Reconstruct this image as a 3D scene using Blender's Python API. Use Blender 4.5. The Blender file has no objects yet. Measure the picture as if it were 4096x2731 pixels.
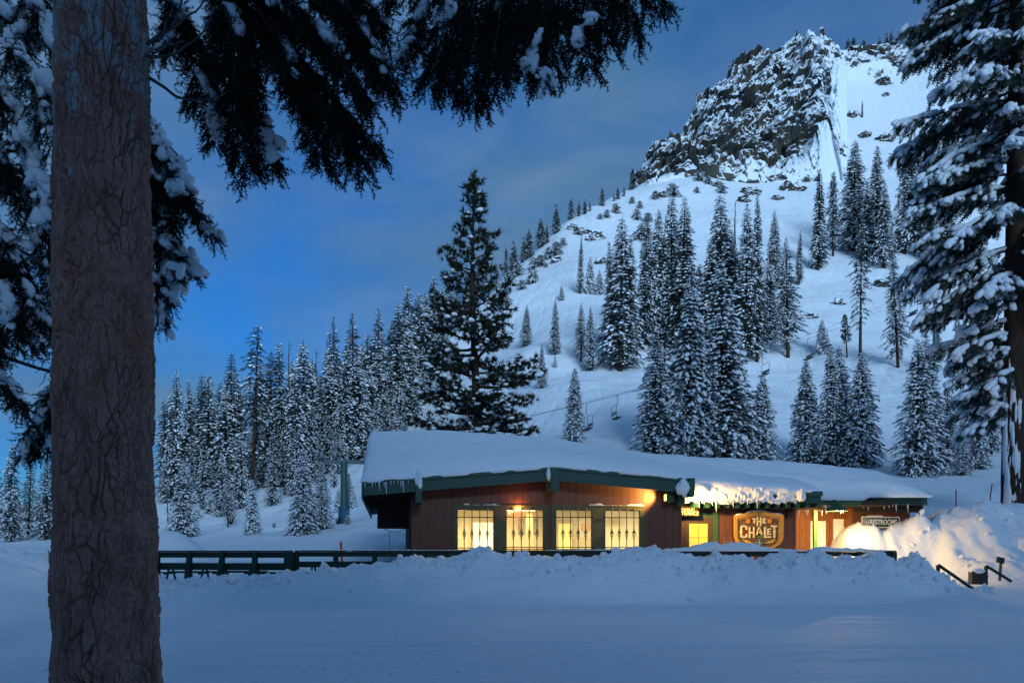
import bpy, bmesh, math, random
import numpy as np
from mathutils import Vector, Matrix

# ------------------------------------------------------------------ camera, sky, sun, exposure
scene = bpy.context.scene
col = scene.collection
FPX, HOR, CZ = 796.4, 550.0, 1.7           # focal length in px of a 1024 frame, horizon row, eye height
cam = bpy.data.cameras.new('camera'); camo = bpy.data.objects.new('camera', cam)
col.objects.link(camo); scene.camera = camo
cam.sensor_width = 36.0; cam.lens = 28.0
cam.shift_y = (HOR - 341.0) / 1024.0
cam.clip_start = 0.1; cam.clip_end = 3000
camo.location = (0, 0, CZ); camo.rotation_euler = (math.radians(90), 0, 0)

SUN_EL, SUN_AZ = 15.0, 14.0                # the after-glow behind the camera, a little to its right
world = bpy.data.worlds.new('World'); scene.world = world; world.use_nodes = True
wn = world.node_tree; wn.nodes.clear()
def wnode(t, **k):
    n = wn.nodes.new(t)
    for a, b in k.items(): setattr(n, a, b)
    return n
w_out = wnode('ShaderNodeOutputWorld'); w_bg = wnode('ShaderNodeBackground')
sky = wnode('ShaderNodeTexSky', sky_type='NISHITA', sun_disc=False)
sky.sun_elevation = math.radians(3.0); sky.sun_rotation = math.radians(180 - SUN_AZ)
sky.altitude = 2300; sky.air_density = 1.0; sky.dust_density = 0.3; sky.ozone_density = 5.0
tc = wnode('ShaderNodeTexCoord')
mp = wnode('ShaderNodeMapping'); mp.inputs['Scale'].default_value = (1.3, 1.3, 2.6); mp.inputs['Location'].default_value = (1.06, 0.2, 0.05)
wn.links.new(tc.outputs['Generated'], mp.inputs[0])
nz = wnode('ShaderNodeTexNoise'); nz.inputs['Scale'].default_value = 1.7; nz.inputs['Detail'].default_value = 5.0
nz.inputs['Roughness'].default_value = 0.5; nz.inputs['Distortion'].default_value = 0.5
wn.links.new(mp.outputs[0], nz.inputs['Vector'])
cr = wnode('ShaderNodeValToRGB'); cr.color_ramp.elements[0].position = 0.33; cr.color_ramp.elements[1].position = 0.57; cr.color_ramp.elements[0].color = (0.12, 0.12, 0.12, 1)
wn.links.new(nz.outputs[0], cr.inputs[0])
cl = wnode('ShaderNodeMix', data_type='RGBA', blend_type='MIX')     # thin grey stratus over the clear dusk sky
mulc = wnode('ShaderNodeMath', operation='MULTIPLY'); mulc.inputs[1].default_value = 0.93
wn.links.new(cr.outputs[0], mulc.inputs[0]); wn.links.new(mulc.outputs[0], cl.inputs[0])
mp2 = wnode('ShaderNodeMapping'); mp2.inputs['Scale'].default_value = (2.2, 2.2, 5.5); mp2.inputs['Rotation'].default_value = (0, 0.25, 0); wn.links.new(tc.outputs['Generated'], mp2.inputs[0])
nz2 = wnode('ShaderNodeTexNoise'); nz2.inputs['Scale'].default_value = 2.0; nz2.inputs['Detail'].default_value = 5.0; nz2.inputs['Roughness'].default_value = 0.55; nz2.inputs['Distortion'].default_value = 0.7
wn.links.new(mp2.outputs[0], nz2.inputs['Vector'])
cc = wnode('ShaderNodeValToRGB'); cc.color_ramp.elements[0].position = 0.33; cc.color_ramp.elements[1].position = 0.67                # thinner and denser parts of the cloud sheet
cc.color_ramp.elements[0].color = (0.215, 0.63, 1.27, 1); cc.color_ramp.elements[1].color = (0.45, 0.86, 1.43, 1); wn.links.new(nz2.outputs[0], cc.inputs[0])
wn.links.new(sky.outputs[0], cl.inputs[6]); wn.links.new(cc.outputs[0], cl.inputs[7])
wn.links.new(cl.outputs[2], w_bg.inputs[0]); w_bg.inputs[1].default_value = 0.124
wn.links.new(w_bg.outputs[0], w_out.inputs[0])

sun = bpy.data.lights.new('sun', 'SUN'); suno = bpy.data.objects.new('sun', sun); col.objects.link(suno)
sun.energy = 1.32; sun.angle = math.radians(22); sun.color = (0.52, 0.76, 1.0)
_d = Vector((-math.sin(math.radians(SUN_AZ)), math.cos(math.radians(SUN_AZ)), -math.tan(math.radians(SUN_EL))))
suno.rotation_euler = _d.to_track_quat('-Z', 'Y').to_euler()
vs = scene.view_settings
vs.view_transform = 'Standard'; vs.look = 'None'; vs.exposure = 1.2; vs.gamma = 1.0; vs.use_curve_mapping = False
try:
    scene.cycles.use_denoising = True
    scene.cycles.denoiser = 'OPENIMAGEDENOISE'
    scene.cycles.max_bounces = 7; scene.cycles.diffuse_bounces = 3; scene.cycles.glossy_bounces = 2
    scene.cycles.transparent_max_bounces = 12; scene.cycles.sample_clamp_indirect = 4.0
    scene.cycles.use_adaptive_sampling = False
except Exception: pass

# ------------------------------------------------------------------ helpers
def P(px, py, d): return np.array(((px - 512) / FPX * d, d, CZ + (HOR - py) / FPX * d))
def X(px, d): return (px - 512) / FPX * d
def Z(py, d): return CZ + (HOR - py) / FPX * d
def sstep(a, b, x):
    t = np.clip((np.asarray(x, float) - a) / (b - a), 0, 1); return t * t * (3 - 2 * t)

def hash3(i, j, k, s=0):
    h = (i.astype(np.int64) * 374761393 + j.astype(np.int64) * 668265263 + k.astype(np.int64) * 2147483647 + s * 1274126177) & 0xffffffff
    h = ((h ^ (h >> 13)) * 1274126177) & 0xffffffff
    h = ((h ^ (h >> 16)) * 2246822519) & 0xffffffff
    return ((h ^ (h >> 15)) & 0xffffff) / float(0xffffff)
def vnoise(p, s=0):
    p = np.asarray(p, float); i = np.floor(p).astype(np.int64); f = p - i; u = f * f * (3 - 2 * f)
    r = 0
    for a in (0, 1):
        for b in (0, 1):
            for c in (0, 1):
                w = (u[:, 0] if a else 1 - u[:, 0]) * (u[:, 1] if b else 1 - u[:, 1]) * (u[:, 2] if c else 1 - u[:, 2])
                r = r + w * hash3(i[:, 0] + a, i[:, 1] + b, i[:, 2] + c, s)
    return r * 2 - 1
def fbm(p, o=4, s=0, g=0.5):
    r, a, q = 0, 1.0, np.asarray(p, float)
    for k in range(o):
        r = r + a * vnoise(q, s + k); a *= g; q = q * 2.03 + 7.1
    return r
def worley(p, s=0, jit=1.0):
    p = np.asarray(p, float); i = np.floor(p).astype(np.int64)
    f1 = np.full(len(p), 9.0); f2 = np.full(len(p), 9.0); cid = np.zeros(len(p))
    for a in (-1, 0, 1):
        for b in (-1, 0, 1):
            for c in (-1, 0, 1):
                q = i + np.array((a, b, c))
                o = np.stack([hash3(q[:, 0], q[:, 1], q[:, 2], s + m) for m in (11, 12, 13)], 1)
                d = np.linalg.norm(q + 0.5 + (o - 0.5) * jit - p, axis=1)
                near = d < f1
                f2 = np.where(near, f1, np.minimum(f2, d)); cid = np.where(near, o[:, 0], cid); f1 = np.where(near, d, f1)
    return f1, f2, cid

def mesh_np(name, V, F, mats, mi=None, smooth=False):
    """F: list of int arrays (n,k); mi: list of material index per array (int or array)"""
    me = bpy.data.meshes.new(name)
    V = np.asarray(V, np.float32); F = [np.asarray(f, np.int32) for f in F if len(f)]
    nl = sum(f.size for f in F); nf = sum(len(f) for f in F)
    me.vertices.add(len(V)); me.vertices.foreach_set('co', V.ravel())
    me.loops.add(nl); me.loops.foreach_set('vertex_index', np.concatenate([f.ravel() for f in F]))
    me.polygons.add(nf)
    tot = np.concatenate([np.full(len(f), f.shape[1], np.int32) for f in F])
    me.polygons.foreach_set('loop_start', np.concatenate(([0], np.cumsum(tot)[:-1])).astype(np.int32))
    me.polygons.foreach_set('loop_total', tot)
    for m in mats: me.materials.append(m)
    if mi is not None:
        a = np.concatenate([np.full(len(f), m, np.int32) if np.isscalar(m) else np.asarray(m, np.int32) for f, m in zip(F, mi)])
        me.polygons.foreach_set('material_index', a)
    if True:
        s = np.concatenate([np.full(len(f), (smooth if np.isscalar(smooth) else smooth[i]), bool) for i, f in enumerate(F)])
        me.polygons.foreach_set('use_smooth', s)
    me.update(calc_edges=True)
    return me
def link(name, me, parent=None):
    o = bpy.data.objects.new(name, me); col.objects.link(o)
    if parent is not None: o.parent = parent
    return o
def tag(o, label=None, cat=None, group=None, kind=None):
    if label: o['label'] = label
    if cat: o['category'] = cat
    if group: o['group'] = group
    if kind: o['kind'] = kind
    return o
def empty(name, loc=(0, 0, 0), rz=0.0, label=None, cat=None, group=None):
    o = bpy.data.objects.new(name, None); col.objects.link(o); o.empty_display_size = 0.2
    o.location = loc; o.rotation_euler = (0, 0, rz)
    return tag(o, label, cat, group)

class MB:                                   # collects boxes, tubes and polygons into one mesh
    def __init__(s): s.v = []; s.f = {}; s.n = 0
    def add(s, V, F):
        V = np.asarray(V, float); F = np.asarray(F, int)
        s.v.append(V); s.f.setdefault(F.shape[1], []).append(F + s.n); s.n += len(V); return s
    def box(s, a, b):
        x0, y0, z0 = a; x1, y1, z1 = b
        V = [(x, y, z) for z in (z0, z1) for (x, y) in ((x0, y0), (x1, y0), (x1, y1), (x0, y1))]
        return s.add(V, [(3, 2, 1, 0), (4, 5, 6, 7), (0, 1, 5, 4), (1, 2, 6, 5), (2, 3, 7, 6), (3, 0, 4, 7)])
    def hexa(s, V):                         # 8 corners: bottom 4, top 4
        return s.add(V, [(3, 2, 1, 0), (4, 5, 6, 7), (0, 1, 5, 4), (1, 2, 6, 5), (2, 3, 7, 6), (3, 0, 4, 7)])
    def bar(s, a, b, w, h):                 # rectangular bar from a to b, width w (horizontal), height h
        a, b = np.array(a, float), np.array(b, float); d = b - a; d /= np.linalg.norm(d)
        up = np.array((0, 0, 1.0)) if abs(d[2]) < 0.95 else np.array((0, 1.0, 0))
        l = np.cross(up, d); l /= np.linalg.norm(l); u = np.cross(d, l)
        V = []
        for q in (a, b):
            for (i, j) in ((-1, -1), (1, -1), (1, 1), (-1, 1)): V.append(q + l * w / 2 * i + u * h / 2 * j)
        return s.add(V, [(0, 1, 2, 3), (7, 6, 5, 4), (4, 5, 1, 0), (5, 6, 2, 1), (6, 7, 3, 2), (7, 4, 0, 3)])
    def tube(s, pts, rad, n=8, cap=True):
        pts = np.asarray(pts, float); m = len(pts)
        rad = np.full(m, rad) if np.isscalar(rad) else np.asarray(rad, float)
        T = np.gradient(pts, axis=0); T /= np.linalg.norm(T, axis=1)[:, None] + 1e-9
        ref = np.array((0.31, 0.17, 0.93)) if abs(T[0] @ np.array((0, 0, 1))) < 0.9 else np.array((0.95, 0.2, 0.1))
        A = np.cross(T, ref); A /= np.linalg.norm(A, axis=1)[:, None] + 1e-9; B = np.cross(T, A)
        th = np.linspace(0, 2 * np.pi, n, endpoint=False)
        V = (pts[:, None] + rad[:, None, None] * (np.cos(th)[None, :, None] * A[:, None] + np.sin(th)[None, :, None] * B[:, None])).reshape(-1, 3)
        i, j = np.meshgrid(np.arange(m - 1), np.arange(n), indexing='ij'); j2 = (j + 1) % n
        F = np.stack([i * n + j, i * n + j2, (i + 1) * n + j2, (i + 1) * n + j], -1).reshape(-1, 4)
        s.add(V, F)
        if cap:
            V2 = np.vstack([pts[0], V[:n], pts[-1], V[-n:]])
            k = np.arange(n); k2 = (k + 1) % n
            s.add(V2, np.vstack([np.stack([np.zeros(n, int), 1 + k2, 1 + k], 1), np.stack([np.full(n, n + 1), n + 2 + k, n + 2 + k2], 1)]))
        return s
    def lathe(s, prof, c=(0, 0, 0), n=16):
        prof = np.asarray(prof, float); th = np.linspace(0, 2 * np.pi, n, endpoint=False); m = len(prof)
        V = np.stack([prof[:, 0][:, None] * np.cos(th) + c[0], prof[:, 0][:, None] * np.sin(th) + c[1], np.repeat(prof[:, 1][:, None], n, 1) + c[2]], -1).reshape(-1, 3)
        i, j = np.meshgrid(np.arange(m - 1), np.arange(n), indexing='ij'); j2 = (j + 1) % n
        return s.add(V, np.stack([i * n + j, i * n + j2, (i + 1) * n + j2, (i + 1) * n + j], -1).reshape(-1, 4))
    def prism_xz(s, poly, y0, y1):          # polygon in the xz plane, extruded from y0 (front) to y1
        n = len(poly); V = [(p[0], y0, p[1]) for p in poly] + [(p[0], y1, p[1]) for p in poly]
        s.add(V, [tuple(range(n))]); s.f[n][-1] = np.asarray([tuple(range(n))]) + s.n - 2 * n
        s.f[n].append(np.asarray([tuple(range(2 * n - 1, n - 1, -1))]) + s.n - 2 * n)
        q = [(i + n, (i + 1) % n + n, (i + 1) % n, i) for i in range(n)]
        s.f.setdefault(4, []).append(np.asarray(q) + s.n - 2 * n); return s
    def build(s, name, mat, parent=None, smooth=False):
        me = mesh_np(name, np.vstack(s.v), [np.vstack(f) for f in s.f.values()], [mat], smooth=smooth)
        return link(name, me, parent)

# ------------------------------------------------------------------ materials
def mat(name, base, rough=0.8, spec=0.3, var=0.0, vscale=3.0, col2=None, bump=0.0, bscale=30.0, metal=0.0, stretch=(1, 1, 1), emis=None, estr=0.0, detail=5.0, lo=0.35, hi=0.65):
    m = bpy.data.materials.new(name); m.use_nodes = True
    nt = m.node_tree; b = nt.nodes['Principled BSDF']
    b.inputs['Base Color'].default_value = (*base, 1); b.inputs['Roughness'].default_value = rough
    b.inputs['Specular IOR Level'].default_value = spec; b.inputs['Metallic'].default_value = metal
    tc = nt.nodes.new('ShaderNodeTexCoord'); mp = nt.nodes.new('ShaderNodeMapping'); mp.inputs['Scale'].default_value = stretch
    nt.links.new(tc.outputs['Object'], mp.inputs[0])
    if col2 is not None:
        n = nt.nodes.new('ShaderNodeTexNoise'); n.inputs['Scale'].default_value = vscale; n.inputs['Detail'].default_value = detail; n.inputs['Roughness'].default_value = 0.6
        nt.links.new(mp.outputs[0], n.inputs['Vector'])
        r = nt.nodes.new('ShaderNodeValToRGB'); r.color_ramp.elements[0].position = lo; r.color_ramp.elements[1].position = hi
        r.color_ramp.elements[0].color = (*base, 1); r.color_ramp.elements[1].color = (*col2, 1)
        nt.links.new(n.outputs[0], r.inputs[0]); nt.links.new(r.outputs[0], b.inputs['Base Color'])
    if bump:
        n2 = nt.nodes.new('ShaderNodeTexNoise'); n2.inputs['Scale'].default_value = bscale; n2.inputs['Detail'].default_value = 6
        nt.links.new(mp.outputs[0], n2.inputs['Vector'])
        bp = nt.nodes.new('ShaderNodeBump'); bp.inputs['Strength'].default_value = bump; bp.inputs['Distance'].default_value = 0.05
        nt.links.new(n2.outputs[0], bp.inputs['Height']); nt.links.new(bp.outputs[0], b.inputs['Normal'])
    if emis is not None:
        b.inputs['Emission Color'].default_value = (*emis, 1); b.inputs['Emission Strength'].default_value = estr
    return m
M = {}
SNOW = (0.78, 0.82, 0.87)
M['snow'] = mat('snow', SNOW, 0.75, 0.2, bump=0.25, bscale=6.0)
M['snow_tree'] = mat('snow_on_branches', SNOW, 0.8, 0.15)
M['snow_bank'] = mat('snow_ploughed', (0.78, 0.80, 0.83), 0.75, 0.2, bump=0.5, bscale=9.0)
M['needle'] = mat('fir_needles', (0.018, 0.030, 0.026), 0.7, 0.2, vscale=0.8, col2=(0.042, 0.058, 0.044))
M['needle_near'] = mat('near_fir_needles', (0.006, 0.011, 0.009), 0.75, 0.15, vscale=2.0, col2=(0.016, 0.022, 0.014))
M['needle_pine'] = mat('pine_needles', (0.014, 0.022, 0.014), 0.7, 0.2, vscale=1.0, col2=(0.036, 0.040, 0.022))
M['bark'] = mat('bark', (0.035, 0.022, 0.018), 0.9, 0.1, vscale=4, col2=(0.07, 0.042, 0.03), bump=0.6, bscale=8, stretch=(3, 3, 0.5))
M['limb'] = mat('limb_bark', (0.045, 0.042, 0.042), 0.9, 0.1, vscale=9, col2=(0.10, 0.095, 0.095), bump=0.6, bscale=20)
M['snag'] = mat('weathered_wood', (0.06, 0.05, 0.045), 0.9, 0.1, vscale=4, col2=(0.12, 0.10, 0.09), stretch=(3, 3, 0.4))
M['board'] = mat('red_brown_siding', (0.100, 0.036, 0.019), 0.55, 0.4, vscale=6, col2=(0.140, 0.052, 0.027), bump=0.10, bscale=22, stretch=(4, 4, 0.35))
M['green'] = mat('green_painted_timber', (0.010, 0.050, 0.036), 0.5, 0.4, vscale=5, col2=(0.018, 0.070, 0.048), bump=0.2, bscale=20, stretch=(0.4, 3, 3))
M['railgreen'] = mat('dark_green_railing_paint', (0.005, 0.022, 0.018), 0.6, 0.3, vscale=5, col2=(0.010, 0.034, 0.026), bump=0.2, bscale=20)
M['olive'] = mat('olive_window_trim', (0.085, 0.085, 0.035), 0.6, 0.3, vscale=8, col2=(0.11, 0.105, 0.05))
M['soffit'] = mat('dark_soffit_boards', (0.020, 0.016, 0.014), 0.8, 0.2, vscale=8, col2=(0.035, 0.028, 0.024))
M['iron'] = mat('black_iron', (0.008, 0.008, 0.009), 0.5, 0.5)
M['steel'] = mat('galvanised_steel', (0.16, 0.18, 0.19), 0.45, 0.5, vscale=10, col2=(0.22, 0.24, 0.25))
M['tower'] = mat('green_lift_tower_paint', (0.030, 0.075, 0.080), 0.5, 0.4, vscale=3, col2=(0.045, 0.10, 0.10))
M['cream'] = mat('cream_interior_wall', (0.62, 0.55, 0.36), 0.9, 0.1)
M['woodlight'] = mat('pale_interior_wood', (0.45, 0.33, 0.17), 0.7, 0.2)
M['floor'] = mat('interior_floor', (0.20, 0.15, 0.10), 0.6, 0.3)
M['dark'] = mat('dark_panel', (0.025, 0.022, 0.020), 0.6, 0.3)
M['white'] = mat('white_paint', (0.78, 0.77, 0.72), 0.6, 0.3)
M['orange'] = mat('orange_marker', (0.75, 0.10, 0.03), 0.5, 0.3)
M['redpole'] = mat('dark_red_pole', (0.13, 0.015, 0.02), 0.5, 0.3)
M['pad'] = mat('blue_tower_pad', (0.02, 0.09, 0.17), 0.6, 0.3)
M['wire'] = mat('cable', (0.02, 0.02, 0.024), 0.6, 0.3)
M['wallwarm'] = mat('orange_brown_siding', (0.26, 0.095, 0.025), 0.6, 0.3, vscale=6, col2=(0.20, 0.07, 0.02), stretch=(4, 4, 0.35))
def icemat():
    m = mat('ice', (0.75, 0.82, 0.86), 0.15, 0.5); b = m.node_tree.nodes['Principled BSDF']
    b.inputs['Transmission Weight'].default_value = 0.45; b.inputs['IOR'].default_value = 1.31; return m
M['ice'] = icemat()
# ------------------------------------------------------------------ terrain
CTRL = [  # (px, py, distance): where the photograph shows the snow surface
 (-400, 548, 45), (-100, 548, 45), (100, 547, 45), (250, 548, 45), (360, 548, 45), (500, 545, 45), (650, 530, 45), (800, 510, 45), (930, 500, 45), (1050, 488, 45), (1300, 480, 45),
 (-300, 545, 90), (-100, 543, 90), (15, 539, 88), (50, 536, 88), (170, 536, 86), (228, 530, 84), (252, 534, 80), (303, 534, 80), (322, 529, 84), (350, 522, 84), (420, 505, 80), (480, 478, 72),
 (-300, 535, 150), (-100, 530, 150), (20, 522, 140), (120, 510, 140), (210, 490, 128), (262, 499, 112), (340, 470, 128), (372, 455, 138), (400, 432, 148),
 (573, 445, 80), (668, 453, 80), (742, 459, 78), (806, 462, 76), (860, 466, 74), (917, 475, 64), (962, 475, 62), (1010, 462, 66), (1120, 455, 70), (1300, 450, 80),
 (542, 388, 118), (526, 350, 146), (555, 354, 142), (590, 369, 132), (620, 371, 131), (690, 362, 136), (757, 361, 136), (788, 357, 138), (822, 353, 140), (861, 374, 124), (898, 366, 128), (960, 370, 122), (1060, 365, 130), (1300, 370, 150),
 (480, 388, 148), (450, 385, 160), (500, 330, 180), (562, 300, 180), (580, 294, 184), (600, 294, 184), (640, 292, 186), (700, 290, 188), (773, 290, 188), (798, 284, 193), (824, 270, 203), (835, 255, 214), (876, 258, 210), (905, 252, 216), (980, 250, 220), (1100, 245, 230),
 (430, 352, 190), (470, 312, 205), (500, 288, 218), (514, 272, 226), (529, 256, 234), (542, 245, 240), (556, 232, 246), (571, 219, 252), (602, 206, 262), (625, 190, 272),
 (545, 262, 222), (575, 245, 228), (620, 225, 240), (660, 205, 256), (700, 215, 248), (760, 220, 244), (820, 215, 250), (870, 205, 256), (930, 190, 265),
 (640, 187, 274), (676, 172, 284), (723, 170, 288), (766, 175, 286), (798, 158, 296), (830, 158, 296), (880, 150, 300), (940, 140, 305),
 (850, 120, 318), (880, 95, 332), (860, 75, 342), (845, 60, 348), (880, 58, 350), (920, 58, 350), (980, 62, 350), (1100, 75, 350), (1300, 120, 340),
 # under and behind the cliff
 (650, 175, 300), (690, 150, 312), (730, 120, 322), (770, 90, 335), (810, 75, 345), (790, 130, 315),
]
PTS = np.array([P(*c) for c in CTRL])
RIDGE = [(430, 352, 190), (470, 312, 205), (500, 288, 218), (529, 256, 234), (556, 232, 246), (571, 219, 252), (602, 206, 262), (625, 190, 272), (640, 187, 274), (690, 150, 312), (730, 120, 322), (770, 90, 335), (845, 60, 348), (920, 58, 350), (1100, 75, 350), (1300, 120, 340), (400, 425, 150)]
back = []
for c in RIDGE:
    p = P(*c); k = (c[2] + 45) / c[2]
    back.append((p[0] * k - 10, p[1] * k, p[2] - 12)); k = (c[2] + 150) / c[2]
    back.append((p[0] * k - 30, p[1] * k, p[2] - 70))
FAR = [(-300, 250, 8), (-400, 120, 2), (-150, 260, 14), (-500, 500, 10), (-100, 420, 30), (420, 200, 90), (450, 80, 30), (500, 500, 90), (0, 600, 40), (-300, 600, 10), (60, 700, 40), (400, 700, 60)]
PTS = np.vstack([PTS, back, FAR])
SC = 100.0
def tps(r2): return np.where(r2 > 1e-12, r2 * np.log(np.maximum(r2, 1e-12)), 0.0)
_n = len(PTS); _q = PTS[:, :2] / SC
_A = tps(((_q[:, None] - _q[None]) ** 2).sum(-1)) + np.eye(_n) * 0.006
_Pm = np.hstack([np.ones((_n, 1)), _q])
_K = np.block([[_A, _Pm], [_Pm.T, np.zeros((3, 3))]])
_w = np.linalg.solve(_K, np.concatenate([PTS[:, 2], np.zeros(3)]))
def H_far(x, y):
    x = np.asarray(x, float); y = np.asarray(y, float); sh = x.shape; q = np.stack([x.ravel(), y.ravel()], 1) / SC; out = np.zeros(len(q))
    for a in range(0, len(q), 20000):
        c = q[a:a + 20000]
        out[a:a + 20000] = tps(((c[:, None] - _q[None]) ** 2).sum(-1)) @ _w[:_n] + _w[_n] + c @ _w[_n + 1:]
    p3 = np.stack([q[:, 0] * 4, q[:, 1] * 4, np.zeros(len(q))], 1)
    far = sstep(60, 120, q[:, 1] * SC)
    gul = 0.55 * vnoise(np.stack([q[:, 0] * 7 + 0.8 * vnoise(p3 * 0.8, 15), q[:, 1] * 1.1, 0 * q[:, 0]], 1), 14) + 0.18 * vnoise(np.stack([q[:, 0] * 17, q[:, 1] * 3.5, 0 * q[:, 0]], 1), 16)
    out += far * gul
    out += far * (1.2 * fbm(p3, 4, 5) + 0.25 * vnoise(p3 * 9, 3)) + (1 - far) * 0.25 * vnoise(p3 * 3, 4)
    return out.reshape(sh)

BANK = np.array([(-300, 548), (-100, 545), (0, 549), (30, 555), (60, 562), (110, 574), (150, 580), (200, 580), (250, 577), (300, 574), (340, 567), (370, 564), (400, 561), (418, 557), (440, 557), (458, 556), (470, 552), (484, 547), (494, 549), (502, 555), (510, 555), (520, 551), (530, 555), (545, 559), (560, 559), (575, 558), (590, 557), (605, 556), (625, 553), (637, 549), (646, 553), (655, 551), (665, 553), (680, 553), (690, 555), (700, 557), (715, 554), (722, 556), (735, 559), (745, 556), (752, 562), (760, 558), (775, 556), (787, 550), (793, 554), (806, 552), (816, 549), (823, 556), (836, 559), (845, 554), (855, 558), (870, 551), (880, 554), (889, 559), (897, 564), (901, 560), (911, 555), (916, 557), (929, 570), (941, 580), (954, 592), (970, 594), (1400, 594)], float)
M1 = np.array([(700, 600), (822, 600), (832, 575), (839, 552), (846, 533), (854, 521), (864, 516), (874, 521), (886, 526), (899, 521), (911, 513.5), (921, 517), (930, 522), (945, 535), (960, 560), (1000, 600)], float)
M2 = np.array([(900, 600), (906, 570), (916, 540), (926, 521), (938, 513), (946, 508), (956, 505.5), (970, 504), (985, 503.5), (1005, 502), (1030, 502), (1100, 500), (1400, 490)], float)
def H_near(x, y):
    x = np.asarray(x, float); y = np.asarray(y, float)
    p3 = np.stack([x.ravel(), y.ravel(), np.zeros(x.size)], 1)
    px = 512 + x / np.maximum(y, 3) * FPX
    g = 0.42 * sstep(9, 17, x) * sstep(10, 26, y) + 0.06 * sstep(14, 24, y)
    g = g + (0.03 * vnoise(p3 * 0.35, 21) + 0.012 * vnoise(p3 * np.array((1.2, 2.4, 1)), 22)).reshape(x.shape)
    for (y0, sl, cv, wd, dp) in ((11.6, 0.10, 0.004, 0.10, 0.022), (11.95, 0.10, 0.004, 0.10, 0.020), (14.2, -0.06, 0.002, 0.12, 0.022), (14.65, -0.06, 0.002, 0.12, 0.020), (17.0, 0.05, 0.003, 0.14, 0.02), (17.5, 0.05, 0.003, 0.14, 0.02), (12.9, 0.02, -0.003, 0.10, 0.018), (13.25, 0.02, -0.003, 0.1, 0.018), (19.4, -0.03, 0.0, 0.2, 0.03), (20.6, -0.03, 0.0, 0.2, 0.03)):
        yl = y0 + sl * x + cv * x * x; dp = dp * 1.5; g = g - dp * np.exp(-((y - yl) / wd) ** 2) + 0.4 * dp * np.exp(-((np.abs(y - yl) - 2.0 * wd) / wd) ** 2)
    g = g + 0.9 * sstep(-11, -17, x) * sstep(16, 26, y)
    # deck level behind the bank
    deck = 0.45 + 0.0 * x
    deck = deck + (0.06 * vnoise(p3 * 1.1, 31)).reshape(x.shape)
    pb = 512 + x / 26.3 * FPX
    T = Z(np.interp(pb, BANK[:, 0], BANK[:, 1]), 26.3)
    lum = (0.13 * fbm(p3 * 1.5, 4, 41, 0.6) + 0.10 * (1 - worley(p3 * 2.4 + 3, 7)[0]) + 0.06 * (1 - worley(p3 * 5.5 + 3, 17)[0])).reshape(x.shape)
    fine = (0.05 * fbm(p3 * 5.0, 3, 46)).reshape(x.shape)
    foot = 23.2 + (1.1 * vnoise(p3 * 0.22, 51) + 0.4 * vnoise(p3 * 0.7, 52)).reshape(x.shape)
    rise = sstep(0, 1, (y - foot) / (26.0 - foot)) ** 1.15
    fall = 1 - sstep(26.5, 27.4, y)
    g1 = np.where(y > 26.5, deck * (1 - fall) + g * fall, g)
    bank = np.maximum(T + 0.02, g)
    on = rise * fall
    h = g1 + (bank - g1) * on + (lum + fine - 0.085) * np.clip(on * 1.2, 0, 1) * np.clip((bank - g) / 0.6, 0, 1) 
    # snow heaped against the restrooms, and the big heap by the steps
    def heap(tab, yc, run, seed, rough):
        pm = 512 + x / yc * FPX
        t = Z(np.interp(pm, tab[:, 0], tab[:, 1]), yc)
        yy = (yc - y) / run + 0.12 * vnoise(p3 * 0.8, seed).reshape(x.shape)
        up = np.where(y < yc, 1 - sstep(0.0, 1.0, yy) ** 0.8, 1 - 0.45 * sstep(0, 5, y - yc))
        streak = -0.10 + fbm(p3 * np.array((1.7, 0.6, 1)), 4, seed + 1).reshape(x.shape) * 0.20 + fbm(p3 * 3.4, 4, seed + 2, 0.6).reshape(x.shape) * 0.10 + 0.05 * (1 - worley(p3 * 2.6, seed)[0]).reshape(x.shape)
        base = 0.4
        a = np.maximum(t - base, 0) * np.clip(up, 0, 1)
        return np.where(a > 0.02, base + a + streak * rough * np.clip(a, 0, 1), -1)
    h = np.maximum(h, np.where(x > 11, heap(M1, 35.2, 3.2, 61, 1.0), -1))
    h = np.maximum(h, np.where(x > 13, heap(M2, 35.6, 6.2, 71, 0.85), -1))
    # round plough pile left, beyond the deck
    xl, yl = X(168, 40), 40.0
    pile = Z(527, 40) - 0.6
    h = h + pile * np.exp(-(((x - xl) / 2.3) ** 2 + ((y - yl) / 2.0) ** 2) ** 1.2)
    return h
def H(x, y):
    x = np.asarray(x, float); y = np.asarray(y, float)
    w = sstep(39, 47, y); r = np.zeros(np.broadcast(x, y).shape)
    x, y = np.broadcast_arrays(x, y)
    n = H_near(x, y) if (y < 47).any() else r
    f = H_far(x, y) if (y > 39).any() else r
    return n * (1 - w) + f * w
def H1(x, y): return float(H(np.array([x]), np.array([y]))[0])
def hit(px, py, d0=46.0, d1=380.0):
    d = np.arange(d0, d1, 0.5); t = (px - 512) / FPX
    z = CZ + (HOR - py) / FPX * d; h = H(t * d, d)
    k = np.nonzero(z <= h)[0]
    return float(d[k[0]]) if len(k) else None

def grid_mesh(xs, ys, fn):
    Xg, Yg = np.meshgrid(xs, ys); Zg = fn(Xg, Yg)
    V = np.stack([Xg, Yg, Zg], -1).reshape(-1, 3); n = len(xs)
    i, j = np.meshgrid(np.arange(len(ys) - 1), np.arange(n - 1), indexing='ij')
    F = np.stack([i * n + j, i * n + j + 1, (i + 1) * n + j + 1, (i + 1) * n + j], -1).reshape(-1, 4)
    return V, F
def spaced(*segs):
    out = []
    for a, b, s in segs: out.append(np.arange(a, b - 1e-6, s))
    out.append([segs[-1][1]]); return np.concatenate(out)

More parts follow.
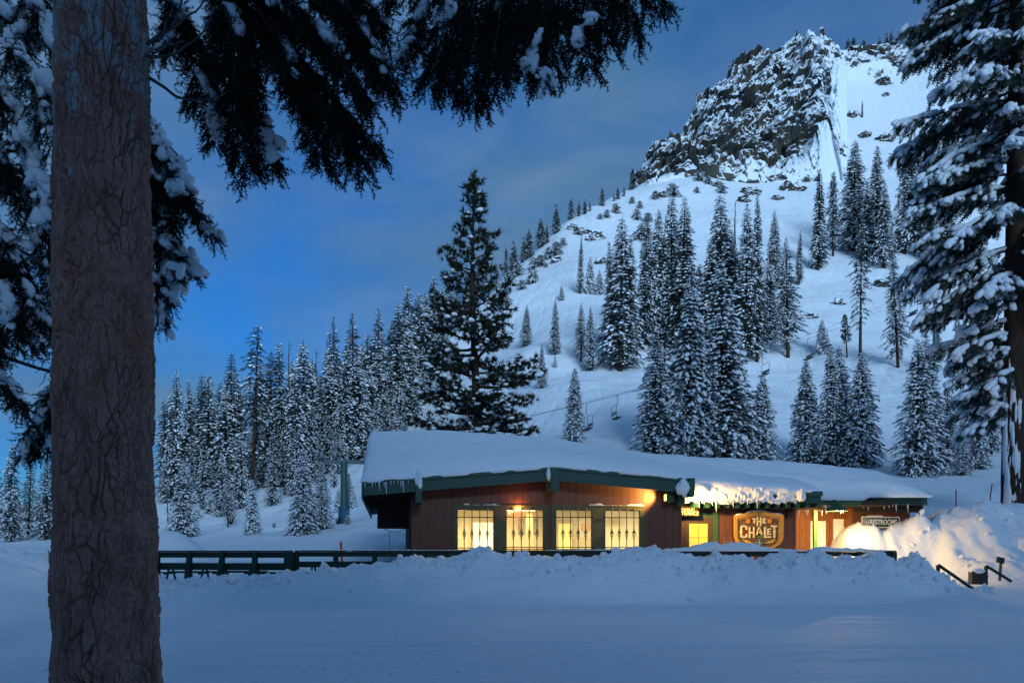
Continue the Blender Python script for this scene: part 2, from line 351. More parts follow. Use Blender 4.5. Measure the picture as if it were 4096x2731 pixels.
def snow_ground_mat(name, groom):
    m = bpy.data.materials.new(name); m.use_nodes = True; nt = m.node_tree; b = nt.nodes['Principled BSDF']
    b.inputs['Base Color'].default_value = (*SNOW, 1); b.inputs['Roughness'].default_value = 0.7; b.inputs['Specular IOR Level'].default_value = 0.2
    tc = nt.nodes.new('ShaderNodeTexCoord')
    def noise(scale, st, det=5, rot=0):
        mp = nt.nodes.new('ShaderNodeMapping'); mp.inputs['Scale'].default_value = st; mp.inputs['Rotation'].default_value = (0, 0, rot)
        nt.links.new(tc.outputs['Object'], mp.inputs[0])
        n = nt.nodes.new('ShaderNodeTexNoise'); n.inputs['Scale'].default_value = scale; n.inputs['Detail'].default_value = det
        nt.links.new(mp.outputs[0], n.inputs['Vector']); return n.outputs[0]
    def add(a, b_, k):
        q = nt.nodes.new('ShaderNodeMath'); q.operation = 'MULTIPLY_ADD'; q.inputs[1].default_value = k
        nt.links.new(b_, q.inputs[0]); nt.links.new(a, q.inputs[2]); return q.outputs[0]
    if groom:
        h = noise(1.0, (0.5, 5.0, 1), 6, 0.10); h = add(h, noise(16, (1, 1, 1), 7), 0.35); h = add(h, noise(2.2, (1, 1, 1)), 0.7); dist = 0.06
        for rot, sc, k in ((1.46, 0.9, 0.22), (1.70, 0.55, 0.20), (1.25, 0.4, 0.16)):            # ski and groomer tracks running across
            mp = nt.nodes.new('ShaderNodeMapping'); mp.inputs['Rotation'].default_value = (0, 0, rot); nt.links.new(tc.outputs['Object'], mp.inputs[0])
            wv = nt.nodes.new('ShaderNodeTexWave'); wv.inputs['Scale'].default_value = sc; wv.inputs['Distortion'].default_value = 3.5; wv.inputs['Detail'].default_value = 3; wv.inputs['Detail Scale'].default_value = 0.35
            nt.links.new(mp.outputs[0], wv.inputs['Vector']); pw = nt.nodes.new('ShaderNodeMath'); pw.operation = 'POWER'; pw.inputs[1].default_value = 9.0; nt.links.new(wv.outputs['Fac'], pw.inputs[0]); h = add(h, pw.outputs[0], -k)
    else:
        h = noise(0.10, (1, 1, 1), 6); h = add(h, noise(0.35, (1.6, 0.5, 0.5), 7, 0.5), 0.55); h = add(h, noise(0.4, (0.4, 1.8, 0.6), 6, -0.35), 0.4); dist = 0.8
        for rot, sc in ((0.15, 0.10), (-0.4, 0.07), (0.6, 0.05)):                                # ski tracks down the slope
            mp = nt.nodes.new('ShaderNodeMapping'); mp.inputs['Rotation'].default_value = (0, 0, rot); nt.links.new(tc.outputs['Object'], mp.inputs[0])
            wv = nt.nodes.new('ShaderNodeTexWave'); wv.inputs['Scale'].default_value = sc; wv.inputs['Distortion'].default_value = 6; wv.inputs['Detail'].default_value = 3; wv.inputs['Detail Scale'].default_value = 0.5
            nt.links.new(mp.outputs[0], wv.inputs['Vector']); pw = nt.nodes.new('ShaderNodeMath'); pw.operation = 'POWER'; pw.inputs[1].default_value = 14.0; nt.links.new(wv.outputs['Fac'], pw.inputs[0]); h = add(h, pw.outputs[0], -0.10)
    bp = nt.nodes.new('ShaderNodeBump'); bp.inputs['Strength'].default_value = 0.6; bp.inputs['Distance'].default_value = dist
    nt.links.new(h, bp.inputs['Height']); nt.links.new(bp.outputs[0], b.inputs['Normal'])
    return m
M['ground'] = snow_ground_mat('groomed_snow', True)
M['slope'] = snow_ground_mat('slope_snow', False)

xs = spaced((-42, -20, 0.5), (-20, 22.5, 0.125), (22.5, 45, 0.5))
ys = spaced((4, 22.5, 0.14), (22.5, 27.8, 0.085), (27.8, 37, 0.16), (37, 47.5, 0.4))
V, F = grid_mesh(xs, ys, H)
tag(link('snow_ground', mesh_np('snow_ground', V, [F], [M['ground']], smooth=True)), kind='structure')
xs = spaced((-900, -240, 30), (-240, -100, 4), (-100, 190, 1.6), (190, 330, 3), (330, 900, 30))
ys = spaced((47.4, 90, 1.0), (90, 300, 1.6), (300, 390, 2.5), (390, 1000, 25))
V, F = grid_mesh(xs, ys, lambda x, y: H(x, y) - 0.01)
tag(link('hillside', mesh_np('hillside', V, [F], [M['slope']], smooth=True)), kind='structure')
mb = MB()                                                     # the snowfield beside and behind the camera
for (x0, y0, x1, y1) in ((-900, -900, 900, 4.0), (-900, 4.0, -42, 47.4), (45, 4.0, 900, 47.4)):
    mb.add([(x0, y0, 0), (x1, y0, 0), (x1, y1, 0), (x0, y1, 0)], [(0, 1, 2, 3)])
tag(mb.build('snowfield', M['ground']), kind='structure')

# unseen snowy ridge added behind the camera to keep the after-glow off the foreground
xs = np.arange(-600, 601, 20.0); ys = np.arange(-420, -39, 10.0)
def H_ridge(x, y): return 56 * sstep(-45, -115, y) + 6 * vnoise(np.stack([x.ravel() / 60, y.ravel() / 60, 0 * x.ravel()], 1), 8).reshape(x.shape) * sstep(-60, -110, y) - 0.3
V, F = grid_mesh(xs, ys, H_ridge)
tag(link('valley_side', mesh_np('valley_side', V, [F], [M['slope']], smooth=True)), kind='structure')
# ------------------------------------------------------------------ the cliff
def rock_mat():
    m = bpy.data.materials.new('snowy_rock'); m.use_nodes = True; nt = m.node_tree; b = nt.nodes['Principled BSDF']
    b.inputs['Roughness'].default_value = 0.85; b.inputs['Specular IOR Level'].default_value = 0.15
    tc = nt.nodes.new('ShaderNodeTexCoord'); ge = nt.nodes.new('ShaderNodeNewGeometry'); sp = nt.nodes.new('ShaderNodeSeparateXYZ')
    nt.links.new(ge.outputs['Normal'], sp.inputs[0])
    def noise(sc, det=6):
        n = nt.nodes.new('ShaderNodeTexNoise'); n.inputs['Scale'].default_value = sc; n.inputs['Detail'].default_value = det; n.inputs['Roughness'].default_value = 0.62
        nt.links.new(tc.outputs['Object'], n.inputs['Vector']); return n.outputs[0]
    rc = nt.nodes.new('ShaderNodeValToRGB'); e = rc.color_ramp.elements
    e[0].position = 0.35; e[0].color = (0.034, 0.037, 0.040, 1); e[1].position = 0.7; e[1].color = (0.120, 0.088, 0.072, 1)
    x = e.new(0.52); x.color = (0.066, 0.063, 0.050, 1)
    nt.links.new(noise(0.07), rc.inputs[0])
    a = nt.nodes.new('ShaderNodeMath'); a.operation = 'MULTIPLY_ADD'; a.inputs[1].default_value = 1.1
    nt.links.new(noise(0.42), a.inputs[0]); nt.links.new(sp.outputs['Z'], a.inputs[2])
    a2 = nt.nodes.new('ShaderNodeMath'); a2.operation = 'MULTIPLY_ADD'; a2.inputs[1].default_value = 0.7
    nt.links.new(noise(0.09), a2.inputs[0]); nt.links.new(a.outputs[0], a2.inputs[2])
    at = nt.nodes.new('ShaderNodeAttribute'); at.attribute_name = 'cover'; a3 = nt.nodes.new('ShaderNodeMath'); nt.links.new(a2.outputs[0], a3.inputs[0]); nt.links.new(at.outputs['Fac'], a3.inputs[1])
    mr = nt.nodes.new('ShaderNodeMapRange'); mr.inputs[1].default_value = 0.73; mr.inputs[2].default_value = 0.86
    nt.links.new(a3.outputs[0], mr.inputs[0])
    mx = nt.nodes.new('ShaderNodeMix'); mx.data_type = 'RGBA'
    nt.links.new(mr.outputs[0], mx.inputs[0]); nt.links.new(rc.outputs[0], mx.inputs[6]); mx.inputs[7].default_value = (*SNOW, 1)
    nt.links.new(mx.outputs[2], b.inputs['Base Color'])
    bp = nt.nodes.new('ShaderNodeBump'); bp.inputs['Strength'].default_value = 0.5; bp.inputs['Distance'].default_value = 0.6
    nt.links.new(noise(0.9), bp.inputs['Height']); nt.links.new(bp.outputs[0], b.inputs['Normal'])
    return m
M['rock'] = rock_mat()
def cliff(name, top, bot, dbot, dtop, nu, nv, amp, seed, bias=0.0):
    """a craggy face between a bottom line and a top line, both lists of (px, py)"""
    top = np.array(top, float); bot = np.array(bot, float)
    s = np.linspace(0, 1, nu)
    def along(L):
        l = np.concatenate(([0], np.cumsum(np.linalg.norm(np.diff(L, axis=0), axis=1)))); l /= l[-1]
        return np.stack([np.interp(s, l, L[:, 0]), np.interp(s, l, L[:, 1])], 1)
    T, B = along(top), along(bot)
    v = np.linspace(-0.16, 1.25, nv)
    rows = []
    for t in v:
        q = B + (T - B) * min(t, 1.0); dd = dbot + (dtop - dbot) * np.clip(t, 0, 1.0) ** 1.1
        dd = np.full(nu, dd)
        p = np.stack([(q[:, 0] - 512) / FPX * dd, dd, CZ + (HOR - q[:, 1]) / FPX * dd], 1)
        if t < 0: p[:, 2] += t * 50; p[:, 1] -= t * 10
        if t > 1: p[:, 1] += (t - 1) * 90; p[:, 0] += (t - 1) * 25; p[:, 2] -= (t - 1) ** 2 * 160
        rows.append(p)
    G = np.array(rows); V = G.reshape(-1, 3)
    w = V.copy() + 2.5 * np.stack([vnoise(V * 0.12, seed + i) for i in range(3)], 1)
    f1, f2, c1 = worley(w * np.array((0.085, 0.085, 0.055)), seed)
    g1, g2, c2 = worley(w * np.array((0.26, 0.26, 0.20)), seed + 3)
    h1, h2, c3 = worley(V * np.array((0.7, 0.7, 0.55)), seed + 5)
    disp = amp * ((c1 - 0.5) * 7.0 + (c2 - 0.5) * 4.0 + (c3 - 0.5) * 2.0 + fbm(V * 0.05, 3, seed) * 4.0 + fbm(V * 0.35, 3, seed + 20) * 1.1 - 1.6 * np.exp(-((f2 - f1) / 0.10) ** 2))
    tt = np.repeat(v, nu); uu = np.tile(s, nv)
    edge = sstep(-0.06, 0.12, tt) * (1 - 0.6 * sstep(0.97, 1.15, tt)) * sstep(0, 0.03, uu) * sstep(1, 0.86, uu)
    cover = 0.55 * sstep(0.72, 1.0, uu + 0.10 * vnoise(V * 0.08, seed + 30)) + 0.35 * sstep(0.16, 0.0, tt + 0.10 * vnoise(V * 0.09, seed + 31)) + 0.35 * vnoise(V * 0.045, seed + 33) - 0.30 * (worley(V * 0.03, seed + 40)[2] > 0.72) + bias
    N = np.array((-0.15, -0.95, 0.28)); N /= np.linalg.norm(N)
    V = V + (disp * edge)[:, None] * N
    V[:, 2] += edge * (amp * 1.6 * (c2 - 0.5) + 0.9 * amp * vnoise(V * 0.5, seed + 9))
    V[:, 0] += edge * amp * 1.4 * (c3 - 0.5)
    if name == 'cliff':                                     # the right and lower margins run into the snow of the slope
        w = np.maximum(sstep(0.80, 1.0, uu + 0.05 * vnoise(V * 0.06, seed + 50)) * sstep(0.85, 0.40, tt), sstep(0.05, -0.10, tt))
        V[:, 2] = V[:, 2] * (1 - w) + (H(V[:, 0], V[:, 1]) - 0.8 + 1.6 * (c2 - 0.4)) * w
    i, j = np.meshgrid(np.arange(nv - 1), np.arange(nu - 1), indexing='ij')
    F = np.stack([i * nu + j, i * nu + j + 1, (i + 1) * nu + j + 1, (i + 1) * nu + j], -1).reshape(-1, 4)
    me = mesh_np(name, V, [F], [M['rock']]); at = me.attributes.new('cover', 'FLOAT', 'POINT'); at.data.foreach_set('value', cover.astype(np.float32))
    return tag(link(name, me), kind='structure')
cliff('cliff', [(632, 190), (641, 172), (655, 146), (672, 137), (684, 131), (692, 116), (696, 99), (713, 87), (729, 71), (734, 58), (748, 46), (765, 42), (785, 36), (800, 31), (812, 30), (819, 40), (826, 44), (838, 48), (846, 62)],
      [(630, 196), (640, 186), (660, 175), (676, 172), (693, 168), (723, 170), (745, 173), (766, 174), (785, 166), (800, 157), (812, 142), (826, 124), (840, 104), (848, 80)], 279, 318, 330, 210, 1.0, 100)
cliff('cliff_buttress', [(788, 160), (794, 132), (806, 118), (820, 109), (832, 108), (838, 118), (844, 135), (848, 152)],
      [(786, 166), (796, 156), (808, 158), (818, 160), (830, 161), (840, 157), (850, 158)], 290, 306, 110, 70, 0.55, 140)
cliff('cliff_rim', [(812, 56), (826, 47), (838, 47), (850, 46), (870, 46), (890, 45), (905, 43), (930, 42), (960, 45), (990, 52)],
      [(812, 72), (838, 66), (850, 68), (868, 62), (885, 58), (900, 72), (915, 80), (945, 80), (990, 76)], 338, 348, 170, 36, 0.40, 160, bias=0.16)

def rock_mesh(seed):
    V = ICO_R[0].copy(); f1, f2, c = worley(V * 1.6 + seed, seed); V = V * (0.75 + 0.45 * c + 0.25 * fbm(V * 2.2 + seed, 3, seed))[:, None]; V[:, 2] *= 0.7
    return mesh_np('rock', V, [ICO_R[1]], [M['rock']])
_bm = bmesh.new(); bmesh.ops.create_icosphere(_bm, subdivisions=4, radius=1.0)
ICO_R = (np.array([v.co[:] for v in _bm.verts]), np.array([[v.index for v in f.verts] for f in _bm.faces])); _bm.free()
ROCKS = [rock_mesh(k) for k in (1, 2, 3, 4)]
RRK = random.Random(8)
def outcrops(group, phrase, lst):
    lst = sorted(lst); nth = ['leftmost', 'second', 'third', 'fourth', 'fifth', 'sixth', 'seventh', 'eighth', 'ninth', 'tenth']
    for i, (px, py, s) in enumerate(lst):
        d = hit(px, py) or 300.0; o = link('rock_outcrop', ROCKS[RRK.randrange(4)]); o.location = (X(px, d), d, H1(X(px, d), d) + 0.1 * s); o.rotation_euler = (0, 0, RRK.uniform(0, 6.28)); o.scale = (s * 1.25, s, s * RRK.uniform(0.8, 1.1))
        tag(o, (nth[i] + ' snow-capped rock ' if i in (0,) else 'rightmost snow-capped rock ' if i == len(lst) - 1 else nth[i] + ' snow-capped rock from the left ') + phrase, 'rock', group)
outcrops('rocks in the gully', 'in the snowy gully right of the cliff', [(883, 84, 2.6), (896, 68, 2.4), (910, 67, 2.2), (864, 137, 2.2), (884, 140, 2.6), (886, 96, 1.5), (851, 116, 2.0), (870, 72, 1.6)])
outcrops('rocks under the cliff', 'on the snow below the cliff foot', [(778, 180, 2.6), (789, 189, 2.8), (751, 194, 2.6), (744, 201, 2.0), (778, 199, 1.6), (801, 190, 1.6), (716, 186, 1.8), (663, 196, 1.6)])
outcrops('rocks on the left ridge', 'on the open slope of the left ridge', [(594, 239, 2.2), (583, 233, 2.0), (602, 263, 1.6), (558, 261, 1.4), (573, 228, 1.6)])
outcrops('rocks on the right slope', 'on the right slope beside the torn trunk', [(884, 285, 2.2), (810, 318, 1.3), (838, 304, 1.3)])
# ------------------------------------------------------------------ conifers: one generator, several kinds
def ico(sub):
    bm = bmesh.new(); bmesh.ops.create_icosphere(bm, subdivisions=sub, radius=1.0)
    V = np.array([v.co[:] for v in bm.verts]); F = np.array([[v.index for v in f.verts] for f in bm.faces]); bm.free(); return V, F
ICO1, ICO2, ICO3 = ico(1), ico(2), ico(3)
def spikes(side, n_side):                    # a flat fir spray: a tip and side spikes
    V, F = [], []
    def tri(a, b, c):
        k = len(V); V.extend((a, b, c)); F.append((k, k + 1, k + 2))
    tri((0.25, -0.07, 0), (0.25, 0.07, 0), (1.0, 0, -0.10))
    tri((-0.05, -0.05, 0.0), (-0.05, 0.05, 0.0), (0.55, 0, -0.02))
    for i in range(n_side):
        t = 0.05 + 0.75 * i / n_side
        l = side * (1 - 0.55 * t)
        for s in (-1, 1):
            tri((t, 0, 0), (t + 0.15, 0, 0), (t + 0.26, s * l, -0.07 - 0.06 * t))
    return np.array(V), np.array(F)
SPRAY_A, SPRAY_B = spikes(0.42, 3), spikes(0.50, 5)
def tuft(n, seed):                           # a ball of long pine needles
    r = np.random.RandomState(seed); V, F = [], []
    for i in range(n):
        d = r.normal(size=3); d[0] = abs(d[0]) * 1.1 + 0.15; d /= np.linalg.norm(d)
        l = np.cross(d, r.normal(size=3)); l /= np.linalg.norm(l); k = len(V)
        V.extend((l * 0.10, -l * 0.10, d * (0.75 + 0.35 * r.rand()))); F.append((k, k + 1, k + 2))
    return np.array(V), np.array(F)
TUFT = tuft(17, 1)
def needle_twig(n, seed):                    # a twig with single needles, for branches near the lens
    r = np.random.RandomState(seed); V, F = [], []
    def tri(a, b, c):
        k = len(V); V.extend((a, b, c)); F.append((k, k + 1, k + 2))
    tri((0, -0.012, 0), (0, 0.012, 0), (1.0, 0, 0)); tri((0, 0, -0.012), (0, 0, 0.012), (1.0, 0, 0))
    for i in range(n):
        t = 0.02 + 0.96 * (i + 0.5 * r.rand()) / n; a = r.uniform(0, 2 * math.pi)
        o = np.array((0.55, math.cos(a), math.sin(a) * 0.8 + 0.15)); o /= np.linalg.norm(o); L = 0.135 * (0.8 + 0.4 * r.rand())
        p = np.array((t, 0, 0)); w = np.array((0.031, 0, 0))
        tri(p - w, p + w, p + o * L)
    return np.array(V), np.array(F)
TWIGS = [needle_twig(25, 3), needle_twig(25, 8)]
def norm(a): return a / (np.linalg.norm(a, axis=-1, keepdims=True) + 1e-9)
def frames(D, R, roll=0.0):
    """forward D, a random roll about it; returns lateral and normal"""
    up = np.tile(np.array((0, 0, 1.0)), (len(D), 1)); up[np.abs(D[:, 2]) > 0.97] = (0, 1, 0)
    L = norm(np.cross(up, D)); N = np.cross(D, L)
    a = R.normal(size=len(D)) * roll
    return L * np.cos(a)[:, None] + N * np.sin(a)[:, None], N * np.cos(a)[:, None] - L * np.sin(a)[:, None]
def scatter(tmpl, Pn, D, L, N, S):
    """copies of a template at Pn with axes D, L, N and size S (n,) or (n,3)"""
    T, F = tmpl; S = np.asarray(S, float); S = S[:, None] if S.ndim == 1 else S
    S = np.repeat(S, 3, 1) if S.shape[1] == 1 else S
    V = Pn[:, None] + T[None, :, 0, None] * (D * S[:, :1])[:, None] + T[None, :, 1, None] * (L * S[:, 1:2])[:, None] + T[None, :, 2, None] * (N * S[:, 2:])[:, None]
    Fo = F[None] + (np.arange(len(Pn)) * len(T))[:, None, None]
    return V.reshape(-1, 3), Fo.reshape(-1, F.shape[1])
def join(parts):
    Vs, Fs, n = [], [], 0
    for V, F in parts:
        if len(V) == 0: continue
        Vs.append(V); Fs.append(F + n); n += len(V)
    return np.vstack(Vs), np.vstack(Fs)

def conifer(seed, Ht, Rad, base=0.06, gap=0.42, nb=7, droop=0.5, spray=0.55, per=9, snow=0.45, snow_sz=0.30, ragged=0.25, power=0.85, bare=0.0, bend=0.0, top_bare=0.0, tmpl=None):
    R = np.random.RandomState(seed); tmpl = tmpl or SPRAY_A
    Pn, Dn, Sz, Pz = [], [], [], []
    tw = MB()
    zz = np.linspace(-0.8, Ht, 12); r0 = 0.011 * Ht + 0.08
    tw.tube(np.stack([bend * np.sin(zz / Ht * 3) * 0.3, bend * zz / Ht * 0.4, zz], 1), r0 * (1 - 0.93 * np.clip(zz / Ht, 0, 1)) , 9)
    z = Ht * base
    while z < Ht * 0.985:
        f = z / Ht
        prof = min(1.0, 0.35 + (f - base) / 0.10) * (1 - f) ** power + 0.025
        k = nb if f < 0.85 else max(4, nb - 2); a0 = R.rand() * 6.28
        keep = 1.0 if f > bare else 0.35
        for i in range(k):
            if R.rand() > keep * (1 - 0.12 * ragged): continue
            a = a0 + 6.283 * i / k + R.normal() * 0.22
            Lb = Rad * prof * (1 + ragged * R.normal() * 0.55); Lb = max(Lb, 0.12 * spray + 0.1)
            n = max(2, int(per * (Lb / (Rad * 0.55)) ** 0.9)); n = min(n, per * 2)
            t = (np.arange(n) + R.rand(n)) / n * 0.95 + 0.08
            o = np.array((math.cos(a), math.sin(a), 0)); lat = np.array((-o[1], o[0], 0))
            rise = 0.30 * f * 1.2 - 0.05
            dz = rise * t - droop * (1 - 0.5 * f) * t ** 1.7
            w = (0.34 * Lb * (1.05 - t) + 0.05) * R.uniform(-1, 1, n)
            p = o * (t * Lb)[:, None] + lat * w[:, None]; p[:, 2] = z + dz * Lb + R.normal(size=n) * 0.05 - np.abs(w) * 0.25
            d = o[None] * (0.75 + 0.3 * t)[:, None] + lat[None] * (np.sign(w) * (0.75 * (1 - t) + 0.2 * R.rand(n)))[:, None]
            d = d + np.stack([np.zeros(n), np.zeros(n), rise - droop * 1.4 * t - 0.10 + R.normal(size=n) * 0.12], 1)
            s = spray * (0.75 + 0.5 * R.rand(n)) * (0.55 + 0.45 * min(1, Lb / (Rad * 0.4)))
            Pn.append(p); Dn.append(d); Sz.append(s)
            if Lb > 0.5 and i % 2 == 0:
                tw.tube([(0, 0, z), tuple(o * Lb * 0.45 + np.array((0, 0, z + 0.45 * Lb * (rise - droop * 0.25)))), tuple(o * Lb * 0.85 + np.array((0, 0, z + 0.85 * Lb * (rise - droop * 0.75))))], [0.05 * Lb / Rad + 0.02, 0.03, 0.012], 4, cap=False)
        z += gap * (0.75 + 0.5 * R.rand()) * (1.0 if f < 0.8 else 0.75)
    if top_bare: pass
    Pn = np.vstack(Pn); Dn = norm(np.vstack(Dn)); Sz = np.concatenate(Sz)
    L, N = frames(Dn, R, 0.35)
    Vn, Fn = scatter(tmpl, Pn, Dn, L, N, Sz)
    # snow: lumps lying on the sprays, hanging a little over their tips
    patch = vnoise(Pn * 1.1, seed) * 0.35
    pick = R.rand(len(Pn)) < np.clip(snow + patch, 0.04, 0.95)
    q = Pn[pick] + Dn[pick] * (Sz[pick] * 0.45)[:, None] + np.array((0, 0, 0.06)) * (Sz[pick] / 0.5)[:, None]
    L2, N2 = frames(Dn[pick], R, 0.25)
    k = Sz[pick] / spray * snow_sz * (0.6 + 0.8 * R.rand(pick.sum()))
    S3 = np.stack([k * 1.25, k * 0.74, k * 0.36], 1)
    T, Fi = ICO1; T = T * (1 + 0.20 * np.random.RandomState(seed + 9).normal(size=(len(T), 1)))
    Vs, Fs = scatter((T, Fi), q, Dn[pick], L2, N2, S3)
    crown = mesh_np('crown', np.vstack([Vn, Vs]), [Fn, Fs + len(Vn)], [M['needle'], M['snow_tree']], [0, 1], smooth=[False, True])
    tv = mesh_np('trunk', np.vstack(tw.v), [np.vstack(f) for f in tw.f.values()], [M['bark']], smooth=True)
    return crown, tv, Ht

def pine(seed, Ht, Rad, base, nlimb, sz=0.5, snow=0.25, env=None, snow_hi=0.55, lean=0.0):
    R = np.random.RandomState(seed); tw = MB()
    zz = np.linspace(-0.8, Ht, 16); r0 = 0.018 * Ht
    ax = lambda z: np.array((lean * math.sin(z / Ht * 2.2) * 0.8, 0.25 * math.sin(z * 0.3), z))
    tw.tube([ax(z) for z in zz], r0 * (1 - 0.95 * np.clip(zz / Ht, 0, 1) ** 1.1), 10)
    Pn, Dn, Sz = [], [], []
    for i in range(nlimb):
        f = base + (0.985 - base) * ((i + R.rand()) / nlimb); z = f * Ht
        e = env(f) if env else (1 - f) ** 0.75 * min(1, 0.5 + (f - base) * 6)
        Lb = max(0.35, Rad * e * (0.62 + 0.55 * R.rand())); a = i * 2.399 + R.normal() * 0.4
        o = np.array((math.cos(a), math.sin(a), 0)); lat = np.array((-o[1], o[0], 0))
        el = -0.22 + 0.95 * f ** 1.3 + R.normal() * 0.12
        t = np.linspace(0, 1, 7); bow = R.normal() * 0.12
        c = ax(z)[None] + o[None] * (t * Lb)[:, None] + lat[None] * (bow * t * t * Lb)[:, None]; c[:, 2] += Lb * (el * t - 0.25 * t + 0.42 * t ** 2.2) + 0.05 * R.normal(size=7) * t
        tw.tube(c, np.linspace(0.028 * Lb + 0.02, 0.012, 7), 5, cap=False)
        nb = max(3, int(Lb * 3.4))
        for j in range(nb):
            u = 0.22 + 0.78 * (j + R.rand()) / nb; p0 = np.array([np.interp(u, t, c[:, m]) for m in range(3)])
            s = -1 if j % 2 else 1; lb = (0.42 * Lb * (1.12 - u) + 0.25) * (0.6 + 0.6 * R.rand())
            d = norm(o * (0.75 + 0.3 * R.rand()) + lat * s * (1.0 - 0.5 * u) * R.uniform(0.4, 1.1) + np.array((0, 0, 0.15 + R.normal() * 0.25)))
            p1 = p0 + d * lb + np.array((0, 0, 0.10 * lb))
            tw.tube([p0, (p0 + p1) / 2 - np.array((0, 0, 0.04)), p1], [0.022, 0.016, 0.008], 4, cap=False)
            m = max(2, int(lb / (sz * 0.52)))
            for q in range(m):
                v = 0.30 + 0.75 * (q + R.rand() * 0.8) / m
                Pn.append(p0 + (p1 - p0) * v + R.normal(size=3) * sz * 0.20); Dn.append(d + R.normal(size=3) * 0.45 + np.array((0, 0, 0.25))); Sz.append(sz * (0.6 + 0.55 * R.rand()))
    Pn.append(ax(Ht)); Dn.append(np.array((0, 0, 1.0))); Sz.append(sz)
    Pn = np.array(Pn); Dn = norm(np.array(Dn)); Sz = np.array(Sz); L, N = frames(Dn, R, 3.0)
    Vn, Fn = scatter(TUFT, Pn, Dn, L, N, Sz)
    pr = snow * (1 - sstep(snow_hi - 0.25, snow_hi + 0.1, Pn[:, 2] / Ht)) + 0.03
    pick = R.rand(len(Pn)) < pr * (1 + vnoise(Pn * 0.8, seed))
    q = Pn[pick] + np.array((0, 0, 0.14)) + Dn[pick] * 0.1; k = Sz[pick] * (0.30 + 0.35 * R.rand(pick.sum()))
    D2 = norm(Dn[pick] * np.array((1, 1, 0.25)) + 1e-3); L2, N2 = frames(D2, R, 0.2)
    Vs, Fs = scatter(ICO1, q, D2, L2, N2, np.stack([k * 1.3, k * 0.9, k * 0.55], 1))
    crown = mesh_np('crown', np.vstack([Vn, Vs]), [Fn, Fs + len(Vn)], [M['needle_pine'], M['snow_tree']], [0, 1], smooth=[False, True])
    tv = mesh_np('trunk', np.vstack(tw.v), [np.vstack(f) for f in tw.f.values()], [M['bark']], smooth=True)
    return crown, tv, Ht
def dead_tree(seed, Ht, broken=False):
    R = np.random.RandomState(seed); tw = MB(); zz = np.linspace(-0.6, Ht, 10)
    tw.tube(np.stack([0.12 * np.sin(zz * 0.7), 0.05 * np.cos(zz), zz], 1), (0.014 * Ht + 0.10) * (1 - (0.55 if broken else 0.92) * np.clip(zz / Ht, 0, 1)), 8)
    br = MB()
    for i in range(10 if broken else 34):
        z = Ht * (0.25 + 0.73 * R.rand()); a = R.rand() * 6.28; l = (0.10 * Ht * (1.1 - z / Ht) + 0.35) * (0.5 + R.rand())
        o = np.array((math.cos(a), math.sin(a), 0.15 + 0.3 * R.normal())); q = np.array((0, 0, z))
        br.tube([q, q + o * l * 0.5, q + o * l + np.array((0, 0, 0.15 * l))], [0.045, 0.03, 0.01], 4, cap=False)
    f = lambda m, nm: mesh_np(nm, np.vstack(m.v), [np.vstack(g) for g in m.f.values()], [M['snag']], smooth=True)
    return f(br, 'branches'), f(tw, 'trunk'), Ht
def shrub(seed, Ht=1.6):
    R = np.random.RandomState(seed); tw = MB()
    for i in range(46):
        a = R.rand() * 6.28; s = R.rand() ** 0.6 * 0.55 * Ht; o = np.array((math.cos(a), math.sin(a), 0)); h = Ht * (0.55 + 0.5 * R.rand())
        tw.tube([o * 0.1, o * s * 0.4 + np.array((0, 0, h * 0.5)), o * s + np.array((0, 0, h))], [0.02, 0.014, 0.005], 3, cap=False)
        q = o * s * 0.5 + np.array((0, 0, h * 0.6))
        tw.tube([q, q + R.normal(size=3) * 0.18 + np.array((0, 0, 0.3))], [0.010, 0.004], 3, cap=False)
    return None, mesh_np('stems', np.vstack(tw.v), [np.vstack(f) for f in tw.f.values()], [M['bark']]), Ht

KIND = {}
KIND['fir'] = [conifer(11, 22, 3.3, nb=8, per=12, gap=0.46, spray=0.62, snow=0.24, snow_sz=0.24), conifer(12, 24, 3.0, nb=8, per=12, gap=0.50, ragged=0.4, spray=0.62, snow=0.22, snow_sz=0.23),
               conifer(13, 20, 3.2, nb=8, per=12, gap=0.46, droop=0.6, spray=0.62, snow=0.28, snow_sz=0.26), conifer(14, 26, 2.9, base=0.10, gap=0.52, per=11, ragged=0.5, bare=0.22, spray=0.66, snow=0.21, snow_sz=0.23)]
KIND['slim'] = [conifer(21, 24, 1.9, gap=0.48, per=11, ragged=0.4, droop=0.6, spray=0.6, snow=0.23, snow_sz=0.23), conifer(22, 22, 2.1, base=0.12, gap=0.52, per=11, ragged=0.55, bare=0.3, power=0.6, spray=0.6, snow=0.18, snow_sz=0.22)]
KIND['gaunt'] = [conifer(31, 27, 2.3, base=0.24, gap=0.75, nb=6, per=8, ragged=0.8, bare=0.45, power=0.5, droop=0.7, spray=0.75, snow=0.18, snow_sz=0.23, bend=0.6), conifer(32, 27, 2.1, base=0.32, gap=0.70, nb=6, per=8, ragged=0.7, bare=0.5, power=0.45, droop=0.6, spray=0.75, snow=0.20, snow_sz=0.23)]
KIND['young'] = [conifer(41, 9, 1.9, base=0.03, gap=0.30, nb=7, per=9, spray=0.46, snow=0.50, snow_sz=0.20, droop=0.55), conifer(42, 10, 2.1, base=0.03, gap=0.32, nb=7, per=9, spray=0.46, snow=0.54, snow_sz=0.22, droop=0.6), conifer(43, 8, 1.7, base=0.03, gap=0.29, nb=7, per=8, spray=0.44, snow=0.41, snow_sz=0.18)]
